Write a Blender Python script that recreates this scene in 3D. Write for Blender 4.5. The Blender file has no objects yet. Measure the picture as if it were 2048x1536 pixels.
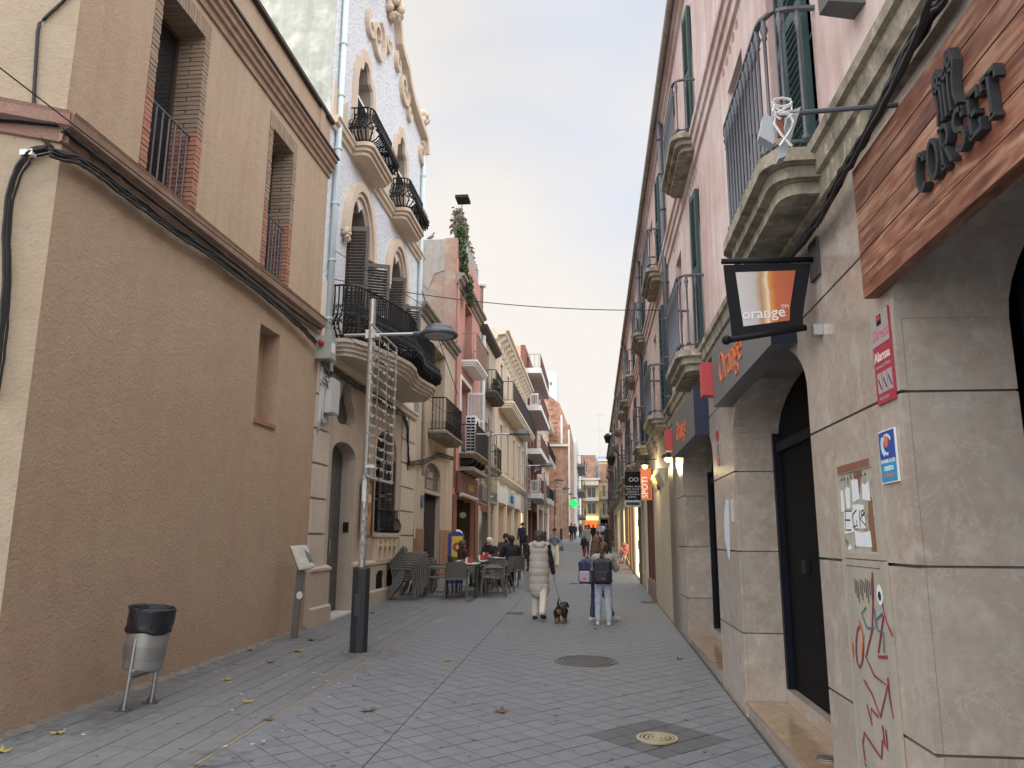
import bpy, bmesh, math, random
import numpy as np
from mathutils import Vector, Matrix
from mathutils.geometry import tessellate_polygon
random.seed(7); rng = np.random.default_rng(7)
K = 1.05            # measured units -> metres
SL = 0.021          # the street climbs two per cent
XL, XR = -4.43, 1.26
sc = bpy.context.scene
col = sc.collection
# ------------------------------------------------------------------ camera
FPX, PW, PH = 1538.0, 2048, 1536
_p, _y, _r = (math.radians(a) for a in (11.36, 6.05, 0.3))
fw = Vector((-math.sin(_y)*math.cos(_p), math.cos(_y)*math.cos(_p), math.sin(_p)))
_rt = Vector((math.cos(_y), math.sin(_y), 0)); _up = _rt.cross(fw)
rt = _rt*math.cos(_r)+_up*math.sin(_r); up = -_rt*math.sin(_r)+_up*math.cos(_r)
EYE = Vector((0, 0, 1.62))
cd = bpy.data.cameras.new('camera'); cam = bpy.data.objects.new('camera', cd); col.objects.link(cam)
cam.matrix_world = Matrix(((rt.x, up.x, -fw.x, EYE.x*K), (rt.y, up.y, -fw.y, EYE.y*K), (rt.z, up.z, -fw.z, EYE.z*K), (0, 0, 0, 1)))
cd.sensor_fit = 'HORIZONTAL'; cd.sensor_width = 36; cd.lens = FPX/PW*36; cd.clip_start = 0.05; cd.clip_end = 3000
sc.camera = cam
# ------------------------------------------------------------------ sky, sun, exposure
SUN_EL, SUN_AZ = 50, 172      # azimuth clockwise from +Y (north)
w = bpy.data.worlds.new('World'); sc.world = w; w.use_nodes = True
nt = w.node_tree; N = nt.nodes; Lk = nt.links
bg = N['Background']
sky = N.new('ShaderNodeTexSky'); sky.sky_type = 'NISHITA'; sky.sun_disc = False
sky.sun_elevation = math.radians(SUN_EL); sky.sun_rotation = math.radians(SUN_AZ); sky.air_density = 1.0; sky.dust_density = 1.5; sky.ozone_density = 1.5
tc = N.new('ShaderNodeTexCoord'); mp = N.new('ShaderNodeMapping'); mp.inputs['Scale'].default_value = (1, 1, 2.4)
Lk.new(tc.outputs['Generated'], mp.inputs[0])
cn = N.new('ShaderNodeTexNoise'); cn.inputs['Scale'].default_value = 1.7; cn.inputs['Detail'].default_value = 5; cn.inputs['Roughness'].default_value = .5
Lk.new(mp.outputs[0], cn.inputs['Vector'])
cr = N.new('ShaderNodeMapRange'); cr.inputs[1].default_value = .30; cr.inputs[2].default_value = .62; cr.inputs[3].default_value = .8; cr.inputs[4].default_value = 1.0
Lk.new(cn.outputs[0], cr.inputs[0])
cn2 = N.new('ShaderNodeTexNoise'); cn2.inputs['Scale'].default_value = 1.5; cn2.inputs['Detail'].default_value = 3
Lk.new(mp.outputs[0], cn2.inputs['Vector'])
cc = N.new('ShaderNodeValToRGB'); cc.color_ramp.elements[0].position = .40; cc.color_ramp.elements[1].position = .58
cc.color_ramp.elements[0].color = (4.15, 4.40, 4.95, 1); cc.color_ramp.elements[1].color = (5.1, 4.85, 4.55, 1)
Lk.new(cn2.outputs[0], cc.inputs[0])
mx = N.new('ShaderNodeMixRGB'); Lk.new(cr.outputs[0], mx.inputs[0]); Lk.new(sky.outputs[0], mx.inputs[1]); Lk.new(cc.outputs[0], mx.inputs[2])
Lk.new(mx.outputs[0], bg.inputs[0]); bg.inputs[1].default_value = 0.05
sd = bpy.data.lights.new('sun', 'SUN'); sd.energy = 1.5; sd.angle = math.radians(150); sd.color = (1, .975, .95)
so = bpy.data.objects.new('sun', sd); col.objects.link(so)
_e, _a = math.radians(SUN_EL), math.radians(SUN_AZ)
sdir = Vector((math.sin(_a)*math.cos(_e), math.cos(_a)*math.cos(_e), math.sin(_e)))
so.rotation_euler = sdir.to_track_quat('Z', 'Y').to_euler(); so.location = (0, 0, 40)
sc.view_settings.view_transform = 'Standard'; sc.view_settings.look = 'None'; sc.view_settings.gamma = 1
sc.view_settings.exposure = 1.9
# ------------------------------------------------------------------ pixels -> positions (measured units)
def ray(px, py): return fw + rt*((px-PW/2)/FPX) - up*((py-PH/2)/FPX)
def onx(px, py, x): r = ray(px, py); return EYE + r*((x-EYE.x)/r.x)
def ony(px, py, y): r = ray(px, py); return EYE + r*((y-EYE.y)/r.y)
def onz(px, py, z): r = ray(px, py); return EYE + r*((z-EYE.z)/r.z)
def ong(px, py): r = ray(px, py); return EYE + r*(-EYE.z/(r.z-SL*r.y))
def LX(px, py, w=0): p = onx(px, py, XL+w); return (p.y, p.z)
def RX(px, py, w=0): p = onx(px, py, XR-w); return (p.y, p.z)
# frames: (u, v, w) -> measured xyz ; w points out of the facade
def frame_left(x=XL): return lambda u, v, w: (x+w, u, v)
def frame_right(x=XR): return lambda u, v, w: (x-w, u, v)
def frame_face(y): return lambda u, v, w: (u, y-w, v)          # faces the camera
ID = lambda u, v, w: (u, v, w)
# ------------------------------------------------------------------ materials
MATS = {}
def M(name, c, rough=.8, var=.12, vs=2.5, bump=.0, bs=60, rnd=0., metal=0., c2=None, streak=0., emit=0., spec=.5, coat=0., alpha=1., detail=4, c3=None, bd=.02):
    if name in MATS: return MATS[name]
    m = bpy.data.materials.new(name); m.use_nodes = True; MATS[name] = m
    n = m.node_tree.nodes; l = m.node_tree.links; b = n['Principled BSDF']
    b.inputs['Roughness'].default_value = rough; b.inputs['Metallic'].default_value = metal
    b.inputs['Specular IOR Level'].default_value = spec; b.inputs['Coat Weight'].default_value = coat
    c = tuple(c)+(1,)
    b.inputs['Base Color'].default_value = c
    if emit:
        b.inputs['Emission Color'].default_value = c; b.inputs['Emission Strength'].default_value = emit
    m.diffuse_color = c
    if not (var or bump or rnd or c2 or streak): return m
    g = n.new('ShaderNodeNewGeometry'); pos = g.outputs['Position']
    no = n.new('ShaderNodeTexNoise'); no.inputs['Scale'].default_value = vs; no.inputs['Detail'].default_value = detail; no.inputs['Roughness'].default_value = .62
    l.new(pos, no.inputs['Vector'])
    cur = None
    if c2:
        mr = n.new('ShaderNodeMapRange'); mr.inputs[1].default_value = .36; mr.inputs[2].default_value = .64; l.new(no.outputs[0], mr.inputs[0])
        mi = n.new('ShaderNodeMixRGB'); mi.inputs[1].default_value = c; mi.inputs[2].default_value = tuple(c2)+(1,); l.new(mr.outputs[0], mi.inputs[0]); cur = mi.outputs[0]
        if c3:
            n3 = n.new('ShaderNodeTexNoise'); n3.inputs['Scale'].default_value = vs*2.7; n3.inputs['Detail'].default_value = 6; l.new(pos, n3.inputs['Vector'])
            m3 = n.new('ShaderNodeMapRange'); m3.inputs[1].default_value = .52; m3.inputs[2].default_value = .66; l.new(n3.outputs[0], m3.inputs[0])
            mi3 = n.new('ShaderNodeMixRGB'); mi3.inputs[2].default_value = tuple(c3)+(1,); l.new(cur, mi3.inputs[1]); l.new(m3.outputs[0], mi3.inputs[0]); cur = mi3.outputs[0]
    hs = n.new('ShaderNodeHueSaturation')
    if cur: l.new(cur, hs.inputs['Color'])
    else: hs.inputs['Color'].default_value = c
    n2 = n.new('ShaderNodeTexNoise'); n2.inputs['Scale'].default_value = vs*9; n2.inputs['Detail'].default_value = 3; l.new(pos, n2.inputs['Vector'])
    ad = n.new('ShaderNodeMath'); ad.operation = 'ADD'; l.new(no.outputs[0], ad.inputs[0]); l.new(n2.outputs[0], ad.inputs[1])
    mv = n.new('ShaderNodeMapRange'); mv.inputs[1].default_value = .6; mv.inputs[2].default_value = 1.4; mv.inputs[3].default_value = 1-var; mv.inputs[4].default_value = 1+var
    l.new(ad.outputs[0], mv.inputs[0]); val = mv.outputs[0]
    def mul(a, bb):
        q = n.new('ShaderNodeMath'); q.operation = 'MULTIPLY'; l.new(a, q.inputs[0]); l.new(bb, q.inputs[1]); return q.outputs[0]
    if rnd:
        oi = n.new('ShaderNodeObjectInfo'); r_ = n.new('ShaderNodeMapRange'); r_.inputs[3].default_value = 1-rnd; r_.inputs[4].default_value = 1+rnd
        l.new(oi.outputs['Random'], r_.inputs[0]); val = mul(val, r_.outputs[0])
    if streak:
        mpn = n.new('ShaderNodeMapping'); mpn.inputs['Scale'].default_value = (7, 7, .5); l.new(pos, mpn.inputs[0])
        ns = n.new('ShaderNodeTexNoise'); ns.inputs['Scale'].default_value = 1; ns.inputs['Detail'].default_value = 5; l.new(mpn.outputs[0], ns.inputs['Vector'])
        ms = n.new('ShaderNodeMapRange'); ms.inputs[1].default_value = .42; ms.inputs[2].default_value = .7; ms.inputs[3].default_value = 1; ms.inputs[4].default_value = 1-streak
        l.new(ns.outputs[0], ms.inputs[0]); val = mul(val, ms.outputs[0])
    l.new(val, hs.inputs['Value']); l.new(hs.outputs[0], b.inputs['Base Color'])
    if emit: l.new(hs.outputs[0], b.inputs['Emission Color'])
    if bump:
        nb = n.new('ShaderNodeTexNoise'); nb.inputs['Scale'].default_value = bs; nb.inputs['Detail'].default_value = 5; nb.inputs['Roughness'].default_value = .65; l.new(pos, nb.inputs['Vector'])
        bm_ = n.new('ShaderNodeBump'); bm_.inputs['Strength'].default_value = bump; bm_.inputs['Distance'].default_value = bd
        l.new(nb.outputs[0], bm_.inputs['Height']); l.new(bm_.outputs[0], b.inputs['Normal'])
    return m
# ------------------------------------------------------------------ objects
def setp(o, label=None, cat=None, group=None, kind=None):
    if label: o['label'] = label
    if cat: o['category'] = cat
    if group: o['group'] = group
    if kind: o['kind'] = kind
    return o
def thing(name, label, cat, loc=(0, 0, 0), group=None, kind=None, rz=0):
    o = bpy.data.objects.new(name, None); o.empty_display_size = .1; col.objects.link(o)
    o.location = Vector(loc)*K; o.rotation_euler = (0, 0, rz); o['mloc'] = tuple(loc)
    return setp(o, label, cat, group, kind)
class MB:
    """collects geometry of one mesh, in measured units, through a frame (u,v,w)->xyz"""
    def __init__(s, F=ID): s.v = []; s.f = []; s.F = F; s.smooth = False
    def add(s, vs, fs):
        o = len(s.v); s.v += [s.F(*p) for p in vs]; s.f += [tuple(i+o for i in f) for f in fs]; return s
    def box(s, a0, a1, b0, b1, c0, c1):
        return s.add([(a0, b0, c0), (a1, b0, c0), (a1, b1, c0), (a0, b1, c0), (a0, b0, c1), (a1, b0, c1), (a1, b1, c1), (a0, b1, c1)],
                     [(0, 3, 2, 1), (4, 5, 6, 7), (0, 1, 5, 4), (1, 2, 6, 5), (2, 3, 7, 6), (3, 0, 4, 7)])
    def hull8(s, pts): return s.add(pts, [(0, 3, 2, 1), (4, 5, 6, 7), (0, 1, 5, 4), (1, 2, 6, 5), (2, 3, 7, 6), (3, 0, 4, 7)])
    def prism(s, loop, c0, c1, holes=(), back=True):
        """loop and holes in (u,v), extruded along w from c0 to c1"""
        loops = [list(loop)]+[list(h) for h in holes]
        tri = tessellate_polygon([[Vector((p[0], p[1], 0)) for p in L_] for L_ in loops])
        flat = [p for L_ in loops for p in L_]; n = len(flat)
        vs = [(p[0], p[1], c1) for p in flat]+[(p[0], p[1], c0) for p in flat]
        fs = [tuple(t) for t in tri]
        if back: fs += [tuple(i+n for i in reversed(t)) for t in tri]
        o = 0
        for L_ in loops:
            m = len(L_)
            for i in range(m):
                j = (i+1) % m; fs.append((o+i, o+j, n+o+j, n+o+i))
            o += m
        return s.add(vs, fs)
    def sweep(s, prof, u0, u1, caps=True):
        """profile [(w,v)] swept along u"""
        n = len(prof); vs = [(u0, v, w_) for w_, v in prof]+[(u1, v, w_) for w_, v in prof]
        fs = [(i, (i+1) % n, n+(i+1) % n, n+i) for i in range(n)]
        if caps: fs += [tuple(range(n-1, -1, -1)), tuple(range(n, 2*n))]
        return s.add(vs, fs)
    def tube(s, pts, r, n=6, caps=True, r2=None):
        pts = [Vector(p) for p in pts]; m = len(pts); vs = []
        for i, p in enumerate(pts):
            d = (pts[min(i+1, m-1)]-pts[max(i-1, 0)])
            if d.length < 1e-9: d = Vector((0, 0, 1))
            d.normalize(); a = Vector((0, 0, 1)) if abs(d.z) < .9 else Vector((1, 0, 0))
            e1 = d.cross(a).normalized(); e2 = d.cross(e1)
            rr = r if r2 is None else r+(r2-r)*i/(m-1)
            if not isinstance(r, (int, float)): rr = r[i]
            for k in range(n):
                t = 2*math.pi*k/n; q = p+e1*(math.cos(t)*rr)+e2*(math.sin(t)*rr); vs.append(tuple(q))
        fs = [(i*n+k, i*n+(k+1) % n, (i+1)*n+(k+1) % n, (i+1)*n+k) for i in range(m-1) for k in range(n)]
        if caps: fs += [tuple(range(n-1, -1, -1)), tuple((m-1)*n+k for k in range(n))]
        return s.add(vs, fs)
    def lathe(s, prof, c, n=16, axis=2, caps=True):
        """profile [(r,h)] turned round an axis through c"""
        vs = []
        for r, h in prof:
            for k in range(n):
                t = 2*math.pi*k/n; a, b = r*math.cos(t), r*math.sin(t)
                vs.append((c[0]+a, c[1]+b, c[2]+h) if axis == 2 else ((c[0]+h, c[1]+a, c[2]+b) if axis == 0 else (c[0]+a, c[1]+h, c[2]+b)))
        m = len(prof)
        fs = [(i*n+k, i*n+(k+1) % n, (i+1)*n+(k+1) % n, (i+1)*n+k) for i in range(m-1) for k in range(n)]
        if caps: fs += [tuple(range(n-1, -1, -1)), tuple((m-1)*n+k for k in range(n))]
        return s.add(vs, fs)
    def strip(s, path, hw, th, c0):
        """flat ribbon in (u,v) along a path, half width hw, from w=c0 to c0+th"""
        P = [Vector((p[0], p[1])) for p in path]; L_, R_ = [], []
        for i, p in enumerate(P):
            d = P[min(i+1, len(P)-1)]-P[max(i-1, 0)]; d = d.normalized() if d.length > 1e-9 else Vector((1, 0)); nn = Vector((-d.y, d.x))
            h = hw if isinstance(hw, (int, float)) else hw[i]
            L_.append(p+nn*h); R_.append(p-nn*h)
        m = len(P); vs = []
        for c_ in (c0, c0+th): vs += [(q.x, q.y, c_) for q in L_]+[(q.x, q.y, c_) for q in R_]
        fs = []
        for i in range(m-1):
            fs += [(2*m+i, 2*m+i+1, 3*m+i+1, 3*m+i), (i, m+i, m+i+1, i+1), (i, i+1, 2*m+i+1, 2*m+i), (m+i+1, m+i, 3*m+i, 3*m+i+1)]
        fs += [(0, 2*m, 3*m, m), (m-1, 2*m-1, 4*m-1, 3*m-1)]
        return s.add(vs, fs)
    def mesh(s, name, org=(0, 0, 0)):
        me = bpy.data.meshes.new(name)
        me.from_pydata([((p[0]-org[0])*K, (p[1]-org[1])*K, (p[2]-org[2])*K) for p in s.v], [], s.f)
        bm = bmesh.new(); bm.from_mesh(me); bmesh.ops.recalc_face_normals(bm, faces=bm.faces); bm.to_mesh(me); bm.free()
        if s.smooth: me.polygons.foreach_set('use_smooth', [True]*len(me.polygons))
        return me
    def build(s, name, mat, parent=None, org=None, smooth=None, label=None, kind=None):
        if smooth is not None: s.smooth = smooth
        o_ = root_of(parent)['mloc'] if parent is not None else (org or (0, 0, 0))
        o_ = tuple(o_)
        me = s.mesh(name, o_); me.materials.append(mat)
        ob = bpy.data.objects.new(name, me); col.objects.link(ob)
        if parent is not None: ob.parent = parent
        else: ob.location = Vector(o_)*K; ob['mloc'] = o_
        if label: ob['label'] = label
        if kind: ob['kind'] = kind
        return ob
def root_of(o):
    while o.parent is not None: o = o.parent
    return o
def piece(name, me, parent, pos=(0, 0, 0), rot=None, scale=None):
    """one more object on shared mesh data; pos in measured world units"""
    ob = bpy.data.objects.new(name, me); col.objects.link(ob); ob.parent = parent
    o_ = root_of(parent)['mloc']; ob.location = ((pos[0]-o_[0])*K, (pos[1]-o_[1])*K, (pos[2]-o_[2])*K)
    if rot: ob.rotation_euler = rot
    if scale: ob.scale = scale
    return ob
def shared(name, mb, mat, smooth=False):
    mb.smooth = smooth; me = mb.mesh(name); me.materials.append(mat); return me
def rect(u0, u1, v0, v1): return [(u0, v0), (u1, v0), (u1, v1), (u0, v1)]
def arch(u0, u1, v0, vs, vt, n=12):
    c = (u0+u1)/2; a = (u1-u0)/2
    return [(u0, v0), (u1, v0)]+[(c+a*math.cos(math.pi*i/n), vs+(vt-vs)*math.sin(math.pi*i/n)) for i in range(n+1)]
_bf = {}
def text_mb(F, s, u, v, size, w0, th, dirn=1, bold=0., align='CENTER', shear=0., sx=1., rot=0.):
    """raised lettering in the plane of a frame; dirn=-1 when u runs to the viewer's left"""
    cu = bpy.data.curves.new('lettering', 'FONT'); cu.body = s; cu.size = 1; cu.align_x = align; cu.extrude = .5; cu.offset = bold; cu.shear = shear; cu.resolution_u = 3
    ob = bpy.data.objects.new('lettering', cu); col.objects.link(ob)
    bpy.context.view_layer.update()
    me = bpy.data.meshes.new_from_object(ob.evaluated_get(bpy.context.evaluated_depsgraph_get()))
    mb = MB(F); ca, sa = math.cos(rot), math.sin(rot)
    vs = []
    for p in me.vertices:
        a, b = p.co.x*size*sx, p.co.y*size; a, b = a*ca-b*sa, a*sa+b*ca
        vs.append((u+dirn*a, v+b, w0+(p.co.z+.5)*th))
    mb.add(vs, [tuple(q.vertices) for q in me.polygons])
    bpy.data.objects.remove(ob); bpy.data.curves.remove(cu); bpy.data.meshes.remove(me)
    return mb
# ------------------------------------------------------------------ shared materials
m_dark = M('dark_interior', (.006, .006, .007), .9, 0, spec=.1)
m_iron = M('black_iron', (.010, .011, .013), .6, .25, 20, .1, 150, spec=.25)
m_grey_iron = M('grey_painted_iron', (.10, .11, .13), .5, .2, 12, .05, 120, metal=.2)
m_cable = M('black_cable', (.013, .013, .015), .6, .2, 20)
m_glass = M('window_glass', (.016, .019, .022), .12, 0, spec=.45)
m_steel = M('brushed_steel', (.42, .42, .42), .35, .12, 30, .03, 200, metal=.9)
m_wood = M('dark_wood', (.05, .03, .022), .5, .3, 9, .1, 60)
m_white = M('white_paint', (.72, .73, .74), .6, .06, 4, .04, 80)
m_pvc = M('pale_blue_pipe', (.55, .66, .70), .45, .08, 5, streak=.15)
m_leaf1 = M('yellow_leaf', (.32, .27, .06), .7, .25, 30)
m_leaf2 = M('brown_leaf', (.12, .08, .045), .75, .25, 30)
m_tile = M('grey_granite_paver', (.178, .194, .216), .58, .18, 1.3, .4, 300, rnd=.06, detail=7, c2=(.145, .158, .178))
m_joint = M('paving_joint', (.06, .06, .06), .9, .3, 5, .3, 200)
m_tile_dark = M('asphalt_grey_paver', (.10, .103, .108), .8, .15, 6, .3, 300, rnd=.06)
m_strip = M('grey_strip_paver', (.165, .177, .194), .7, .2, 1.3, .35, 300, rnd=.05, detail=7, c2=(.14, .143, .148))
m_rust = M('rusty_line', (.20, .168, .12), .8, .3, 8)
# ------------------------------------------------------------------ ground
gz = lambda y: SL*y
g = MB()
g.add([(-160, -40, gz(-40)), (160, -40, gz(-40)), (160, 420, gz(420)), (-160, 420, gz(420))], [(0, 1, 2, 3)])
pavement = g.build('pavement', m_joint); setp(pavement, 'grey stone paved street floor climbing gently between the houses', 'pavement', kind='structure')
def clip(poly, x0, x1):
    for lim, sgn in ((x0, 1), (x1, -1)):
        out = []
        for i in range(len(poly)):
            a, b = poly[i-1], poly[i]; ia, ib = sgn*(a[0]-lim) >= 0, sgn*(b[0]-lim) >= 0
            if ia != ib:
                t = (lim-a[0])/(b[0]-a[0]); out.append((lim, a[1]+t*(b[1]-a[1])))
            if ib: out.append(b)
        poly = out
        if len(poly) < 3: return []
    return poly
def slab_poly(mb, poly, top=.010):
    n = len(poly); vs = [(x, y, gz(y)+top) for x, y in poly]+[(x, y, gz(y)-.004) for x, y in poly]
    mb.add(vs, [tuple(range(n))]+[(i, (i+1) % n, n+(i+1) % n, n+i) for i in range(n)])
S = .192; ca, sa = math.cos(math.radians(44.3)), math.sin(math.radians(44.3)); G0 = (-1.585, 5.694)
gap = .0045; hs_ = S/2-gap
tile_c = [(-hs_, -hs_), (hs_, -hs_), (hs_, hs_), (-hs_, hs_)]
rot2 = lambda p: (p[0]*ca-p[1]*sa, p[0]*sa+p[1]*ca)
tb = MB(); slab_poly(tb, [rot2(p) for p in tile_c]); tile_me = shared('paving_tile', tb, m_tile); tile_dk = shared('paving_tile_dark', tb, m_tile_dark)
zones = [(-2.665, -1.56), (-1.552, 1.235)]
near, rest, restd = [], MB(), MB()
PC = (.45, 6.36)   # dark patch round the small cover
def inframe(p):
    d = Vector(p)-EYE; z = d.dot(fw)
    if z < .2: return False
    return abs(d.dot(rt)/z*FPX) < PW/2 and abs(d.dot(up)/z*FPX) < PH/2
for i in range(-60, 330):
    for j in range(-330, 60):
        cx, cy = rot2(((i+.5)*S, (-j-.5)*S)); cx += G0[0]; cy += G0[1]
        if not (-2.85 < cx < 1.4 and -2.5 < cy < 42): continue
        poly = [(cx+q[0], cy+q[1]) for q in map(rot2, tile_c)]
        r2 = (cx-PC[0], cy-PC[1]); lu, lv = abs(r2[0]*ca+r2[1]*sa), abs(-r2[0]*sa+r2[1]*ca)
        dark = lu < .37 and lv < .37
        if math.hypot(cx-.45, cy-6.31) < .10: continue
        full = False
        for a, b in zones:
            c_ = clip(poly, a, b)
            if len(c_) == 4 and all(a+.001 < q[0] < b-.001 for q in c_) and inframe((cx, cy, gz(cy))): near.append((cy, cx, dark)); full = True
            elif c_: slab_poly(restd if dark else rest, c_)
near.sort()
for cy, cx, dark in near[:300]: piece('paving_tile', tile_dk if dark else tile_me, pavement, (cx, cy, gz(cy)+random.uniform(-.0012, .0012)))
for cy, cx, dark in near[300:]: slab_poly(restd if dark else rest, [(cx+q[0], cy+q[1]) for q in map(rot2, tile_c)])
rest.build('far_paving_tiles', m_tile, pavement, kind='stuff')
if restd.v: restd.build('dark_paving_tiles', m_tile_dark, pavement, kind='stuff')
# left strip: long pavers in rows along the street
stp = []; rows = np.arange(-4.40, -2.70, .211)
for r_i, x0 in enumerate(rows):
    y = -2.5-random.random()*.6
    while y < 42:
        L_ = .62; stp.append((y, x0, L_)); y += L_
srest = MB(); sm = {}
stp_v = sorted([s for s in stp if inframe((s[1]+.1, s[0]+.3, gz(s[0])))])
sb = MB(); slab_poly(sb, [(0, 0), (.205, 0), (.205, .614), (0, .614)]); strip_me = shared('strip_paver', sb, m_strip)
ids = set(id(s) for s in stp_v[:150])
for s in stp:
    if id(s) in ids: piece('strip_paver', strip_me, pavement, (s[1], s[0], gz(s[0])+random.uniform(-.001, .001)))
    else: slab_poly(srest, [(s[1], s[0]), (s[1]+.205, s[0]), (s[1]+.205, s[0]+.614), (s[1], s[0]+.614)])
srest.build('far_strip_pavers', m_strip, pavement, kind='stuff')
fb = MB(); slab_poly(fb, [(-4.6, 42.05), (1.3, 42.05), (1.3, 112), (-4.6, 112)]); fb.build('far_pavement', m_tile, pavement)
eb = MB(); slab_poly(eb, [(-2.705, -2.5), (-2.668, -2.5), (-2.668, 42), (-2.705, 42)], .0115); eb.build('edge_strip', m_rust, pavement)
# manhole covers, grates
m_castiron = M('cast_iron_cover', (.10, .10, .10), .5, .25, 15, .2, 120, metal=.4)
m_brass = M('worn_brass_cover', (.40, .36, .24), .5, .3, 15, .15, 120, metal=.3)
def cover(name, label, x, y, R, mat, mat2, kind):
    t = thing(name, label, 'manhole cover', (x, y, gz(y)+.012))
    F = lambda u, v, w: (x+u, y+v, gz(y+v)+w)
    b = MB(F); n = 40
    def ring(r0, r1, z0, z1):
        vs = []; 
        for r in (r0, r1):
            for z in (z0, z1):
                vs += [(r*math.cos(2*math.pi*k/n), r*math.sin(2*math.pi*k/n), z) for k in range(n)]
        fs = []
        for k in range(n):
            j = (k+1) % n; fs += [(n+k, n+j, 3*n+j, 3*n+k), (k, j, n+j, n+k), (2*n+k, 2*n+j, 3*n+j, 3*n+k)]
        return vs, fs
    c = MB(F); c.lathe([(R, .002), (R, .013), (.001, .013)], (0, 0, 0), n, caps=False); c.build('plate', mat2, t)
    for k, (a, bb) in enumerate([(.90, 1.04), (.74, .82)] + ([(.5, .6), (.28, .4), (.08, .2)] if kind else [])):
        r_ = MB(F); r_.add(*ring(R*a, R*bb, .006, .019)); r_.build('ring', mat, t)
    if not kind:
        for q in range(-6, 7):
            hw = math.sqrt(max(0, (.70*R)**2-(q*R*.105)**2)); r_ = MB(F)
            r_.box(-hw, hw, q*R*.105-R*.028, q*R*.105+R*.028, .006, .018); r_.build('rib', mat, t)
cover('manhole_cover', 'small round brass toned cover set in dark pavers', .45, 6.31, .15, m_brass, m_castiron, 1)
cover('manhole_cover', 'large round ribbed iron manhole cover in the middle of the street', -.12, 9.55, .36, m_castiron, M('iron_recess', (.05, .05, .05), .6, .2, 20), 0)
for px, py, lab in ((1297, 1206, 'small iron drain grate beside the right hand shop fronts'), (1152, 1168, 'small iron drain grate beyond the woman with the dog'), (1030, 1228, 'small flat drain lid left of the woman with the dog')):
    p = ong(px, py); t = thing('drain_grate', lab, 'drain', (p.x, p.y, gz(p.y)))
    F = lambda u, v, w, p=p: (p.x+u, p.y+v, gz(p.y+v)+w)
    b = MB(F); b.box(-.17, .17, -.17, .17, .004, .0125); b.build('frame', m_castiron, t)
    for q in range(5): b = MB(F); b.box(-.14, .14, -.13+q*.06, -.10+q*.06, .010, .018); b.build('bar', m_castiron, t)
# dirt stains on the floor: flat patches of grime
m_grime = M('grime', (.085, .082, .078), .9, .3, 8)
# chewing gum spots, crumbs, and the mortar fillet along the foot of the tan wall
gm = MB()
for i in range(420):
    x, y = random.uniform(-4.2, 1.15), 4.2+random.random()**1.6*16; r_ = random.uniform(.007, .024); k0 = random.random()*6
    gm.add([(x+r_*math.cos(k0+a)*random.uniform(.7, 1.1), y+r_*1.1*math.sin(k0+a)*random.uniform(.7, 1.1), gz(y)+.0128) for a in np.linspace(0, 5.4, 7)], [tuple(range(7))])
gm.build('gum_spots', M('gum_spot', (.075, .077, .08), .8, .2, 9), pavement, kind='stuff')
gm = MB()
for i in range(45):
    x, y = random.uniform(-4.3, -2.2), 4.6+random.random()*7; r_ = random.uniform(.008, .018); gm.box(x, x+r_*2, y, y+r_, gz(y)+.0125, gz(y)+.0165)
gm.build('litter_crumbs', M('pale_crumb', (.55, .53, .48), .8, .2, 9), pavement, kind='stuff')
gm = MB(); ys = np.arange(5.5, 11.8, .06); vs_ = []
for i, y in enumerate(ys): vs_ += [(-4.428, y, gz(y)+.05+random.uniform(-.015, .012)), (-4.375+random.uniform(-.03, .02), y, gz(y)+.0128)]
gm.add(vs_, [(2*i, 2*i+1, 2*i+3, 2*i+2) for i in range(len(ys)-1)]); gm.build('mortar_fillet', M('pale_mortar', (.19, .18, .165), .95, .3, 7, .5, 60), pavement)
# fallen leaves
def leaf(px, py, s, mat, lab):
    p = ong(px, py); a0 = random.random()*6; b = MB()
    pts = []
    for k in range(11):
        t = 2*math.pi*k/11; r = s*(1 if k % 2 == 0 else .45)*random.uniform(.8, 1.1)
        pts.append((p.x+r*math.cos(t+a0), p.y+r*math.sin(t+a0), gz(p.y)+.016+random.uniform(0, .03)*(k % 2 == 0)))
    b.add([(p.x, p.y, gz(p.y)+.018)]+pts, [(0, 1+k, 1+(k+1) % 11) for k in range(11)])
    b.tube([(p.x, p.y, gz(p.y)+.018), (p.x+s*.8, p.y-s*.6, gz(p.y)+.02)], .003, 4)
    o = b.build('fallen_leaf', mat, org=(p.x, p.y, gz(p.y)+.012)); setp(o, lab, 'leaf', 'dry leaves on the street floor')
for i, (px, py, s, k, lab) in enumerate([(455, 1362, .07, 0, 'yellowish leaf on the strip right of the litter bin'), (597, 1304, .10, 0, 'yellow leaf in front of the information lectern'), (540, 1328, .07, 1, 'brown curled leaf between lectern and litter bin'),
     (500, 1303, .06, 1, 'brown leaf against the foot of the tan wall'), (497, 1407, .07, 0, 'small yellow leaf near the rusty edge line'), (537, 1443, .06, 1, 'olive leaf lying on the rusty edge line'), (118, 1470, .06, 0, 'yellow leaf nearest to the tan corner'),
     (4, 1507, .08, 0, 'yellow leaf at the left border of the picture'), (735, 1425, .09, 1, 'brown leaf on the pavers below the lamp post'), (1000, 1425, .09, 1, 'dark crumpled leaf alone in the middle of the pavers'), (893, 1324, .07, 0, 'green yellow leaf right of the lamp post'),
     (640, 1240, .08, 1, 'brown leaf at the step of the white house'), (745, 1228, .08, 1, 'brown leaf behind the lamp post'), (622, 1283, .08, 1, 'grey brown leaf by the lectern foot'), (1358, 1321, .05, 1, 'tiny dark leaf near the right hand step'), (1190, 1260, .05, 1, 'dark leaf by the feet of the two girls')]):
    leaf(px, py, s, (m_leaf1, m_leaf2)[k], lab)
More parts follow.
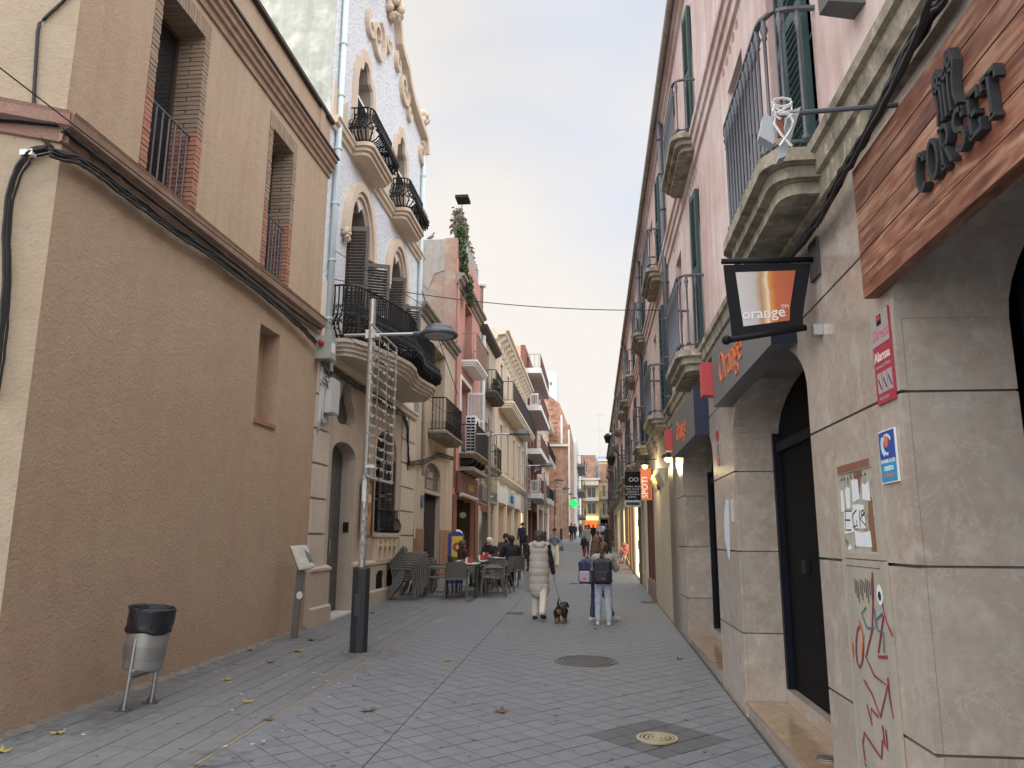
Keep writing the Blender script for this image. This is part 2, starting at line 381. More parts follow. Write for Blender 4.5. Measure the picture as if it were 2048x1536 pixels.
# ------------------------------------------------------------------ generic building pieces
def opening_window(parent, F, u0, u1, v0, v1, w=-.22, mat=None, cols=2, rows=3, shape=None, glass=None, sill=None, name='window'):
    """a window: outer frame (part) with pane and bars (sub-parts)"""
    mat = mat or m_wood; fw_ = .05
    loop = shape or rect(u0, u1, v0, v1); cx, cy = (u0+u1)/2, (v0+v1)/2
    sx, sy = (u1-u0-2*fw_)/(u1-u0), (v1-v0-2*fw_)/(v1-v0)
    inner = [(cx+(a-cx)*sx, cy+(b-cy)*sy) for a, b in loop]
    f = MB(F); f.prism(loop, w-.05, w, [inner]); o = f.build(name, mat, parent)
    p = MB(F); p.prism(inner, w-.035, w-.022); p.build('pane', glass or m_glass, o)
    for c in range(1, cols):
        u = u0+(u1-u0)*c/cols; b = MB(F); b.box(u-.025, u+.025, v0+fw_, v1-fw_, w-.045, w-.004); b.build('mullion', mat, o)
    for r in range(1, rows):
        v = v0+(v1-v0)*r/rows; b = MB(F); b.box(u0+fw_, u1-fw_, v-.016, v+.016, w-.043, w-.008); b.build('glazing_bar', mat, o)
    if sill: b = MB(F); b.box(u0-.04, u1+.04, v0-.05, v0-.002, w, .05); b.build('sill', sill, o)
    return o
def shutter(parent, F, ax, ay, L_, v0, v1, mat, step=.05, name='shutter'):
    """louvred leaf standing along the (u,w) direction from (ax[0],ax[1]) towards ay, length L_"""
    d = Vector((ay[0]-ax[0], ay[1]-ax[1])).normalized(); n = Vector((-d.y, d.x))
    G = lambda a, v, t: F(ax[0]+d.x*a+n.x*t, v, ax[1]+d.y*a+n.y*t)
    f = MB(G); st = .055
    for a, b in ((0, st), (L_-st, L_)): f.box(a, b, v0, v1, -.018, .018)
    for a, b in ((v0, v0+.08), (v1-.08, v1), ((v0+v1)/2-.04, (v0+v1)/2+.04)): f.box(st, L_-st, a, b, -.016, .016)
    o = f.build(name, mat, parent)
    sl = MB(G); sl.add([(st, -.018, -.018), (L_-st, -.018, -.018), (L_-st, .014, .018), (st, .014, .018), (st, -.010, -.018), (L_-st, -.010, -.018), (L_-st, .022, .018), (st, .022, .018)],
                       [(0, 3, 2, 1), (4, 5, 6, 7), (0, 1, 5, 4), (1, 2, 6, 5), (2, 3, 7, 6), (3, 0, 4, 7)])
    me = shared('slat', sl, mat); v = v0+.11
    while v < v1-.1:
        if abs(v-(v0+v1)/2) > .06: piece('slat', me, o, tuple(a+b for a, b in zip((0, 0, v), (0, 0, 0))))
        v += step
    return o
def offset_path(path, d): return path
def rail_path(path, step):
    """points and tangents every ~step along a polyline in (u,w)"""
    P = [Vector(p) for p in path]; out = []; L_ = [0]
    for a, b in zip(P, P[1:]): L_.append(L_[-1]+(b-a).length)
    n = max(1, int(round(L_[-1]/step)))
    for i in range(n+1):
        s = L_[-1]*i/n; k = max(j for j in range(len(P)-1) if L_[j] <= s+1e-9); t = (s-L_[k])/max(1e-9, L_[k+1]-L_[k]); out.append((P[k]+(P[k+1]-P[k])*t, (P[k+1]-P[k]).normalized()))
    return out
def balcony(parent, F, u0, u1, v, wd, th=.16, rail=.9, step=.11, r=.009, smat=None, rmat=None, path=None, steps=2, fancy=None, panel=None, chamfer=.10, name='balcony', mid=False):
    smat = smat or m_stone; rmat = rmat or m_iron
    ca_ = [(chamfer*(1-math.cos(a)), chamfer*(1-math.sin(a))) for a in np.linspace(0, math.pi/2, 5)]
    path = path or [(u0, 0)]+[(u0+a, wd-b_) for a, b_ in ca_]+[(u1-a, wd-b_) for a, b_ in ca_[::-1]]+[(u1, 0)]
    cu = (u0+u1)/2
    s = MB(F); lo = v-th
    def ins(p, k): return (cu+(p[0]-cu)*(1-2*k/(u1-u0)), p[1]*(1-k/wd) if p[1] > 0 else 0)
    for i in range(steps+1):
        a = lo+th*i/(steps+1); b = lo+th*(i+1)/(steps+1)-(.006 if i < steps else 0); k = .05*(steps-i)
        s2 = [ins(p, k) for p in path]
        n = len(s2); vs = [(p[0], a, p[1]-.0) for p in s2]+[(p[0], b, p[1]) for p in s2]
        s.add(vs, [tuple(range(n)), tuple(range(2*n-1, n-1, -1))]+[(j, (j+1) % n, n+(j+1) % n, n+j) for j in range(n)])
        if i < steps:
            k2 = .05*(steps-i)-.02; s3 = [ins(p, k2) for p in path]; vs = [(p[0], b-.001, p[1]) for p in s3]+[(p[0], b+.007, p[1]) for p in s3]
            s.add(vs, [tuple(range(n)), tuple(range(2*n-1, n-1, -1))]+[(j, (j+1) % n, n+(j+1) % n, n+j) for j in range(n)])
    o = s.build(name, smat, parent)
    rp = [ins(p, .05) for p in path]
    t = MB(F); t.tube([(p[0], v+rail, p[1]) for p in rp], .018, 6); t.build('handrail', rmat, o)
    t = MB(F); t.tube([(p[0], v+.06, p[1]) for p in rp], .011, 5); t.build('bottom_rail', rmat, o)
    if mid: t = MB(F); t.tube([(p[0], v+rail*.72, p[1]) for p in rp], .008, 5); t.build('middle_rail', rmat, o)
    pts = rail_path(rp, step)[1:-1]
    if fancy == 'belly':
        for p, d in pts:
            n_ = Vector((d.y, -d.x)); n_ = n_ if n_.y > -1e-6 else -n_
            if abs(n_.y) < .05: n_ = Vector((-1 if p.x < cu else 1, 0))
            q = [(p.x+n_.x*e*1.15, v+h, p.y+n_.y*e*1.15) for h, e in ((.06, 0), (.10, .07), (.18, .13), (.28, .13), (.38, .07), (.47, .01), (rail*.72, -.01), (rail, 0))]
            b = MB(F); b.tube(q, .014, 5)
            sc_ = [(p.x+n_.x*(.13+.05*math.sin(a))+d.x*.04*math.cos(a), v+.25+.05*math.cos(a*1.3), p.y+n_.y*(.13+.05*math.sin(a))+d.y*.04*math.cos(a)) for a in np.linspace(0, 6, 9)]
            b.tube(sc_, .015, 4)
            sc_ = [(p.x+d.x*.045*math.cos(a), v+.55+.055*math.sin(a), p.y+d.y*.045*math.cos(a)) for a in np.linspace(0, 5.2, 8)]
            b.tube(sc_, .010, 4); b.tube([(p.x, v-.02, p.y), (p.x, v+.06, p.y)], .024, 5); b.tube([(p.x+n_.x*(.12+.045*math.sin(a))+d.x*(.045*math.cos(a)), v+.36+.04*math.sin(a*1.4), p.y+n_.y*(.10+.045*math.sin(a))+d.y*(.045*math.cos(a))) for a in np.linspace(1, 7, 8)], .011, 4)
            b.lathe([(.004, -.03), (.022, 0), (.004, .03)], (p.x+n_.x*.15, v+.14, p.y+n_.y*.15), 5, axis=1)
            b.build('baluster', rmat, o)
    elif fancy == 'turned':
        b = MB(); c = r*1.15
        prof = [(c*2.2, .06), (c*2.4, .085), (c, .10), (c, rail-.14), (c*1.7, rail-.13), (c*1.2, rail-.11), (c*2.4, rail-.07), (c*1.4, rail-.04), (c*1.4, rail)]
        b.lathe(prof, (0, 0, 0), 8); me = shared('baluster', b, rmat, True)
        for p, d in pts: piece('baluster', me, o, F(p.x, v, p.y))
    else:
        b = MB(); b.tube([(0, 0, .06), (0, 0, rail)], r, 5)
        if fancy == 'loops': 
            for sg in (-1, 1): b.tube([(sg*.03*math.sin(a), sg*.03*math.sin(a)*.9, .06+.11*a/math.pi) for a in np.linspace(0, 2*math.pi, 9)], r*.7, 4)
        me = shared('baluster', b, rmat)
        for p, d in pts: piece('baluster', me, o, F(p.x, v, p.y))
    if panel:
        q = MB(F); q.box(rp[1][0]+.10, rp[-2][0]-.10, v+.1, v+rail-.04, wd-.05-.012, wd-.05-.004); q.build('screen', panel, o)
    return o
def cornice(parent, F, u0, u1, v0, prof, mat, name='cornice'):
    b = MB(F); b.sweep([(w_, v0+v) for w_, v in prof], u0, u1); return b.build(name, mat, parent)
def brackets(parent, F, us, v0, v1, wd, hw, mat):
    for u in us:
        b = MB(F); pr = [(0, v0), (wd*.35, v0+(v1-v0)*.12), (wd*.45, v0+(v1-v0)*.5), (wd, v0+(v1-v0)*.75), (wd, v1), (0, v1)]
        b.sweep(pr, u-hw, u+hw); b.build('bracket', mat, parent)
def pipe(parent, F, pts, r, mat, name='downpipe', clips=0):
    b = MB(F); b.tube(pts, r, 8); o = b.build(name, mat, parent, smooth=True)
    if clips:
        for i in range(clips):
            t = (i+.5)/clips; a, z = Vector(pts[0]), Vector(pts[-1]); p = a+(z-a)*t
            c = MB(F); c.tube([(p.x, p.y-.012, p.z), (p.x, p.y+.012, p.z)], r*1.35, 8); c.build('clip', mat, o)
    return o
def body(parent, u0, u1, v1, side, mat, depth=9, gap=.3, v0=-.4, u_in=.004, ground=None):
    """the house behind its front wall"""
    b = MB(frame_left() if side == 'L' else frame_right()); b.box(u0+u_in, u1-u_in, v0 if ground is None else ground[0], v1, -depth, -gap-.003)
    if ground: b.box(u0+u_in, u1-u_in, v0, ground[0]-.002, -depth, -ground[1])
    return b.build('rear_wall', mat, parent)
def front(parent, F, outline, holes, mat, d=.3, name='front_wall', w=0):
    b = MB(F); b.prism(outline, w-d, w, holes); return b.build(name, mat, parent)
m_stone = M('weathered_stone', (.30, .27, .22), .85, .2, 3, .35, 40, streak=.35, c2=(.20, .185, .16))
m_cream = M('cream_trim', (.55, .44, .32), .8, .1, 3, .12, 60, streak=.15)
# ------------------------------------------------------------------ L1: tan corner house
FL = frame_left(); FR = frame_right()
m_tan = M('tan_stucco', (.43, .320, .225), .92, .09, .75, .55, 30, c2=(.385, .268, .192), streak=.025, bd=.035)
m_tan_up = M('ochre_stucco', (.45, .345, .245), .92, .08, 1.0, .45, 28, c2=(.41, .30, .215), streak=.10, bd=.03)
m_tan_side = M('pale_tan_stucco', (.43, .355, .265), .92, .10, 1.2, .6, 34, c2=(.385, .31, .225))
m_mould = M('brown_moulding', (.31, .21, .15), .85, .18, 4, .25, 40, streak=.2)
m_brick_r = M('red_jamb_brick', (.36, .175, .125), .9, .2, 7, .4, 70, rnd=.14)
m_brick_t = M('faded_jamb_brick', (.30, .225, .165), .9, .2, 7, .4, 70, rnd=.10)
m_rooft = M('dark_roof_edge', (.055, .042, .036), .8, .35, 12, .4, 50)
L1 = thing('corner_house', 'tan stucco corner house with brick framed upper windows at the left', 'building', (XL, 5.55, gz(5.55)))
W1 = rect(6.73, 7.59, 5.19, 7.34); W2 = rect(9.56, 10.30, 5.19, 7.30); NI = rect(9.6, 10.26, 3.16, 4.45)
bd = .125
def grow(r, a): return rect(r[0][0]-a, r[1][0]+a, r[0][1], r[2][1]+.22)
front(L1, FL, rect(5.552, 11.79, -.3, 4.88), [NI], m_tan, .34)
front(L1, FL, rect(5.552, 11.79, 4.881, 7.66), [grow(W1, bd), grow(W2, bd)], m_tan_up, .34, 'upper_wall')
b = MB(FL); b.box(9.59, 10.27, 3.10, 3.158, -.25, .025); b.build('niche_sill', m_brick_r, L1)
b = MB(FL); b.box(9.55, 10.3, 3.1, 4.5, -.33, -.24); b.build('niche_back', m_tan, L1)
# side face, slightly turned
A = Vector((XL, 5.55)); dv = Vector((-.42, -.235)).normalized(); far = A+dv*9
b = MB(); 
for z0, z1, mt, nm in ((-.3, 4.88, m_tan_side, 'side_wall'), (4.881, 8.1, m_tan_side, 'upper_side_wall')):
    q = MB(); p4 = [(A.x, A.y), (far.x, far.y), (far.x, 11.79), (XL-.345, 11.79), (XL-.345, 5.70)]
    n = len(p4); q.add([(x, y, z0) for x, y in p4]+[(x, y, z1) for x, y in p4], [tuple(range(n)), tuple(range(n, 2*n))]+[(i, (i+1) % n, n+(i+1) % n, n+i) for i in range(n)])
    q.build(nm, mt, L1)
sp = [(0, -.26), (.03, -.25), (.05, -.15), (.10, -.12), (.115, -.03), (.13, 0), (.0, .02)]
cornice(L1, FL, 5.50, 11.80, 5.13, sp, m_mould, 'string_course')
Fs = lambda u, v, w: (A.x+dv.x*u+w*(-dv.y)*-1*-1*0+w*(dv.y*-1)*-1, A.y+dv.y*u-w*abs(dv.x), v)
m_pinkmould = M('weathered_pink_moulding', (.36, .24, .19), .9, .25, 6, .4, 40, c2=(.30, .16, .13))
Fs = lambda u, v, w: (A.x+dv.x*u+w*(-dv.y)*(-1 if False else 1), A.y+dv.y*u+w*dv.x, v)
cornice(L1, Fs, -.05, 9, 5.13, sp, m_pinkmould, 'side_string_course')
cp = [(0, -.04), (.03, -.03), (.035, .05), (.07, .07), (.075, .13), (.11, .15), (.115, .22), (.15, .24), (.15, .29), (-.30, .31), (-.30, -.04)]
cornice(L1, FL, 5.3, 11.82, 7.68, cp, m_mould)
b = MB(FL); b.sweep([(-.2, 7.992), (.175, 7.975), (.175, 8.01), (-.2, 8.05)], 5.28, 11.84); b.build('cornice_tiles', m_rooft, L1)
b = MB(FL); b.box(5.6, 11.78, 8.0, 8.64, -.28, .0); b.box(7.65, 7.85, 8.0, 8.642, -.3, .03); b.box(11.25, 11.45, 8.0, 8.642, -.3, .03); b.build('parapet', m_tan_up, L1)
b = MB(FL); b.box(5.58, 11.8, 8.641, 8.70, -.32, .07); b.build('parapet_cap', m_rooft, L1)
cornice(L1, Fs, -.1, 9, 7.68, cp, m_mould, 'side_cornice')
# jamb bricks
ch = .056; brs = {}
def brk(du, dw, mt):
    k = (round(du, 3), round(dw, 3), mt.name)
    if k not in brs: q = MB(lambda u, v, w: (w, u, v)); q.box(0, du, 0, ch-.010, 0, dw); brs[k] = shared('brick', q, mt)
    return brs[k]
for W_ in (W1, W2):
    u0, u1, v0, v1 = W_[0][0], W_[1][0], W_[0][1], W_[2][1]
    v = v0; i = 0
    while v < v1-.02:
        mt = m_brick_r if v < v0+.95 else m_brick_t
        for ua in (u0-bd+.003, u1+.002):
            j = random.uniform(-.004, .004)
            if i % 3 == 0:
                piece('brick', brk(bd-.005, .16, mt), L1, (XL-.16+.006+j, ua, v)); piece('brick', brk(bd-.005, .165, mt), L1, (XL-.335, ua, v))
            else: piece('brick', brk(bd-.005, .335, mt), L1, (XL-.335+.008+j, ua, v))
        v += ch; i += 1
    n = int((u1-u0+2*bd)/ch)
    lb = MB(lambda u, v, w: (w, u, v)); lb.box(0, (u1-u0+2*bd)/n-.008, 0, .205, 0, .335); lme = shared('lintel_brick', lb, m_brick_t)
    for i in range(n): piece('brick', lme, L1, (XL-.33+random.uniform(0, .006), u0-bd+.003+i*(u1-u0+2*bd)/n, v1+.004))
    opening_window(L1, FL, u0+.01, u1-.01, v0+.01, v1-.01, -.30, m_wood, 2, 1)
    rb = MB(FL); rb.tube([(u0, v0+.88, -.07), (u1, v0+.88, -.07)], .014, 6); rl = rb.build('window_rail', m_grey_iron, L1)
    bb = MB(); bb.tube([(0, 0, 0), (0, 0, .88)], .010, 6); bm_ = shared('bar', bb, m_grey_iron)
    for i in range(7): piece('bar', bm_, rl, FL(u0+(u1-u0)*(i+.5)/7, v0, -.07))
# grime line and pebbly dirt along the foot of the wall
b = MB(FL); b.add([(5.55, gz(5.55)+.0, .0)], [])
# ------------------------------------------------------------------ cables on the tan house
def wavy(pts, amp, n, seed):
    r = np.random.default_rng(seed); P = [Vector(p) for p in pts]; out = []
    for i in range(n+1):
        t = i/n*(len(P)-1); k = min(int(t), len(P)-2); q = P[k].lerp(P[k+1], t-k)
        out.append(q+Vector((r.uniform(-.3, .3)*amp, r.uniform(-amp, amp), abs(r.uniform(0, amp)))))
    return out
def bundle(name, label, F, pts, n, r, amp, parts=24, seed=1):
    p0 = F(*pts[0]); t = thing(name, label, 'cable', p0)
    for i in range(n):
        o = Vector((0, random.uniform(-1, 1)*r*2.4, abs(random.uniform(0, 1))*r*2.0)); b = MB(F)
        b.tube([q+o for q in wavy(pts, amp, parts, seed*10+i)], r*random.uniform(.5, .95), 6); b.build('cable', m_cable, t, smooth=True)
    return t
lw = lambda px, py, w=.06: (*LX(px, py, w), w)
bundle('cable_bundle', 'thick black cable bundle sagging along the tan wall below the string course', FL, [lw(95, 305), lw(150, 318), lw(205, 355), lw(270, 405), lw(350, 465), lw(430, 515), lw(520, 585), lw(590, 645), lw(628, 685)], 6, .018, .012, 40, 1)
bundle('cable_bundle', 'thin pair of black cables tucked under the tan string course', FL, [lw(122, 255), lw(160, 285), lw(230, 340), lw(300, 395), lw(400, 470), lw(500, 550), lw(600, 630), lw(640, 655)], 3, .014, .008, 36, 2)
def sidep(px, py, w=.06):
    nrm = Vector((-dv.y, dv.x, 0)); nrm = nrm if nrm.y < 0 else -nrm
    r = ray(px, py); P0 = Vector((A.x, A.y, 0))+nrm*w; t = (P0-EYE).dot(nrm)/r.dot(nrm); return tuple(EYE+r*t)
bundle('cable_bundle', 'black cable loop bending down the pale corner face at the left edge', ID, [sidep(97, 303), sidep(60, 310), sidep(35, 345), sidep(18, 400), sidep(12, 480), sidep(14, 560), sidep(8, 640), sidep(0, 720), sidep(-14, 800)], 5, .020, .004, 30, 3)
bundle('cable_bundle', 'two black cables along the pink string course of the pale corner face', ID, [sidep(-20, 243), sidep(40, 247), sidep(85, 252), sidep(120, 256)], 2, .018, .004, 14, 4)
bundle('cable_bundle', 'single black cable climbing the pale corner face to the picture top', ID, [sidep(98, 300), sidep(70, 275), sidep(58, 230), sidep(60, 170), sidep(64, 110), sidep(68, 50), sidep(100, 20), sidep(130, -5), sidep(150, -60)], 1, .020, .002, 30, 5)
b = MB(); c = Vector(sidep(55, 308, .05)); b.box(c.x-.05, c.x+.06, c.y-.03, c.y+.03, c.z-.02, c.z+.03); b.F = ID
o = b.build('cable_clamp', m_white, org=tuple(c)); setp(o, 'small white cable clamp on the pale corner face', 'cable clamp')
# ------------------------------------------------------------------ L2: white modernist house
m_white_st = M('white_blue_stucco', (.74, .77, .82), .9, .08, 2.0, 1.0, 13, c2=(.66, .70, .76), bd=.07)
m_greige = M('greige_render', (.46, .385, .315), .85, .08, 1.5, .12, 50, streak=.12, c2=(.40, .335, .275))
m_quoin = M('pale_quoin', (.53, .455, .385), .85, .08, 2, .12, 50, rnd=.05, streak=.12)
m_trim = M('cream_ornament', (.58, .475, .37), .8, .09, 4, .12, 60, streak=.12)
m_tymp = M('pale_plaster', (.66, .60, .54), .85, .06, 4, .1, 60, streak=.15)
m_sideg = M('stained_green_grey_plaster', (.46, .485, .44), .92, .18, .9, .3, 20, c2=(.36, .38, .345), c3=(.56, .57, .53), streak=.18)
m_shut = M('brown_shutter', (.105, .092, .085), .55, .15, 8, .05, 80, streak=.15)
m_doorg = M('grey_green_door', (.06, .067, .068), .5, .12, 5, .05, 60)
L2 = thing('modernist_house', 'white art nouveau house with scrolled gable and wrought iron balconies', 'building', (XL, 11.8, gz(11.8)))
def tref(cu, cv, s): 
    P = []
    for k in range(24):
        a = 2*math.pi*k/24; r = s*(1+.22*math.cos(3*(a-math.pi/2))); P.append((cu+r*math.cos(a)*1.05, cv+r*math.sin(a)*.85))
    return P
DO = arch(12.72, 14.05, .30, 3.05, 3.30, 8); TR = tref(13.36, 3.93, .46); WI = arch(15.42, 17.08, 1.72, 3.45, 3.90, 10)
V1 = arch(15.50, 16.10, .50, .86, .98, 6); V2 = arch(16.32, 16.90, .50, .86, .98, 6)
front(L2, FL, rect(11.795, 18.75, -.3, 4.66), [DO, TR, WI, V1, V2], m_greige, .45, 'lower_wall')
def trefarch(u0, u1, v0, vs, vt):
    c = (u0+u1)/2; a = (u1-u0)/2
    return [(u0, v0), (u1, v0), (u1, vs), (u1-.02*a, vs+.35*(vt-vs)), (u1-.15*a, vs+.6*(vt-vs)), (c+.55*a, vs+.86*(vt-vs)), (c+.28*a, vt), (c+.08*a, vs+.9*(vt-vs)), (c, vs+.8*(vt-vs)), (c-.08*a, vs+.9*(vt-vs)), (c-.28*a, vt), (c-.55*a, vs+.86*(vt-vs)), (c-.85*a, vs+.6*(vt-vs)), (u0+.02*a, vs+.35*(vt-vs)), (u0, vs)]
A1, A2 = trefarch(12.86, 14.16, 4.93, 7.15, 7.92), trefarch(15.70, 17.0, 4.93, 7.15, 7.92)
def ear(u0, u1, v0, vs, vt):
    c = (u0+u1)/2; a = (u1-u0)/2
    return [(u0, v0), (u1, v0), (u1, vs), (c+.85*a, vs+.45*(vt-vs)), (c+.5*a, vs+.55*(vt-vs)), (c+.35*a, vs+.9*(vt-vs)), (c, vt), (c-.35*a, vs+.9*(vt-vs)), (c-.5*a, vs+.55*(vt-vs)), (c-.85*a, vs+.45*(vt-vs)), (u0, vs)]
T1, T2 = ear(13.0, 13.98, 8.9, 10.3, 10.95), ear(15.95, 16.9, 8.9, 10.3, 10.95)
gab = [(18.75, 11.75), (18.62, 12.12), (18.2, 12.2), (17.7, 12.25), (17.1, 12.33), (16.7, 12.5), (16.35, 12.78), (15.95, 12.85), (15.68, 12.95), (15.5, 13.35), (15.25, 13.75), (14.9, 13.95), (14.5, 13.95), (14.2, 13.75), (13.95, 13.35), (13.75, 12.95), (13.4, 12.85), (12.9, 12.6), (12.4, 12.3), (11.797, 12.0)]
front(L2, FL, [(11.795, 4.662), (18.75, 4.662)]+gab, [A1, A2, T1, T2], m_white_st, .45, 'upper_wall')
body(L2, 11.795, 18.75, 11.6, 'L', m_sideg, 9, .45)
b = MB(FL); b.strip(gab, .085, .22, -.05); b.build('gable_moulding', m_trim, L2)
def spiral(parent, cu, cv, r0, r1, a0, turns, hw, th=.10, mat=None):
    n = int(14*abs(turns))+4; P = []; H = []
    for i in range(n+1):
        t = i/n; a = a0+turns*2*math.pi*t; r = r0+(r1-r0)*t; P.append((cu+r*math.cos(a), cv+r*math.sin(a))); H.append(hw*(1-.45*t))
    b = MB(FL); b.strip(P, H, th, -.01); return b.build('scroll', mat or m_trim, parent)
for px, py, r, a0, tn in ((752, 75, .55, 1.2, -1.25), (738, 55, .28, 2.0, 1.0), (772, 85, .22, .5, -1.0), (805, 175, .48, 1.2, -1.3), (793, 128, .22, 2.2, 1.0), (815, 225, .2, .3, -1.), (840, 305, .36, 1.4, -1.2)):
    u, v = LX(px, py); spiral(L2, u, v, r, r*.18, a0, tn, .075)
def blob(parent, F, c, r, mat, name='carved_flower', n=16, seed=0, flat=.7):
    rr = np.random.default_rng(seed); b = MB(F)
    for i in range(n):
        d = rr.normal(size=3); d /= np.linalg.norm(d); q = (c[0]+d[0]*r*.62, c[1]+d[1]*r*.62, c[2]+d[2]*r*.62*flat); s = r*(rr.uniform(.28, .45) if n < 40 else rr.uniform(.13, .26))
        b.lathe([(.01*s, -s), (s*.7, -s*.7), (s, 0), (s*.7, s*.7), (.01*s, s)], q, 7)
    return b.build(name, mat, parent, smooth=True)
u, v = LX(778, 18); blob(L2, FL, (u, v, .1), .40, m_trim, n=70, seed=1); u, v = LX(840, 224); blob(L2, FL, (18.3, 12.55, .05), .27, m_trim, n=18, seed=2)
# window surrounds
for T, s in ((T1, 1), (T2, 2)):
    c = ((T[0][0]+T[1][0])/2, 9.9); o_ = [(c[0]+(p[0]-c[0])*1.42, c[1]+(p[1]-c[1])*1.24) for p in T]; o_[0] = (o_[0][0], 8.9); o_[1] = (o_[1][0], 8.9)
    b = MB(FL); b.prism(o_, .002, .055, [[(p[0], p[1]+.0005) for p in T]]); b.build('window_surround', m_trim, L2)
    opening_window(L2, FL, T[0][0], T[1][0], 8.9, 10.96, -.30, m_shut, 2, 2, shape=[(p[0], p[1]) for p in T])
    q = MB(FL); u0 = T[0][0]; q.hull8([(u0+.02, 10.28, -.28), (u0+.95, 10.28, -.28), (u0+.95, 10.34, -.28), (u0+.02, 10.34, -.28), (u0+.02, 10.05, -.02), (u0+.95, 10.05, -.02), (u0+.95, 10.11, -.02), (u0+.02, 10.11, -.02)]); q.build('roller_blind_box', m_white, L2)
for i, Aq in enumerate((A1, A2)):
    c = (Aq[0][0]+Aq[1][0])/2
    hp = [(c+.84*math.cos(a), 7.05+1.18*math.sin(a)) for a in np.linspace(0, math.pi, 21)]
    b = MB(FL); b.strip([(hp[0][0], 6.3)]+hp+[(hp[-1][0], 6.3)] if False else hp, .085, .13, .0); b.build('hood_mould', m_trim, L2)
    hp2 = [(c+.70*math.cos(a), 7.05+1.04*math.sin(a)) for a in np.linspace(0, math.pi, 17)]; b = MB(FL); b.strip(hp2, .04, .08, .0); b.build('inner_hood_mould', m_trim, L2)
    ty = [(c+.69*math.cos(a), 7.05+1.03*math.sin(a)) for a in np.linspace(0, math.pi, 17)]
    b = MB(FL); b.prism([(c-.69, 4.93), (c+.69, 4.93)]+ty, .0015, .02, [[(p[0], p[1]+.002) for p in Aq]]); b.build('tympanum', m_tymp, L2)
    for sg in (-1, 1): blob(L2, FL, (c+sg*.84, 6.98, .08), .15, m_trim, 'hood_boss', 10, 5+sg+i*3)
    opening_window(L2, FL, Aq[0][0], Aq[1][0], 4.93, 7.92, -.34, m_shut, 2, 3, shape=Aq)
    shutter(L2, FL, (Aq[0][0]+.06, -.20), (Aq[0][0]+.16, .40), .60, 4.95, 7.25, m_shut, .058)
    shutter(L2, FL, (Aq[1][0]-.03, -.12), (Aq[1][0]+.22, .45), .60, 4.95, 7.0, m_shut, .058)
# taupe linings of the tall openings and the plastered side return
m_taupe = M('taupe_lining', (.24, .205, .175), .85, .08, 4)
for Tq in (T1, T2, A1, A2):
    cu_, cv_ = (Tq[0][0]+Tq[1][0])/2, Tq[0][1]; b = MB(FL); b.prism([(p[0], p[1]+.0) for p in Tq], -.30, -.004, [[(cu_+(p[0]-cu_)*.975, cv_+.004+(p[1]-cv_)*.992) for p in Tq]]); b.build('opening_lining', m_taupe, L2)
b = MB(FL); b.box(11.780, 11.7935, 8.3, 12.0, -.46, -.02); b.build('side_return', m_sideg, L2)
# mouldings
mp_ = [(0, -.12), (.05, -.11), (.06, -.04), (.11, -.02), (.12, .05), (.15, .07), (.15, .11), (0, .12)]
cornice(L2, FL, 11.80, 18.76, 8.72, mp_, m_trim, 'mid_cornice')
for a, b_ in ((11.80, 12.55), (14.5, 15.5), (17.35, 18.75)):
    q = MB(FL); q.prism([(a, 8.84), (b_, 8.84), (b_, 9.55), ((a+b_)/2+.2*(b_-a), 9.35), ((a+b_)/2, 9.2), ((a+b_)/2-.2*(b_-a), 9.35), (a, 9.55)], .001, .025); q.build('apron_panel', m_trim, L2)
q = MB(FL); q.box(11.80, 12.40, 4.665, 5.85, .001, .03); q.build('lower_panel', m_tymp, L2)
q = MB(FL); q.box(17.5, 18.75, 4.665, 5.5, .001, .03); q.build('lower_panel', m_tymp, L2)
# balconies
balcony(L2, FL, 12.75, 14.35, 8.84, .46, .22, .72, .062, smat=m_trim, fancy='belly', chamfer=.16)
balcony(L2, FL, 15.65, 17.3, 8.84, .46, .22, .72, .062, smat=m_trim, fancy='belly', chamfer=.16)
bp = [(12.18, 0), (12.18, .30), (12.28, .46), (12.6, .62), (13.1, .76), (13.6, .90), (14.1, .99), (14.6, .98), (15.0, .90), (15.4, .86), (15.9, .90), (16.4, .97), (16.8, .93), (17.05, .75), (17.12, .5), (17.12, 0)]
balcony(L2, FL, 12.18, 17.12, 4.92, .95, .27, .95, .072, smat=m_quoin, fancy='belly', path=bp, steps=3)
cornice(L2, FL, 11.80, 18.76, 4.60, [(0, -.10), (.06, -.08), (.07, 0), (.10, .02), (.10, .06), (0, .07)], m_quoin, 'string_course')
# quoins
qb = {}
for (a, c_) in ((11.80, 12.46), (17.42, 18.74)):
    v = 1.14
    while v < 4.45:
        h = min(.535, 4.48-v); k = (c_-a, round(h, 3))
        if k not in qb: x = MB(lambda u, v, w: (w, u, v)); x.box(0, c_-a, 0, h-.018, -.05, .035); qb[k] = shared('quoin_block', x, m_quoin)
        piece('quoin_block', qb[k], L2, FL(a, v, 0)); v += .555
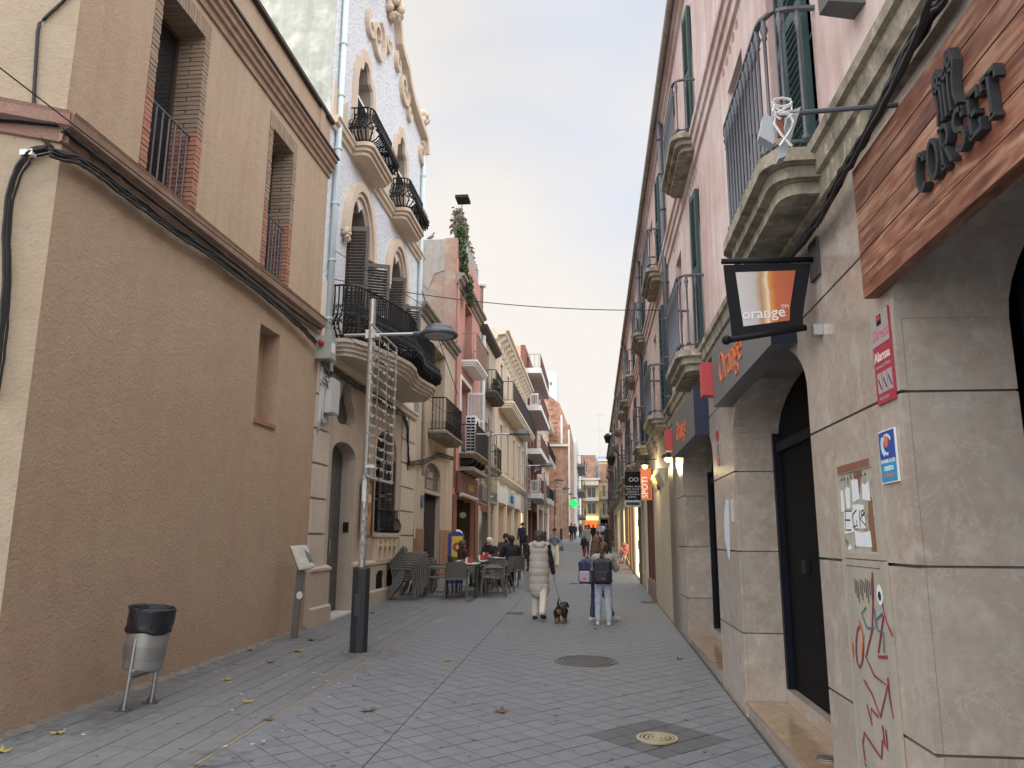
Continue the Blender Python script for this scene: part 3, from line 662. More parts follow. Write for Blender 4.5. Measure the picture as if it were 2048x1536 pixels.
# wainscot
b = MB(FL); b.prism(rect(11.80, 12.70, -.3, 1.12), .001, .07); b.build('wainscot', m_greige, L2)
b = MB(FL); b.prism(rect(14.08, 18.74, -.3, 1.12), .001, .07, [arch(15.50, 16.10, .50, .86, .98, 6), arch(16.32, 16.90, .50, .86, .98, 6)]); b.build('wainscot', m_greige, L2)
for a, c_ in ((11.79, 12.72), (14.06, 18.75)):
    b = MB(FL); b.sweep([(.0, -.3), (.11, -.3), (.11, gz(a)+.28), (.072, gz(a)+.31), (.0, gz(a)+.31)], a, c_); b.build('plinth', m_greige, L2)
    cornice(L2, FL, a, c_, 1.12, [(0, -.03), (.09, -.02), (.09, .02), (.0, .06)], m_quoin, 'wainscot_cap')
for Vv in ((15.5, 16.1), (16.32, 16.9)):
    q = MB(FL); q.box(Vv[0], Vv[1], .5, .98, -.10, -.08); o = q.build('vent', m_dark, L2)
    for i in range(8): t = MB(FL); x = Vv[0]+(i+.5)*(Vv[1]-Vv[0])/8; t.tube([(x+.02*math.sin(j),   .52+.44*j/8, .03) for j in range(9)], .010, 4); t.build('grille_bar', m_iron, o)
# window with balustrade
opening_window(L2, FL, 15.42, 17.08, 1.72, 3.90, -.24, m_shut, 2, 3, shape=WI)
shutter(L2, FL, (17.0, -.22), (16.9, .05), .26, 1.75, 3.3, m_shut, .055); shutter(L2, FL, (16.5, -.22), (16.95, -.18), .42, 1.75, 3.3, m_shut, .055)
b = MB(FL); b.box(15.36, 17.12, 1.64, 1.72, -.1, .12); b.build('window_sill', m_quoin, L2)
for i in range(14):
    x = 15.5+i*.117; b = MB(FL); b.tube([(x, 1.73, .08), (x, 1.78, .14), (x, 1.88, .16), (x, 1.98, .12), (x, 2.05, .07), (x, 2.2, .06)], .012, 5); b.build('window_guard_bar', m_iron, L2)
b = MB(FL); b.tube([(15.45, 2.2, .06), (17.06, 2.2, .06)], .016, 6); b.build('window_guard_rail', m_iron, L2)
hol = [arch(15.55+.37*i, 15.80+.37*i, 1.20, 1.36, 1.46, 6) for i in range(4)]+[arch(15.60+.37*i, 15.75+.37*i, 1.49, 1.54, 1.59, 6) for i in range(4)]
b = MB(FL); b.prism(rect(15.42, 17.06, 1.15, 1.637), .002, .09, hol); b.build('balustrade_panel', m_trim, L2)
# door
b = MB(FL); b.prism([(13.385+(p[0]-13.385)*.998, p[1]) for p in DO], -.30, -.26); d = b.build('door', m_doorg, L2)
for (a, c_, e, f_) in ((12.80, 13.32, .42, 1.5), (13.42, 13.97, .42, 1.5), (12.80, 13.32, 1.6, 2.9), (13.42, 13.97, 1.6, 2.9)):
    b = MB(FL); b.box(a, c_, e, f_, -.27, -.245); b.build('panel', m_doorg, d)
b = MB(FL); b.tube([(13.45, 1.35, -.22), (13.45, 1.6, -.22)], .015, 6); b.build('handle', m_steel, d)
b = MB(FL); b.prism(TR, -.20, -.16); b.build('fanlight', M('taupe_glass', (.06, .055, .05), .4, .1, 4), L2)
b = MB(FL); b.box(12.73, 14.04, .16, .33, -.40, .09); b.build('door_step', M('white_marble', (.62, .62, .62), .4, .08, 5), L2)
b = MB(FL); b.box(14.02, 14.049, 1.72, 1.90, -.18, -.08); b.build('intercom', m_iron, L2)
# pipes
for uu, v0, v1, nm in ((12.02, 4.7, 11.9, 7), (18.55, 4.7, 11.6, 6)): pipe(L2, FL, [(uu, v0, .07), (uu, v1, .07)], .055, m_pvc, clips=nm)
pipe(L2, FL, [(17.95, 4.5, .04), (17.95, 3.2, .04)], .012, m_cable, 'wall_cable')
# display case by the door
t = thing('display_case', 'wooden framed display case on the white house behind the lamp post', 'display case', FL(14.45, 1.65, .08))
b = MB(FL); b.prism(rect(14.35, 14.95, 1.62, 2.75), .071, .12, [rect(14.40, 14.90, 1.67, 2.70)]); b.build('frame', m_wood, t)
b = MB(FL); b.box(14.40, 14.90, 1.67, 2.70, .073, .09); b.build('backing', M('amber_display', (.42, .27, .12), .5, .4, 6, c2=(.10, .05, .03)), t)
for i in range(5): b = MB(FL); x = 14.43+.22*(i % 2); y = 1.72+.19*i; b.box(x, x+.20, y, y+.15, .0905, .096); b.build('photograph', M('case_print%d' % (i % 3), ((.6, .5, .3), (.5, .2, .08), (.2, .15, .12))[i % 3], .5, .3, 20), t)
# ------------------------------------------------------------------ boxes and conduits at the joint of the houses
m_boxg = M('grey_green_box', (.33, .36, .34), .5, .1, 6); m_boxw = M('pale_grey_box', (.50, .52, .53), .5, .1, 6, streak=.2); m_red = M('red_lamp', (.35, .02, .03), .3, 0)
def ubox(name, label, u0, u1, v0, v1, d, mat, extra=None):
    t = thing(name, label, 'utility box', FL(u0, v0, 0)); b = MB(FL); b.box(u0, u1, v0, v1, .0, d); o = b.build('case', mat, t)
    b = MB(FL); b.box(u0+.02, u1-.02, v0+.02, v1-.02, d-.001, d+.012); b.build('lid', mat, t); return t
t = ubox('utility_box', 'grey green box with red lamp where tan and white houses meet', 11.62, 11.95, 4.44, 4.82, .24, m_boxg)
b = MB(lambda u, v, w: (XL+w, 11.62-v*0+v, u)); b = MB(FL); b.lathe([(.03, -.02), (.055, -.04), (.05, -.09), (.02, -.11)], (11.62, 4.68, .12), 10, axis=0); b.build('signal_lamp', m_red, t)
b = MB(FL); b.box(11.7, 11.86, 4.56, 4.72, .252, .256); b.build('sticker', m_white, t)
ubox('utility_box', 'tall narrow pale box behind the red lamp box', 11.96, 12.14, 4.3, 5.0, .14, m_boxg)
ubox('utility_box', 'pale grey meter box with conduit on the white house quoins', 11.98, 12.35, 3.62, 4.20, .20, m_boxw)
t = thing('conduit', 'two pale conduits curving into the meter box', 'conduit', FL(11.86, 3.4, 0))
for k, pts in enumerate(([(11.86, 4.35, .05), (11.86, 4.0, .05), (11.84, 3.5, .05), (11.84, 3.3, .05)], [(11.94, 4.25, .06), (11.93, 3.8, .06), (11.93, 3.55, .06), (11.98, 3.46, .06), (12.08, 3.47, .06), (12.12, 3.6, .06)])):
    b = MB(FL); b.tube(pts, .035, 8); b.build('pipe', m_boxw, t, smooth=True)
t = thing('cable_tangle', 'tangle of thin black wires hanging below the red lamp box', 'cable', FL(11.9, 4.3, 0))
for i in range(9):
    b = MB(FL); a0 = random.random()*6; b.tube([(11.85+.03*i+.08*math.sin(a0+k), 4.42-.05*k*(1+.2*random.random()), .10+.05*math.cos(a0+k)) for k in range(8)], .007, 4); b.build('wire', m_cable, t)
bundle('cable_bundle', 'dark cable bundle under the big curved balcony running to the next house', FL, [(12.1, 4.42, .05), (13.5, 4.40, .05), (15.5, 4.42, .05), (17.2, 4.40, .05), (17.6, 4.25, .05), (17.8, 3.6, .05), (17.9, 3.35, .05), (19.5, 3.55, .05), (21.5, 3.95, .05), (23.6, 4.05, .06)], 6, .020, .015, 60, 8)
bundle('cable_bundle', 'thin wire along the foot of the tall arched windows of the white house', FL, [(12.0, 6.4, .12), (14.6, 6.2, 1.1), (17.2, 6.1, 1.0), (18.7, 6.2, .15)], 1, .010, .002, 20, 9)
# ------------------------------------------------------------------ L3: low beige house
m_beige = M('beige_render', (.50, .42, .325), .88, .10, 1.6, .2, 50, streak=.22, c2=(.44, .365, .285))
m_terra = M('terracotta_tile', (.25, .125, .07), .6, .18, 5, .1, 60, rnd=.12)
m_shutbrown = M('brown_lattice', (.05, .04, .038), .6, .2, 20)
L3 = thing('beige_house', 'low beige house with arched brown doorway beside the white house', 'building', (XL, 18.76, gz(18.76)))
D3 = arch(20.05, 22.2, .2, 3.25, 3.66, 10); W3 = rect(20.75, 22.5, 4.46, 7.0)
front(L3, FL, rect(18.755, 24.08, -.3, 7.52), [D3, W3], m_beige, .4)
body(L3, 18.755, 24.08, 7.4, 'L', m_beige, 9, .4)
cornice(L3, FL, 18.76, 24.1, 7.5, [(0, -.16), (.05, -.15), (.06, -.06), (.14, -.03), (.15, .04), (.22, .07), (.23, .13), (-.4, .15), (-.4, -.16)], m_stone)
b = MB(FL); b.add([(18.76, 7.65, -.45), (24.08, 7.65, -.45), (24.08, 9.2, -3.5), (18.76, 9.2, -3.5), (18.76, 7.5, -.45), (24.08, 7.5, -.45), (24.08, 7.5, -3.5), (18.76, 7.5, -3.5)], [(0, 1, 2, 3), (4, 5, 6, 7), (0, 1, 5, 4), (1, 2, 6, 5), (2, 3, 7, 6), (3, 0, 4, 7)]); b.build('roof', m_terra, L3)
opening_window(L3, FL, 20.75, 22.5, 4.46, 7.0, -.3, m_beige, 2, 3)
balcony(L3, FL, 20.25, 23.0, 4.46, .52, .16, .92, .10, smat=m_stone, fancy='loops')
b = MB(FL); b.box(20.05, 22.2, 2.80, 2.90, -.16, .0); b.build('door_lintel', m_greige, L3)
b = MB(FL); b.prism(arch(20.06, 22.19, 2.901, 3.25, 3.655, 10), -.14, -.09); o = b.build('sign_board', m_shut, L3)
text_mb(FL, 'Casas', 21.1, 3.28, .30, -.089, .006, 1).build('lettering', m_tymp, o)
for i in range(4): b = MB(FL); b.box(20.7, 21.5, 2.98+.06*i, 3.0+.06*i, -.089, -.084); b.build('small_print', m_tymp, o)
b = MB(FL); b.box(20.06, 22.19, .2, 2.80, -.16, -.14); o = b.build('security_shutter', m_dark, L3)
lat = MB(FL)
for i in range(-14, 16):
    for sg in (1, -1):
        x0 = 20.06+(i*.15); a, c_ = (x0, .25), (x0+sg*2.0, 2.8)
        # clip to opening
        pts = [(x0+sg*t*2.0/2.55, .25+t) for t in np.linspace(0, 2.5, 26) if 20.08 < x0+sg*t*2.0/2.55 < 22.17]
        if len(pts) > 1: lat.tube([(pts[0][0], pts[0][1], -.13), (pts[-1][0], pts[-1][1], -.13)], .009, 4)
lat.build('lattice', m_shutbrown, o, kind='stuff')
tw = {}
for a, c_ in ((18.77, 20.04), (22.22, 24.06)):
    n = 5; wdt = (c_-a)/n
    for i in range(n):
        k = round(wdt, 3)
        if k not in tw: x = MB(lambda u, v, w: (w, u, v)); x.box(0, wdt-.012, -.5, 1.85, 0, .025); tw[k] = shared('wall_tile', x, m_terra)
        piece('wall_tile', tw[k], L3, FL(a+i*wdt, 0, 0))
pipe(L3, FL, [(19.55, 3.2, .06), (19.55, 6.9, .06)], .045, m_beige, clips=4)
for u_, v_ in ((19.5, 3.25), (18.95, 1.75)):
    b = MB(FL); b.box(u_-.05, u_+.05, v_-.14, v_+.14, .001, .03); b.build('number_plate', m_tymp, L3)
t = thing('wall_plaque', 'small blue round plaque beside the arched brown doorway', 'plaque', FL(19.75, 2.55, .03)); b = MB(FL); b.lathe([(.13, 0), (.13, .03), (.1, .035)], (19.75, 2.55, .0), 14, axis=0)
b = MB(FL); b.prism([(19.75+.14*math.cos(a), 2.55+.17*math.sin(a)) for a in np.linspace(0, 6.0, 14)], .001, .04); b.build('disc', M('enamel_blue', (.06, .10, .22), .4, 0), t)
# ------------------------------------------------------------------ L4: pink house
m_pink = M('salmon_render', (.52, .235, .20), .88, .10, 1.2, .2, 40, streak=.25, c2=(.48, .26, .22))
m_party = M('patched_party_wall', (.33, .21, .165), .92, .18, .55, .35, 18, c2=(.29, .275, .255), c3=(.40, .33, .25))
m_greyw = M('grey_render', (.33, .32, .30), .9, .15, 1, .3, 25, streak=.2)
L4 = thing('pink_house', 'tall salmon pink house with plants on its roof terrace', 'building', (XL, 24.1, gz(24.1)))
P1, P2, P3 = rect(25.9, 27.5, 7.65, 9.85), rect(25.3, 27.4, 4.5, 6.95), rect(24.75, 28.7, .3, 3.05)
front(L4, FL, rect(24.1, 29.5, -.3, 11.55), [P1, P2, P3], m_pink, .4)
body(L4, 24.1, 29.5, 11.5, 'L', m_party, 9, .4, ground=(3.06, 1.65))
b = MB(FL); b.box(24.06, 24.098, 7.6, 9.3, -3.0, -.41); b.F = FL
b = MB(FL); b.prism([(-4.0, 10.35), (-3.2, 10.55), (-2.6, 10.2), (-1.9, 10.45), (-1.2, 10.1), (-.75, 10.3), (-.42, 10.2), (-.42, 11.5), (-4.0, 11.5)], 0, .03); b.F = lambda u, v, w: (XL+u, 24.1-w, v)
q = MB(lambda u, v, w: (XL+u, 24.1-w, v)); q.prism([(-4.0, 10.35), (-3.2, 10.55), (-2.6, 10.2), (-1.9, 10.45), (-1.2, 10.0), (-.95, 9.75), (-.75, 10.3), (-.42, 10.4), (-.42, 11.5), (-4.0, 11.5)], .001, .02); q.build('grey_patch', m_greyw, L4)
for pts in ([(-1.25, 8.1), (-1.1, 8.35), (-.95, 8.6), (-.9, 8.5), (-1.05, 8.15)], [(-.85, 7.75), (-.72, 8.1), (-.66, 8.25), (-.6, 8.0), (-.7, 7.7)]):
    q = MB(lambda u, v, w: (XL+u, 24.1-w, v)); q.prism(pts, .001, .015); q.build('plaster_scar', m_tymp, L4)
b = MB(FL); b.box(24.078, 24.0985, 7.4, 11.54, -.415, -.012); b.build('side_return', m_party, L4)
cornice(L4, FL, 24.05, 29.55, 10.15, [(0, -.22), (.05, -.2), (.07, -.1), (.16, -.06), (.18, .03), (.27, .06), (.28, .13), (0, .16)], m_stone)
opening_window(L4, FL, *[P1[0][0], P1[1][0], 7.65, 9.85], -.3, m_shut, 2, 2); opening_window(L4, FL, P2[0][0], P2[1][0], 4.5, 6.95, -.3, m_white, 2, 2)
b = MB(FL); b.prism(rect(25.18, 27.52, 4.4, 7.08), .001, .03, [[(p[0], p[1]) for p in P2]]); b.build('white_surround', m_white, L4)
balcony(L4, FL, 25.35, 28.1, 7.62, .55, .20, .95, .13, smat=m_white, rmat=m_mould, panel=M('brown_screen', (.13, .095, .09), .7, .15, 8))
balcony(L4, FL, 25.2, 28.6, 4.42, .60, .16, .95, .12, smat=m_stone, panel=M('grey_screen', (.17, .175, .18), .7, .15, 8))
shutter(L4, FL, (27.38, -.1), (27.45, .5), .62, 4.75, 6.85, m_white, .065)
# brown corbels under the lower balcony
brackets(L4, FL, [25.5, 26.3, 27.2, 28.2], 3.75, 4.25, .45, .09, m_iron)
# air conditioner on the lower balcony
t = thing('air_conditioner', 'large white air conditioner on the pink house balcony', 'air conditioner', FL(25.95, 4.42, .3))
b = MB(FL); b.box(25.75, 26.65, 4.47, 5.75, .12, .46); b.build('case', m_white, t)
for i in range(11):
    for k in range(2): b = MB(FL); b.box(25.738, 25.751, 4.56+i*.105, 4.62+i*.105, .155+k*.15, .28+k*.15); b.build('grille_slot', m_dark, t)
b = MB(FL); b.lathe([(.25, 0), (.25, .02), (.03, .02)], (26.2, 5.4, .46), 14, axis=0); 
for i in range(2): b = MB(FL); b.prism([(26.2+.22*math.cos(a), 4.8+.6*i+.22*math.sin(a)) for a in np.linspace(0, 6, 16)], .459, .47); b.build('fan_grille', m_dark, t)
# shop front below
b = MB(FL); b.box(24.5, 28.9, 3.08, 3.75, .005, .10); sb_ = b.build('shop_sign', M('maroon_sign', (.12, .035, .035), .5, .15, 6), L4)
text_mb(FL, 'ROSTES', 27.2, 3.24, .34, .10, .02, 1).build('lettering', M('sign_gold', (.6, .42, .16), .5, 0), sb_)
b = MB(FL); b.box(25.2, 28.6, 3.82, 3.95, .0, .5); b.build('concrete_lintel', m_stone, L4)
aw = M('maroon_awning', (.16, .055, .055), .8, .15, 6, .1, 40)
b = MB(FL); b.tube([(24.9, 3.02, .14), (28.4, 3.02, .14)], .07, 8); a_ = b.build('awning', m_boxw, L4)
b = MB(FL); b.hull8([(25.2, 2.98, .12), (28.3, 2.98, .12), (28.3, 2.72, .75), (25.2, 2.72, .75), (25.2, 2.995, .12), (28.3, 2.995, .12), (28.3, 2.735, .75), (25.2, 2.735, .75)]); b.box(25.2, 28.3, 2.50, 2.72, .74, .75); b.build('awning_cloth', aw, a_)
m_glow = M('lit_shop_wall', (1.0, .74, .36), .6, .25, 3, emit=.5)
m_glowy = M('lit_yellow_panel', (1.0, .75, .22), .5, .1, 3, emit=.45)
b = MB(FL); b.box(24.76, 28.7, .3, 3.05, -1.6, -1.5); s_ = b.build('shop_back', M('brown_shop_wall', (.12, .065, .035), .6, .3, 4), L4)
b = MB(FL); b.box(28.30, 28.36, .4, 2.75, -1.48, -1.05); b.build('lit_panel', m_glowy, L4)
FJ = lambda u, v, w: (XL-.5+u, 28.25-w, v)
b = MB(FJ); b.box(-.50, .42, .35, 2.9, -.05, 0); pn = b.build('poster_board', M('poster_brown', (.16, .075, .04), .5, .5, 3, c2=(.04, .03, .03)), L4)
for i, (u_, v_, s_, c_) in enumerate(((-.05, 1.75, .27, (.85, .82, .78)), (-.03, 1.72, .17, (.75, .25, .06)), (-.2, 2.45, .16, (.5, .2, .1)), (.15, 2.45, .16, (.15, .2, .1)), (-.02, .9, .22, (.75, .28, .05)))):
    b = MB(FJ); b.prism([(u_+s_*.8*math.cos(a), v_+s_*.7*math.sin(a)) for a in np.linspace(0, 5.9, 14)], .0, .004+.004*i); b.build('printed_dish', M('poster%d' % i, c_, .5, .1, 5, emit=.12), pn)
for a, c_ in ((24.15, 24.74), (28.71, 29.45)): b = MB(FL); b.box(a, c_, -.3, 3.0, .001, .04); b.build('pilaster', M('maroon_paint', (.16, .06, .055), .6, .2, 4), L4)
# roof terrace fence and plants
b = MB(FL); b.box(24.6, 29.4, 11.56, 12.3, -.12, -.08); tf = b.build('terrace_screen', m_greyw, L4)
def ivy(name, label, parent, F, boxes, n, mat, s=.09, seed=3, kind='stuff'):
    r = np.random.default_rng(seed); b = MB(F)
    for i in range(n):
        bx = boxes[r.integers(len(boxes))]; c = np.array([r.uniform(bx[0], bx[1]), r.uniform(bx[2], bx[3]), r.uniform(bx[4], bx[5])]); d1 = r.normal(size=3); d1 /= np.linalg.norm(d1); d2 = np.cross(d1, r.normal(size=3)); d2 /= np.linalg.norm(d2); q = s*r.uniform(.5, 1.2)
        b.add([tuple(c-d1*q), tuple(c+d2*q*.45), tuple(c+d1*q), tuple(c-d2*q*.45)], [(0, 1, 2), (0, 2, 3)])
    o = b.build('foliage', mat, parent); return o
m_ivy = M('ivy_leaf', (.045, .085, .03), .6, .35, 12); m_grass = M('dry_grass', (.17, .15, .12), .8, .3, 12)
t = thing('hanging_ivy', 'green ivy trailing down from the pink house roof edge', 'plant', FL(24.7, 11.4, .05)); ivy('', '', t, FL, [(24.3, 25.3, 10.9, 12.0, -.1, .15), (24.5, 25.2, 10.2, 11.2, .0, .22), (24.9, 25.4, 9.5, 10.5, .2, .36), (24.3, 24.8, 11.3, 12.1, -.1, .1)], 1500, m_ivy)
b = MB(FL); b.tube([(24.6, 12.0, .05), (24.8, 11, .2), (25.1, 9.7, .32)], .012, 4); b.build('stem', m_wood, t)
t = thing('terrace_shrub', 'greyish wispy shrubs along the pink house terrace screen', 'plant', FL(26, 12.2, -.2)); ivy('', '', t, FL, [(24.8, 29.3, 12.1, 12.9, -.4, -.1), (25.2, 27.0, 12.3, 13.2, -.4, -.1)], 700, m_grass, .13, 5)
b = MB(FL)
for i in range(14): x = 24.9+i*.32; b.tube([(x, 11.6, -.25), (x+.1*random.uniform(-1, 1), 12.9, -.25)], .01, 4)
b.build('stem', m_wood, t)
t = thing('roof_lamp', 'dark floodlight on a bent arm above the pink house roof', 'lamp', FL(25.2, 11.56, -.2)); b = MB(FL); b.tube([(25.5, 11.5, -.25), (25.5, 12.6, -.2), (25.3, 13.0, -.1), (24.9, 13.2, .0)], .02, 6); b.build('arm', m_boxw, t)
b = MB(FL); b.box(24.3, 24.9, 13.1, 13.2, -.15, .3); b.build('lamp_head', m_iron, t)
pipe(L4, FL, [(24.2, 3.2, .05), (24.2, 10, .05)], .03, m_mould, clips=5)
# ------------------------------------------------------------------ R1: pink house over a marble ground floor
def marble(name, a, b_, vein, rough, rnd=.06, scale=1.6):
    m = M(name, a, rough, .14, scale, 0, 60, rnd=rnd, c2=b_, detail=7, c3=tuple(min(.55, x*1.05+.008) for x in a)); n = m.node_tree.nodes; l = m.node_tree.links; bs = n['Principled BSDF']
    src = bs.inputs['Base Color'].links[0].from_socket
    g_ = n.new('ShaderNodeNewGeometry'); mpn = n.new('ShaderNodeMapping'); mpn.inputs['Rotation'].default_value = (.6, .5, .4); l.new(g_.outputs['Position'], mpn.inputs[0])
    oi = n.new('ShaderNodeObjectInfo'); cmb = n.new('ShaderNodeMath'); cmb.operation = 'MULTIPLY'; cmb.inputs[1].default_value = 30; l.new(oi.outputs['Random'], cmb.inputs[0])
    no = n.new('ShaderNodeTexNoise'); no.noise_dimensions = '4D'; no.inputs['Scale'].default_value = 3.2; no.inputs['Detail'].default_value = 8; no.inputs['Roughness'].default_value = .66; no.inputs['Distortion'].default_value = 1.2
    l.new(mpn.outputs[0], no.inputs['Vector']); l.new(cmb.outputs[0], no.inputs['W'])
    s_ = n.new('ShaderNodeMath'); s_.operation = 'SUBTRACT'; s_.inputs[1].default_value = .5; l.new(no.outputs[0], s_.inputs[0])
    ab = n.new('ShaderNodeMath'); ab.operation = 'ABSOLUTE'; l.new(s_.outputs[0], ab.inputs[0])
    mr = n.new('ShaderNodeMapRange'); mr.inputs[1].default_value = 0; mr.inputs[2].default_value = .014; mr.inputs[3].default_value = .38; mr.inputs[4].default_value = 0; l.new(ab.outputs[0], mr.inputs[0])
    mi = n.new('ShaderNodeMixRGB'); mi.inputs[2].default_value = tuple(vein)+(1,); l.new(src, mi.inputs[1]); l.new(mr.outputs[0], mi.inputs[0]); l.new(mi.outputs[0], bs.inputs['Base Color'])
    return m
m_marble = marble('beige_marble', (.40, .355, .310), (.335, .270, .225), (.52, .50, .47), .20, rnd=.09, scale=2.2)
m_tanmar = marble('tan_marble_step', (.33, .235, .15), (.27, .185, .12), (.5, .4, .28), .16)
m_rpink = M('pale_pink_render', (.64, .465, .435), .9, .08, 1.1, .2, 50, c2=(.74, .625, .60), streak=.2)
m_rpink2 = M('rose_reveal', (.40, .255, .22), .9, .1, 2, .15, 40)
m_rstone = M('old_balcony_stone', (.40, .355, .275), .9, .25, 4, .5, 40, streak=.5, c2=(.26, .23, .18), c3=(.50, .455, .35))
m_green = M('teal_shutter', (.022, .062, .066), .5, .15, 6, .05, 80)
m_navy = M('navy_sign_end', (.010, .018, .045), .4, .1, 4)
m_grsign = M('grey_sign_face', (.13, .135, .14), .45, .08, 3)
m_orange = M('orange_letter', (.70, .155, .05), .5, .08, 8)
m_redbox = M('red_alarm_box', (.45, .05, .055), .4, .06, 6)
m_blacks = M('matte_black_sign', (.008, .009, .012), .6, .12, 8, spec=.2)
R1 = thing('pink_house', 'pale pink house with green shutters above a marble shop front at the right', 'building', (XR, -3.5, gz(-3.5)))
ARC = [(.25, 3.25, 2.53, 3.06), (4.60, 7.10, 2.50, 2.95), (8.30, 11.16, 2.50, 2.95)]
U0, U1 = -3.5, 12.14
def edge(v, i, side):
    a, c_, vs, vt = ARC[i]
    cu, hw = (a+c_)/2, (c_-a)/2
    if v >= vt: return cu
    k = 1 if v <= vs else math.sqrt(max(0, 1-((v-vs)/(vt-vs))**2))
    return cu+side*hw*k
piers = [(None, 0), (0, 1), (1, 2), (2, None)]
Lm = lambda i, v: (edge(v, i, 1) if i is not None else U0)
Rm = lambda j, v: (edge(v, j, -1) if j is not None else U1)
courses = [(-.4, .13), (.13, .83), (.83, 1.52), (1.52, 2.22), (2.22, 2.92), (2.92, 3.42)]
core = MB(FR)
for (i, j) in piers:
    vsamp = np.linspace(-.4, 3.42, 60)
    core.prism([(Lm(i, v)+(.024 if i is not None else 0), v) for v in vsamp]+[(Rm(j, v)-(.024 if j is not None else 0), v) for v in vsamp[::-1]], -.46, -.030)
core.build('ground_floor_core', M('grey_mortar', (.20, .19, .175), .9, .1, 5), R1)
for (i, j) in piers:
    for (va, vb) in courses:
        g_ = .0065; n = 2 if vb < 2.3 else 12; vsamp = np.linspace(va+g_, vb-g_, n)
        splits = [(0, 1)]
        if (i, j) == (0, 1): splits = [(0, .33), (.33, .70), (.70, 1)]
        elif i is None: splits = [(k/3, (k+1)/3) for k in range(3)]
        elif vb < 2.3 and j is None: splits = [(0, 1)]
        for s0, s1 in splits:
            Lf = lambda v: Lm(i, v)+(Rm(j, v)-Lm(i, v))*s0+(.0 if s0 == 0 else .0015)
            Rf = lambda v: Lm(i, v)+(Rm(j, v)-Lm(i, v))*s1-(.0 if s1 == 1 else .0015)
            b = MB(FR); b.prism([(Lf(v), v) for v in vsamp]+[(Rf(v), v) for v in vsamp[::-1]], -.029, random.uniform(-.001, .001)); b.build('marble_slab', m_marble, R1)
# jambs by course and soffits
for k, (a, c_, vs, vt) in enumerate(ARC):
    for (va, vb) in courses[:4]:
        for u_, sg in ((a, -1), (c_, 1)):
            b = MB(FR); x0, x1 = sorted((u_+sg*.002, u_+sg*.023)); b.box(x0, x1, va+.005, min(vb, vs)-.005, -.455, -.0305); b.build('jamb_slab', m_marble, R1)
    for u_, sg in ((a, -1), (c_, 1)):
        b = MB(FR); x0, x1 = sorted((u_+sg*.002, u_+sg*.023)); b.box(x0, x1, 2.225, vs, -.455, -.0305); b.build('jamb_slab', m_marble, R1)
    cu, hw = (a+c_)/2, (c_-a)/2; b = MB(FR); n = 24; vs_ = []
    for q in range(n+1):
        t = math.pi*q/n
        for e in (0, .03):
            for w_ in (-.004, -.455): vs_.append((cu+(hw+e)*math.cos(t), vs+(vt-vs+e)*math.sin(t), w_))
    fs = []
    for q in range(n):
        o_ = 4*q; fs += [(o_, o_+1, o_+5, o_+4), (o_+2, o_+6, o_+7, o_+3), (o_, o_+4, o_+6, o_+2), (o_+1, o_+3, o_+7, o_+5)]
    b.add(vs_, fs); b.build('arch_soffit', m_marble, R1)
# steps and doors in the arches
for k, (a, c_) in enumerate(((4.60, 7.10), (8.30, 11.16))):
    zt = (.28, .33)[k]
    b = MB(FR); b.box(a+.003, c_-.003, -.3, zt-.025, -.5, -.012); b.build('step_riser', m_marble, R1)
    b = MB(FR); b.box(a+.003, c_-.003, zt-.024, zt, -.5, .006); b.build('step', m_tanmar, R1)
    b = MB(FR); b.box(a+.003, c_-.003, zt+.001, zt+.11, -.46, -.33); b.build('door_sill', m_marble, R1)
    b = MB(FR); b.prism(arch(a+.002, c_-.002, zt+.111, 2.5, 2.94, 12), -.44, -.40); d = b.build('shop_door', M('black_door', (.004, .004, .005), .7, .1, 6, spec=.12), R1)
    b = MB(FR); b.box(c_-.07, c_-.004, zt+.112, 2.55, -.398, -.34); b.build('door_frame', M('dark_navy_frame', (.005, .007, .013), .5, .1, 6, spec=.2), d)
    b = MB(FR); b.box(a+.01, c_-.08, 2.38, 2.46, -.398, -.36); b.build('transom', m_blacks, d)
    b = MB(FR); b.box((a+c_)/2+.5, (a+c_)/2+.62, 1.36, 1.46, -.399, -.37); b.build('lock', m_iron, d)
    b = MB(FR); b.prism([(a+.55+.09*math.cos(t), zt+.0+.0*t) for t in np.linspace(0, 6, 8)], -.2, -.2) if False else None
b = MB(FR); b.box(.2, 3.28, .45, 3.1, -.60, -.56); sf = b.build('shop_front', M('dark_shop_glass', (.03, .018, .014), .12, 0, spec=.7), R1)
b = MB(FR); b.box(3.14, 3.25, -.1, 3.0, -.559, -.50); b.build('shop_frame', m_blacks, sf); b = MB(FR); b.box(.2, 3.14, 2.50, 2.62, -.559, -.50); b.build('shop_frame', m_blacks, sf)
b = MB(FR); b.box(.26, 3.24, -.4, .45, -.62, -.44); b.build('shop_step', m_tanmar, R1)
b = MB(FR); b.box(.2, 11.2, -.3, 3.4, -3, -.66); b.build('shop_interior', m_dark, R1)
b = MB(); ctr = (XR+.17, 5.35, .283); b.lathe([(.07, 0), (.07, .006), (.04, .010)], ctr, 12); b.build('floor_knob', m_steel, R1)
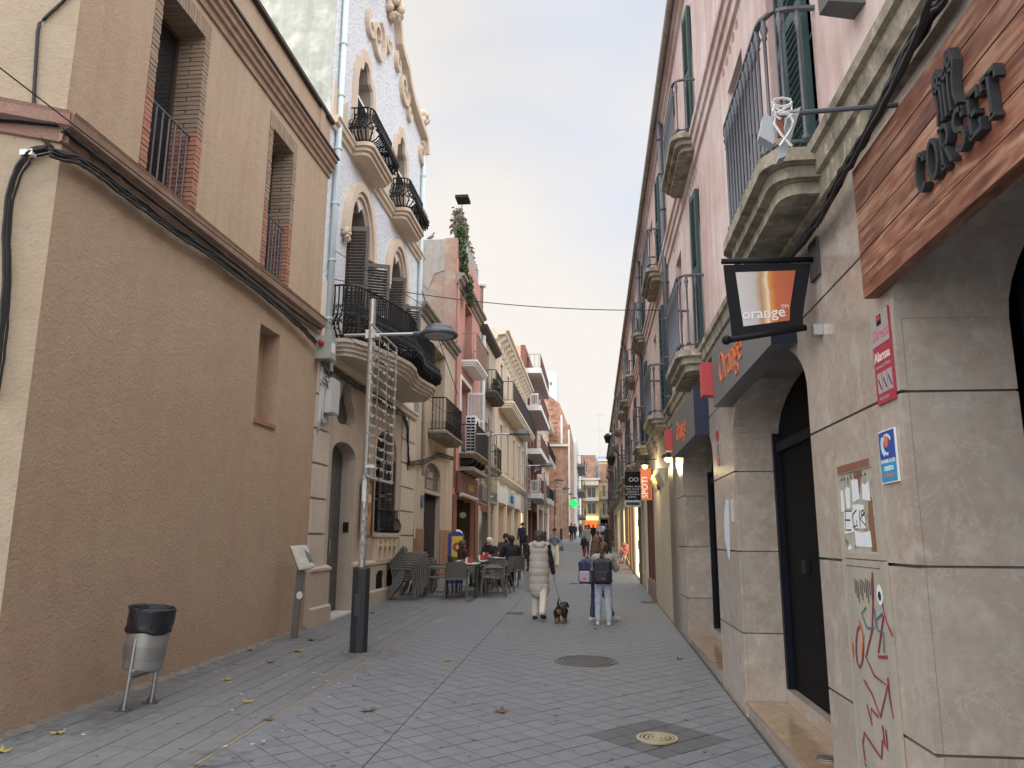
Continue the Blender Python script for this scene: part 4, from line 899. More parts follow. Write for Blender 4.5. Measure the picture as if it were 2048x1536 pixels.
# upper floors
doors = [-.50, 4.0, 8.43]; wins = [1.6, 5.8, 10.32]
dw, ww = .95, .66
hol = []
for fl in (0, 1):
    for u_ in doors: hol.append(rect(u_, u_+dw, (3.68, 6.26)[fl], (5.62, 8.02)[fl]))
    for u_ in wins: hol.append(rect(u_, u_+ww, (4.30, 6.75)[fl], (5.58, 8.02)[fl]))
front(R1, FR, rect(U0, U1, 3.421, 8.56), hol, m_rpink, .26, 'upper_wall')
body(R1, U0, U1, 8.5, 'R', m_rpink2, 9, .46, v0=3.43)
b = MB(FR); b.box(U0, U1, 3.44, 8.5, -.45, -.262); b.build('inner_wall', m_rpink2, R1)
sp = [(0, -.24), (.03, -.23), (.035, -.12), (.06, -.11), (.07, -.02), (.095, -.01), (.10, .04), (.0, .06)]
for v_ in (3.64, 6.20): cornice(R1, FR, U0, U1, v_, sp, m_rstone if v_ < 5 else m_rpink, 'string_course')
def rdoor(B, u_, v0, v1, mat=m_green, leaf=.46):
    opening_window(B, FR, u_+.01, u_+dw-.01, v0+.01, v1-.01, -.24, mat, 2, 3)
    st_ = .05 if u_ < 14 else .11
    shutter(B, FR, (u_+.02, .03), (u_+.34, .055), .32, v0+.02, v1-.02, mat, st_)
    shutter(B, FR, (u_+.345, .055), (u_+.66, .01), .32, v0+.02, v1-.02, mat, st_)
def rwin(B, u_, v0, v1): opening_window(B, FR, u_+.01, u_+ww-.01, v0+.01, v1-.01, -.22, m_wood, 2, 2)
for fl in (0, 1):
    for u_ in doors: rdoor(R1, u_, (3.68, 6.26)[fl], (5.62, 8.02)[fl])
    for u_ in wins: rwin(R1, u_, (4.30, 6.75)[fl], (5.58, 8.02)[fl])
for u_ in doors:
    balcony(R1, FR, u_-.12, u_+dw+.42, 3.66, .33, .22, .86, .098, .0088, m_rstone, m_grey_iron, fancy='turned', chamfer=.15, mid=False)
    balcony(R1, FR, u_-.12, u_+dw+.42, 6.24, .30, .18, .70, .11, .008, m_rstone, m_grey_iron, fancy='turned', chamfer=.13)
# painted relief friezes above the windows
m_frz = M('frieze_rose', (.50, .37, .33), .9, .1, 4)
for u_ in wins+doors:
    for q in range(5):
        x = u_+.1+q*.17; P = [(x+.06*(1-t/9)*math.cos(t), 5.86+.06*(1-t/9)*math.sin(t)) for t in np.linspace(0, 8, 14)]
        b = MB(FR); b.strip(P, .008, .008, -.002); b.build('frieze_scroll', m_frz, R1)
def eave(B, u0, u1, v=8.56):
    cornice(B, FR, u0, u1, v, [(0, -.12), (.04, -.10), (.05, -.02), (.10, 0), (.11, .06), (-.3, .1), (-.3, -.12)], m_rpink, 'eave_moulding')
    b = MB(FR); b.sweep([(.10, v+.07), (.115, v+.01), (.15, v-.02), (.185, v+.01), (.195, v+.07), (.18, v+.07), (.15, v+.01), (.12, v+.07)], u0, u1); b.build('gutter', m_stone, B)
    tb_ = MB(); tb_.lathe([(.05, 0), (.055, .22)], (0, 0, 0), 8, axis=0); 
    q = MB(lambda u, v, w: (-w, u, v)); q.tube([(0, 0, -.12), (0, -.012, .12)], .045, 7); me = shared('roof_tile', q, m_terra)
    n = int((u1-u0)/.16)
    for i in range(n): piece('roof_tile', me, B, FR(u0+.08+i*.16, v+.135, .03))
    b = MB(FR); b.add([(u0, v+.10, .10), (u1, v+.10, .10), (u1, v+1.4, -3.5), (u0, v+1.4, -3.5)], [(0, 1, 2, 3)]); b.build('roof', m_terra, B)
eave(R1, U0, U1)
pipe(R1, FR, [(12.02, 3.5, .06), (12.02, 8.5, .06)], .045, m_grey_iron, clips=8)
bundle('cable_bundle', 'thick black cable bundle climbing the right hand string course by the wooden sign', FR, [(*RX(1950, -60, .06), .06), (*RX(1880, 10, .06), .06), (*RX(1800, 150, .06), .06), (*RX(1740, 270, .06), .06), (*RX(1690, 350, .06), .06), (*RX(1650, 430, .05), .05), (*RX(1600, 495, .05), .05), (6.3, 3.37, .06), (8, 3.37, .06)], 9, .012, .010, 50, 21)
bundle('cable_bundle', 'pair of black cables hanging apart from the bundle by the wooden sign', FR, [(*RX(1870, -20, .12), .12), (*RX(1835, 80, .12), .12), (*RX(1790, 170, .10), .10), (*RX(1745, 255, .08), .08)], 2, .010, .004, 16, 22)
# ------------------------------------------------------------------ wooden fascia with raised lettering
def woodmat(name, a, b_, c3):
    m = M(name, a, .5, .2, 2, 0, 60, rnd=.22); n = m.node_tree.nodes; l = m.node_tree.links; bs = n['Principled BSDF']; hsn = [x for x in n if x.type == 'HUE_SAT'][0]
    g_ = n.new('ShaderNodeNewGeometry'); mpn = n.new('ShaderNodeMapping'); mpn.inputs['Scale'].default_value = (6, 1.3, 11); l.new(g_.outputs['Position'], mpn.inputs[0])
    oi = n.new('ShaderNodeObjectInfo'); mu = n.new('ShaderNodeMath'); mu.operation = 'MULTIPLY'; mu.inputs[1].default_value = 50; l.new(oi.outputs['Random'], mu.inputs[0])
    no = n.new('ShaderNodeTexNoise'); no.noise_dimensions = '4D'; no.inputs['Scale'].default_value = 1.6; no.inputs['Detail'].default_value = 6; no.inputs['Distortion'].default_value = 1.8; l.new(mpn.outputs[0], no.inputs['Vector']); l.new(mu.outputs[0], no.inputs['W'])
    r_ = n.new('ShaderNodeValToRGB'); e = r_.color_ramp.elements; e[0].position = .32; e[0].color = tuple(b_)+(1,); e[1].position = .70; e[1].color = tuple(c3)+(1,); x = e.new(.5); x.color = tuple(a)+(1,)
    l.new(no.outputs[0], r_.inputs[0]); l.new(r_.outputs[0], hsn.inputs['Color']); return m
m_plank = woodmat('varnished_plank', (.22, .085, .050), (.095, .028, .020), (.42, .25, .165))
t = thing('shop_fascia', 'varnished wooden plank fascia with raised dark lettering at the top right', 'shop sign', FR(3.4, 2.68, .03))
npl = 6; pv0, pv1 = 2.665, 3.275
for i in range(npl):
    a = pv0+(pv1-pv0)*i/npl
    for (x0, x1) in ((-1.3, 1.2+.2*(i % 3)), (1.204+.2*(i % 3), 3.40)):
        b = MB(FR); b.box(x0, x1, a, a+(pv1-pv0)/npl-.005, .004, .060+random.uniform(-.0015, .0015)); b.build('plank', m_plank, t)
m_letter = M('dark_grey_letter', (.022, .026, .031), .55, .1, 10)
def stroke(parent, name, paths, hw, th=.05, w0=.062):
    b = MB(FR)
    for P in paths: b.strip(P, hw, th, w0)
    return b.build(name, m_letter, parent)
# letters drawn as strokes; x to the right of the viewer = -u
lu0, lsp, lh, lv0 = 2.72, .098, .135, 2.835
def lp(i, pts): return [(lu0-.012-(i*lsp+x*.082), lv0+y*lh) for x, y in pts]
arcs = lambda cx, cy, rx, ry, a0, a1, n=12: [(cx+rx*math.cos(a), cy+ry*math.sin(a)) for a in np.linspace(a0, a1, n)]
glyph = [[arcs(.5, .5, .42, .5, .75, 5.5, 14), [(.86, .72), (.86, .98)]], [arcs(.5, .5, .44, .5, 0, 6.2832, 18)],
         [[(.18, 0), (.18, 1)], [(.02, 0), (.38, 0)], [(.02, 1), (.5, 1)]+arcs(.5, .75, .3, .25, 1.5, -1.5, 8)+[(.2, .5)], [(.45, .5), (.85, 0), (.98, 0)]],
         [arcs(.5, .75, .36, .25, .4, 4.7, 10)+arcs(.5, .25, .38, .25, 1.57, -2.7, 10), [(.84, .72), (.84, .98)]],
         [[(.2, 0), (.2, 1)], [(.02, 0), (.88, 0), (.88, .25)], [(.02, 1), (.88, 1), (.88, .75)], [(.2, .5), (.65, .5)]], [[(.5, 0), (.5, 1)], [(.02, .75), (.02, 1), (.98, 1), (.98, .75)], [(.3, 0), (.7, 0)]]]
for i, gph in enumerate(glyph): stroke(t, 'letter', [lp(i, P) for P in gph], .0080, .028)
em = lambda pts: [(2.50-(x*.13), 2.985+y*.19) for x, y in pts]
stroke(t, 'corset_emblem', [em(P) for P in ([(.0, .0), (.10, .25), (.05, .5), (-.05, .72), (.0, .95), (.2, 1.0), (.35, .85), (.5, .78), (.65, .85), (.8, 1.08), (1.0, 1.05), (1.1, .8), (.98, .5), (.95, .25), (1.08, .0)], [(.28, .0), (.32, .4), (.28, .7)], [(.5, .0), (.5, .4), (.5, .78)], [(.75, .0), (.72, .4), (.78, .75)], arcs(.15, .82, .1, .1, 0, 6.28), arcs(.88, .9, .1, .1, 0, 6.28), [(-.02, .62), (.28, .7), (.5, .66), (.75, .74), (1.05, .68)])], .0062, .03)
# ------------------------------------------------------------------ grey fascias, red boxes
def fascia(u0, u1, v0, v1, wd, label, txt, tu, red, redlabel):
    t = thing('shop_fascia', label, 'shop sign', FR(u0, v0, 0)); b = MB(FR); b.box(u0, u1, v0, v1, .004, wd); b.build('panel', m_grsign, t)
    b = MB(FR); b.box(u0-.012, u0-.001, v0-.004, v1+.004, .004, wd+.006); b.build('end_cap', m_navy, t)
    text_mb(FR, txt, tu, v0+.13, .38, wd, .008, -1, sx=.9, bold=-.016).build('lettering', m_orange, t)
    b = MB(FR); b.box(*red, wd-.02 if False else .0, wd+.09); o = b.build('alarm_box', m_redbox, org=FR(red[0], red[2], 0)); setp(o, redlabel, 'alarm box')
fascia(4.75, 7.12, 2.81, 3.34, .15, 'grey box fascia with thin orange lettering above the black doorway', 'Orange', 6.2, (7.14, 7.30, 2.93, 3.24), 'red alarm box at the far end of the nearer grey fascia')
fascia(8.46, 10.90, 2.74, 3.26, .15, 'farther grey box fascia with navy end cap under the second balcony', 'Orange', 9.8, (10.92, 11.10, 2.84, 3.14), 'red alarm box at the end of the farther grey fascia')
# ------------------------------------------------------------------ hanging banner
yb = 4.24; FB = frame_face(yb)
def bp_(px, py): p = ony(px, py, yb); return (p.x, p.z)
t = thing('hanging_banner', 'black framed hanging banner with white to orange print above the doorway', 'banner sign', (XR, yb, 2.7))
L_ = [bp_(1447, 530), bp_(1450, 560), bp_(1455, 600), bp_(1461, 640), bp_(1464, 672)]; R_ = [bp_(1607, 652), bp_(1606, 630), bp_(1610, 600), bp_(1617, 560), bp_(1622, 526)]
b = MB(FB); b.prism(L_+R_, -.012, 0); b.build('cloth', m_blacks, t)
def printmat():
    m = bpy.data.materials.new('banner_print'); m.use_nodes = True; n = m.node_tree.nodes; l = m.node_tree.links; bs = n['Principled BSDF']; g_ = n.new('ShaderNodeNewGeometry'); sx = n.new('ShaderNodeSeparateXYZ'); l.new(g_.outputs['Position'], sx.inputs[0])
    x0, x1 = bp_(1472, 600)[0]*K, bp_(1590, 600)[0]*K; mr = n.new('ShaderNodeMapRange'); mr.inputs[1].default_value = x0; mr.inputs[2].default_value = x1; l.new(sx.outputs[0], mr.inputs[0])
    no = n.new('ShaderNodeTexNoise'); no.inputs['Scale'].default_value = 9; l.new(g_.outputs['Position'], no.inputs['Vector']); ad = n.new('ShaderNodeMath'); ad.operation = 'MULTIPLY_ADD'; ad.inputs[1].default_value = .12; l.new(no.outputs[0], ad.inputs[0]); l.new(mr.outputs[0], ad.inputs[2])
    r_ = n.new('ShaderNodeValToRGB'); e = r_.color_ramp.elements; e[0].position = .0; e[0].color = (.56, .55, .57, 1); e[1].position = 1.; e[1].color = (.42, .10, .045, 1)
    for p_, c_ in ((.38, (.50, .46, .45, 1)), (.50, (.40, .24, .12, 1)), (.56, (.62, .42, .24, 1)), (.60, (.75, .62, .48, 1)), (.64, (.62, .26, .06, 1)), (.74, (.48, .12, .04, 1))): x = e.new(p_); x.color = c_
    l.new(ad.outputs[0], r_.inputs[0]); l.new(r_.outputs[0], bs.inputs['Base Color']); bs.inputs['Roughness'].default_value = .6; return m
b = MB(FB); b.prism([bp_(1471, 545), bp_(1476, 580), bp_(1481, 615), bp_(1487, 653), bp_(1579, 641), bp_(1580, 615), bp_(1585, 580), bp_(1591, 541)], .001, .003); b.build('print', printmat(), t)
c1 = bp_(1530, 640); text_mb(FB, 'orange', c1[0]-.005, c1[1]+.012, .085, .004, .002, 1, rot=.05, bold=.01).build('lettering', m_white, t)
c1 = bp_(1570, 617); text_mb(FB, 'TM', c1[0], c1[1], .03, .004, .002, 1, rot=.05).build('small_lettering', m_white, t)
b = MB(); q0, q1 = ony(1443, 523, yb), ony(1632, 519, yb); b.tube([tuple(q0), tuple(q1)], .016, 10); b.build('top_bar', m_blacks, t, smooth=True)
q0, q1 = ony(1455, 680, yb), ony(1612, 655, yb); b = MB(); b.tube([tuple(q0), tuple(q1)], .018, 10); b.build('bottom_bar', m_blacks, t, smooth=True)
b = MB(); b.lathe([(.01, -.03), (.024, -.02), (.028, 0), (.02, .012)], tuple(ony(1455, 680, yb)), 10, axis=0); b.build('bar_knob', m_blacks, t)
b = MB(FR); b.box(yb-.08, yb+.08, 3.05, 3.27, .001, .018); b.build('wall_plate', M('dark_plate', (.06, .06, .062), .5, .1, 8), t)
b = MB(FR); b.box(yb-.03, yb+.03, 2.72, 2.78, .001, .05); b.build('lower_bracket', m_steel, t)
# ------------------------------------------------------------------ bar with little floodlight above the banner
t = thing('flag_bar', 'dark steel bar reaching out of the pink house with grey boxes tied to its end', 'wall bar', FR(3.03, 3.38, 0))
b = MB(); b.tube([tuple(onx(1795, 210, XR)), tuple(ony(1640, 222, 3.03)), tuple(ony(1560, 230, 3.03))], .011, 8); b.build('bar', m_grey_iron, t)
m_boxlt = M('light_grey_box', (.40, .44, .47), .45, .08, 8)
c_ = ony(1552, 262, 3.03); b = MB(); b.hull8([tuple(c_+Vector(q)) for q in ((-.075, -.03, -.035), (-.02, -.03, -.075), (-.005, -.03, .04), (-.05, -.03, .065), (-.075, .03, -.035), (-.02, .03, -.075), (-.005, .03, .04), (-.05, .03, .065))]); b.build('floodlight', m_boxlt, t)
b = MB(); b.hull8([tuple(c_+Vector(q)) for q in ((.0, -.01, -.13), (.03, -.01, -.12), (.105, -.01, .10), (.055, -.01, .08), (.0, .05, -.13), (.03, .05, -.12), (.105, .05, .10), (.055, .05, .08))]); b.build('grey_panel', m_boxlt, t)
b = MB(); b.box(c_.x-.005, c_.x+.02, c_.y-.045, c_.y-.032, c_.z-.05, c_.z+.10); b.build('rusty_bracket', M('rusty_steel', (.22, .085, .055), .8, .3, 20), t)
for i in range(6):
    b = MB(); a0 = i; b.tube([(c_.x+.04*math.sin(a0+k)+.02, c_.y-.05, c_.z+.10-.018*k*(i % 3)+.02*math.cos(a0*2+k)) for k in range(6)], .006, 4); b.build('tie', m_white, t)
t = thing('wall_box', 'dark grey box fixed to the pink wall at the very top of the picture', 'wall box', FR(3.55, 4.35, 0)); c_ = RX(1668, 15, .12); b = MB(FR); b.hull8([(c_[0]-.06, c_[1]-.03, .0), (c_[0]+.10, c_[1]+.0, .0), (c_[0]+.10, c_[1]+.15, .0), (c_[0]-.06, c_[1]+.15, .0), (c_[0]-.05, c_[1]-.0, .16), (c_[0]+.09, c_[1]+.03, .16), (c_[0]+.09, c_[1]+.13, .16), (c_[0]-.05, c_[1]+.13, .16)]); b.build('case', M('slate_box', (.09, .10, .105), .5, .1, 8), t)
# ------------------------------------------------------------------ wall notices
def plate(name, label, u0, u1, v0, v1, mat, cat='sign', w=.002, th=.008):
    t = thing(name, label, cat, FR(u0, v0, w)); b = MB(FR); b.box(u0, u1, v0, v1, w, w+th); b.build('plate', mat, t); return t
m_alg = M('alarm_grey', (.36, .33, .33), .4, .06, 10); m_alr = M('alarm_red', (.36, .03, .06), .4, .06, 10); m_pinktxt = M('alarm_pink', (.55, .12, .18), .5, 0)
t = plate('alarm_sign', 'grey and red alarm notice on the marble edge above the blue sign', 3.285, 3.485, 2.20, 2.60, m_alr)
b = MB(FR); b.box(3.2855, 3.4845, 2.455, 2.5995, .0102, .0115); b.build('upper_panel', m_alg, t)
b = MB(FR); b.box(3.36, 3.41, 2.54, 2.585, .0116, .013); b.build('logo', m_blacks, t); b = MB(FR); b.box(3.365, 3.405, 2.56, 2.58, .0131, .014); b.build('logo_mark', m_redbox, t)
text_mb(FR, 'Direct', 3.385, 2.48, .07, .0116, .001, -1, shear=.3, rot=.0).build('script_lettering', m_pinktxt, t)
text_mb(FR, 'Alarma', 3.385, 2.385, .062, .0102, .002, -1, bold=.01).build('lettering', m_tymp, t)
text_mb(FR, 'conectada a Policia', 3.385, 2.355, .022, .0102, .001, -1).build('small_print', m_alg, t)
for i in range(3):
    b = MB(FR); x = 3.46-.058*i; b.box(x-.05, x, 2.245, 2.335, .0102, .0112); o = b.build('pictogram', m_alg, t)
    b = MB(FR); b.strip([(x-.042, 2.26), (x-.01, 2.31)], .004, .0006, .0113); b.build('mark', m_iron, o)
text_mb(FR, '902 104 204', 3.40, 2.215, .02, .0102, .001, -1).build('phone_number', m_alg, t)
m_blue = M('sign_blue', (.025, .07, .30), .35, .1, 3); m_cyan = M('sign_cyan', (.02, .28, .50), .35, .1, 3); m_ball = M('sign_orange_ball', (.65, .16, .06), .4, .1, 10)
t = plate('town_sign', 'small blue sign with orange ball and white swirl on the marble', 3.33, 3.515, 1.86, 2.085, m_white)
b = MB(FR); b.box(3.335, 3.51, 1.955, 2.08, .0102, .0112); b.build('upper_field', m_blue, t); b = MB(FR); b.box(3.335, 3.51, 1.865, 1.954, .0102, .0112); b.build('lower_field', m_cyan, t)
b = MB(FR); b.prism([(3.425+.022*math.cos(a), 2.035+.026*math.sin(a)) for a in np.linspace(0, 6, 16)], .0113, .0135); b.build('ball', m_ball, t)
for r0, o0, a0, a1 in ((.05, 0, .4, 4.9), (.062, .004, 2.4, 4.2)): b = MB(FR); b.strip([(3.42-r0*.95*math.cos(a)+o0, 2.022+r0*.8*math.sin(a)) for a in np.linspace(a0, a1, 18)], .006, .001, .0113); b.build('swirl', M('sign_pale', (.55, .68, .80), .4, 0), t)
text_mb(FR, 'MOLINS DE REI', 3.422, 1.945, .023, .0113, .001, -1).build('lettering', m_white, t); text_mb(FR, 'centre', 3.422, 1.912, .04, .0113, .001, -1, bold=.01).build('lettering', m_white, t); text_mb(FR, 'de compres', 3.422, 1.885, .026, .0113, .001, -1).build('lettering', m_ball, t)
# cabinets
m_cab = M('greenish_steel_cabinet', (.34, .335, .27), .6, .15, 6, .1, 60, c3=(.20, .12, .075), c2=(.36, .36, .30)); m_cab2 = M('greige_steel_cabinet', (.36, .33, .275), .6, .12, 5, .08, 60, streak=.12); m_paper = M('torn_paper', (.62, .65, .68), .8, .1, 12)
m_rst = M('rust_patch', (.20, .085, .05), .9, .3, 20); m_ink = M('black_ink', (.02, .02, .022), .6, 0); m_crim = M('crimson_spray', (.24, .018, .055), .5, .1, 20); m_teal = M('teal_spray', (.03, .16, .20), .5, .1, 20); m_orsp = M('orange_spray', (.50, .14, .03), .5, .1, 20)
CU = lambda px, py: RX(px, py, .03)
t = thing('meter_cabinet', 'rusty upper cabinet door covered with torn papers beside the black doorway', 'cabinet', FR(3.58, 1.54, 0))
b = MB(FR); b.prism(rect(3.57, 4.115, 1.535, 1.99), .001, .022, [rect(3.60, 4.09, 1.56, 1.945)]); b.build('frame', m_cab2, t); b = MB(FR); b.box(3.60, 4.09, 1.56, 1.945, .002, .016); b.build('door', m_cab, t)
b = MB(FR); b.box(3.62, 4.08, 1.95, 1.985, .022, .024); b.build('rust_edge', m_rst, t); b = MB(FR); b.prism([(3.63, 1.57), (3.70, 1.57), (3.71, 1.70), (3.68, 1.84), (3.64, 1.80)], .0161, .0168); b.build('rust_streak', m_rst, t); b = MB(FR); b.prism([(3.74, 1.94), (3.86, 1.94), (3.84, 1.88), (3.80, 1.83), (3.77, 1.88)], .0161, .0168); b.build('rust_streak', m_rst, t)
for i in range(8): b = MB(FR); b.lathe([(.008, .0162), (.008, .0175)], (0, 0, 0), 8) ; b = MB(FR); x = 4.05-.05*i; b.prism([(x+.008*math.cos(a), 1.918+.008*math.sin(a)) for a in np.linspace(0, 5.5, 8)], .0161, .0172); b.build('vent_hole', m_ink, t)
for (a, c_, e, f_) in ((4.03, 4.085, 1.77, 1.86), (3.94, 4.00, 1.77, 1.87), (3.80, 3.90, 1.80, 1.91), (3.66, 3.76, 1.80, 1.88), (3.76, 3.90, 1.68, 1.78), (3.92, 4.05, 1.66, 1.76), (3.70, 3.90, 1.585, 1.66), (3.98, 4.02, 1.57, 1.60)):
    b = MB(FR); j = lambda: random.uniform(-.012, .012); b.prism([(a+j(), e+j()), (c_+j(), e+j()), (c_+j(), f_+j()), ((a+c_)/2, f_+j()), (a+j(), f_+j())], .0162, .0180); b.build('paper', m_paper, t)
def scrawl(par, pathpx, hw, mat, w0, name='scrawl'):
    b = MB(FR)
    for P in pathpx: b.strip([RX(x, y, .02) for x, y in P], hw, .0008, w0)
    return b.build(name, mat, par)
scrawl(t, [[(1702, 1022), (1690, 1022), (1690, 1060), (1702, 1060)], [(1690, 1040), (1700, 1040)], [(1712, 1020), (1704, 1030), (1706, 1055), (1714, 1050), (1712, 1040)], [(1718, 1020), (1720, 1055)], [(1728, 1025), (1720, 1038), (1730, 1050)], [(1722, 1023), (1726, 1020), (1727, 1030), (1722, 1030), (1722, 1023)]], .0035, m_ink, .0185, 'ink_letters')
t = thing('meter_cabinet', 'tall lower cabinet door sprayed with crimson scrawls beside the black doorway', 'cabinet', FR(3.56, .13, 0))
b = MB(FR); b.prism(rect(3.555, 4.125, .10, 1.53), .001, .020, [rect(3.60, 4.08, .14, .60), rect(3.60, 4.08, .615, 1.50)]); b.build('frame', m_cab2, t); b = MB(FR); b.box(3.603, 4.077, .618, 1.497, .002, .017); b.build('door', m_cab2, t); b = MB(FR); b.box(3.603, 4.077, .143, .597, .002, .017); b.build('lower_door', m_cab2, t)
S_ = lambda pts: [(1620+x/2.4157, 900+y/2.4157) for x, y in pts]
scrawl(t, [S_(P) for P in ([(300, 590), (305, 700), (300, 870), (270, 1000), (310, 1090), (375, 1140), (340, 1290), (300, 1180), (260, 1110)], [(330, 1000), (375, 1000)], [(350, 740), (370, 830), (400, 900)], [(355, 800), (330, 980)], [(375, 1100), (385, 1200), (405, 1300)], [(275, 1230), (300, 1330), (295, 1250), (330, 1290)], [(350, 1330), (360, 1420), (375, 1450), (365, 1350)], [(270, 1530), (255, 1420), (262, 1365), (310, 1440), (345, 1490), (350, 1400)], arcs(240, 950, 18, 100, 0, 6.28))], .006, m_crim, .0205, 'crimson_scrawl')
scrawl(t, [S_(P) for P in ([(270, 760), (250, 790), (275, 860), (310, 860)], [(350, 790), (320, 820), (325, 870), (355, 885), (358, 980)], [(310, 760), (320, 860)])], .0045, m_teal, .0209, 'teal_scrawl')
scrawl(t, [S_(P) for P in ([(205, 930), (210, 1000)], [(235, 820), (258, 900), (250, 1000)])], .008, m_orsp, .0207, 'orange_scrawl')
scrawl(t, [S_([(x, 620+8*(i % 3)), (x+6, 690+12*((i*7) % 5))]) for i, x in enumerate(range(215, 300, 9))], .003, m_ink, .0206, 'black_scrawl')
b = MB(FR); c_ = RX(1760, 1190, .02); b.prism([(c_[0]+.035*math.cos(a), c_[1]+.045*math.sin(a)) for a in np.linspace(0, 5.9, 14)], .0206, .022); b.build('sticker', m_paper, t); b = MB(FR); b.prism([(c_[0]+.02*math.cos(a), c_[1]-.005+.022*math.sin(a)) for a in np.linspace(0, 5.9, 7)], .0221, .023); b.build('sticker_mark', m_navy, t)
# pillar B details
t = plate('intercom_plate', 'grey metal intercom plate on the marble pillar after the doorway', 7.22, 7.32, 1.78, 1.98, m_boxw, 'intercom')
b = MB(FR)
b.prism([(7.45, 1.98), (7.60, 2.0), (7.72, 1.9), (7.78, 1.75), (7.75, 1.6), (7.62, 1.45), (7.55, 1.42), (7.50, 1.6)], .0015, .003); o = b.build('paint_splash', M('pale_blue_paint', (.58, .64, .72), .5, .15, 8), R1)
t = plate('alarm_sign', 'narrow grey and red alarm notice on the pillar between the two grey fascias', 7.78, 7.96, 2.35, 2.70, m_alg); b = MB(FR); b.box(7.785, 7.955, 2.59, 2.695, .0102, .0115); b.build('upper_panel', m_alr, t); b = MB(FR); b.box(7.785, 7.955, 2.355, 2.42, .0102, .0115); b.build('lower_panel', m_alr, t)
for i in range(5): b = MB(FR); b.box(7.80, 7.94, 2.44+.026*i, 2.45+.026*i, .0102, .011); b.build('print_line', m_iron, t)
# ------------------------------------------------------------------ right hand row
m_rp = [M('pink_render_b', (.60, .43, .385), .9, .08, 1.1, .2, 50, c2=(.66, .53, .48), streak=.2), M('rose_render', (.55, .37, .33), .9, .08, 1.1, .2, 50, c2=(.60, .45, .40), streak=.2), M('sand_render', (.52, .43, .34), .9, .08, 1.1, .2, 50, streak=.2)]
m_rg = [M('cream_stone', (.52, .47, .36), .7, .12, 2, .1, 50, streak=.15), M('dark_granite', (.10, .085, .08), .3, .2, 12), M('plum_granite', (.20, .11, .095), .35, .25, 14)]
def row_house(name, label, u0, u1, wall, gmat, holes, doors_, top=8.56, floors=((3.68, 5.62), (6.26, 8.02))):
    B = thing(name, label, 'building', (XR, u0, gz(u0)))
    front(B, FR, rect(u0, u1, -.3, 3.42), [rect(*h) for h in holes], gmat, .3, 'ground_floor_wall')
    hh = []
    for v0, v1 in floors:
        hh += [rect(d, d+dw, v0, v1) for d in doors_]
        hh += [rect(d+1.85, d+1.85+ww, v0+.6, v1-.04) for d in doors_ if d+2.7 < u1]
    front(B, FR, rect(u0, u1, 3.421, top), hh, wall, .26, 'upper_wall')
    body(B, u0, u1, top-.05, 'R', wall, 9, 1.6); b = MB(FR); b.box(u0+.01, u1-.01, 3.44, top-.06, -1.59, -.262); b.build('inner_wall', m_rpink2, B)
    for v_ in (3.64, 6.20): cornice(B, FR, u0, u1, v_, sp, m_rstone if v_ < 5 else wall, 'string_course')
    for v0, v1 in floors:
        for d in doors_:
            opening_window(B, FR, d+.01, d+dw-.01, v0+.01, v1-.01, -.22, m_green, 2, 2)
            shutter(B, FR, (d+.02, .03), (d+.34, .055), .32, v0+.02, v1-.02, m_green, .11 if d < 30 else .3)
            if d+2.7 < u1: opening_window(B, FR, d+1.86, d+1.84+ww, v0+.61, v1-.05, -.2, m_wood, 2, 2)
            balcony(B, FR, d-.12, d+dw+.42, v0-.02, .33 if v0 < 5 else .30, .20, .86 if v0 < 5 else .72, .11 if d < 25 else .2, .010, m_rstone, m_grey_iron, fancy='turned' if d < 25 else None, chamfer=.1)
    eave(B, u0, u1, top); pipe(B, FR, [(u1-.12, 3.5, .06), (u1-.12, top-.1, .06)], .045, m_grey_iron, clips=6)
    return B
m_wlit = M('lit_white_panel', (1.0, .88, .62), .5, .05, 3, emit=.42); m_amber = M('lit_amber_panel', (1.0, .60, .22), .5, .35, 2, emit=.40); m_cream_lit = M('lit_cream_wall', (1.0, .80, .42), .6, .2, 2, emit=.32)
R2 = row_house('pink_house', 'second pink house on the right with a cream stone shop pier', 12.15, 18.7, m_rp[0], m_rg[0], [(16.75, 18.45, .75, 2.95)], [12.95, 17.25])
b = MB(FR); b.box(12.15, 12.88, -.3, 3.3, .001, .03); b.build('dark_pier', M('brown_granite', (.17, .13, .105), .4, .2, 10), R2)
b = MB(FR); b.box(16.76, 18.44, .76, 2.94, -.16, -.13); b.build('shop_glass', m_glass, R2); b = MB(FR); b.box(16.7, 18.5, -.3, .74, .001, .05); b.build('stall_riser', m_rg[2], R2)
for x in (16.70, 17.5, 18.4): b = MB(FR); b.box(x, x+.08, .75, 2.95, -.12, .02); b.build('shop_mullion', M('dark_red_frame', (.09, .03, .025), .4, .1, 6), R2)
b = MB(FR); b.sweep([(.0, 2.55), (.10, 2.80), (.10, 2.86), (.0, 2.86)], 13.9, 16.2); b.build('slanted_hood', m_rg[0], R2)

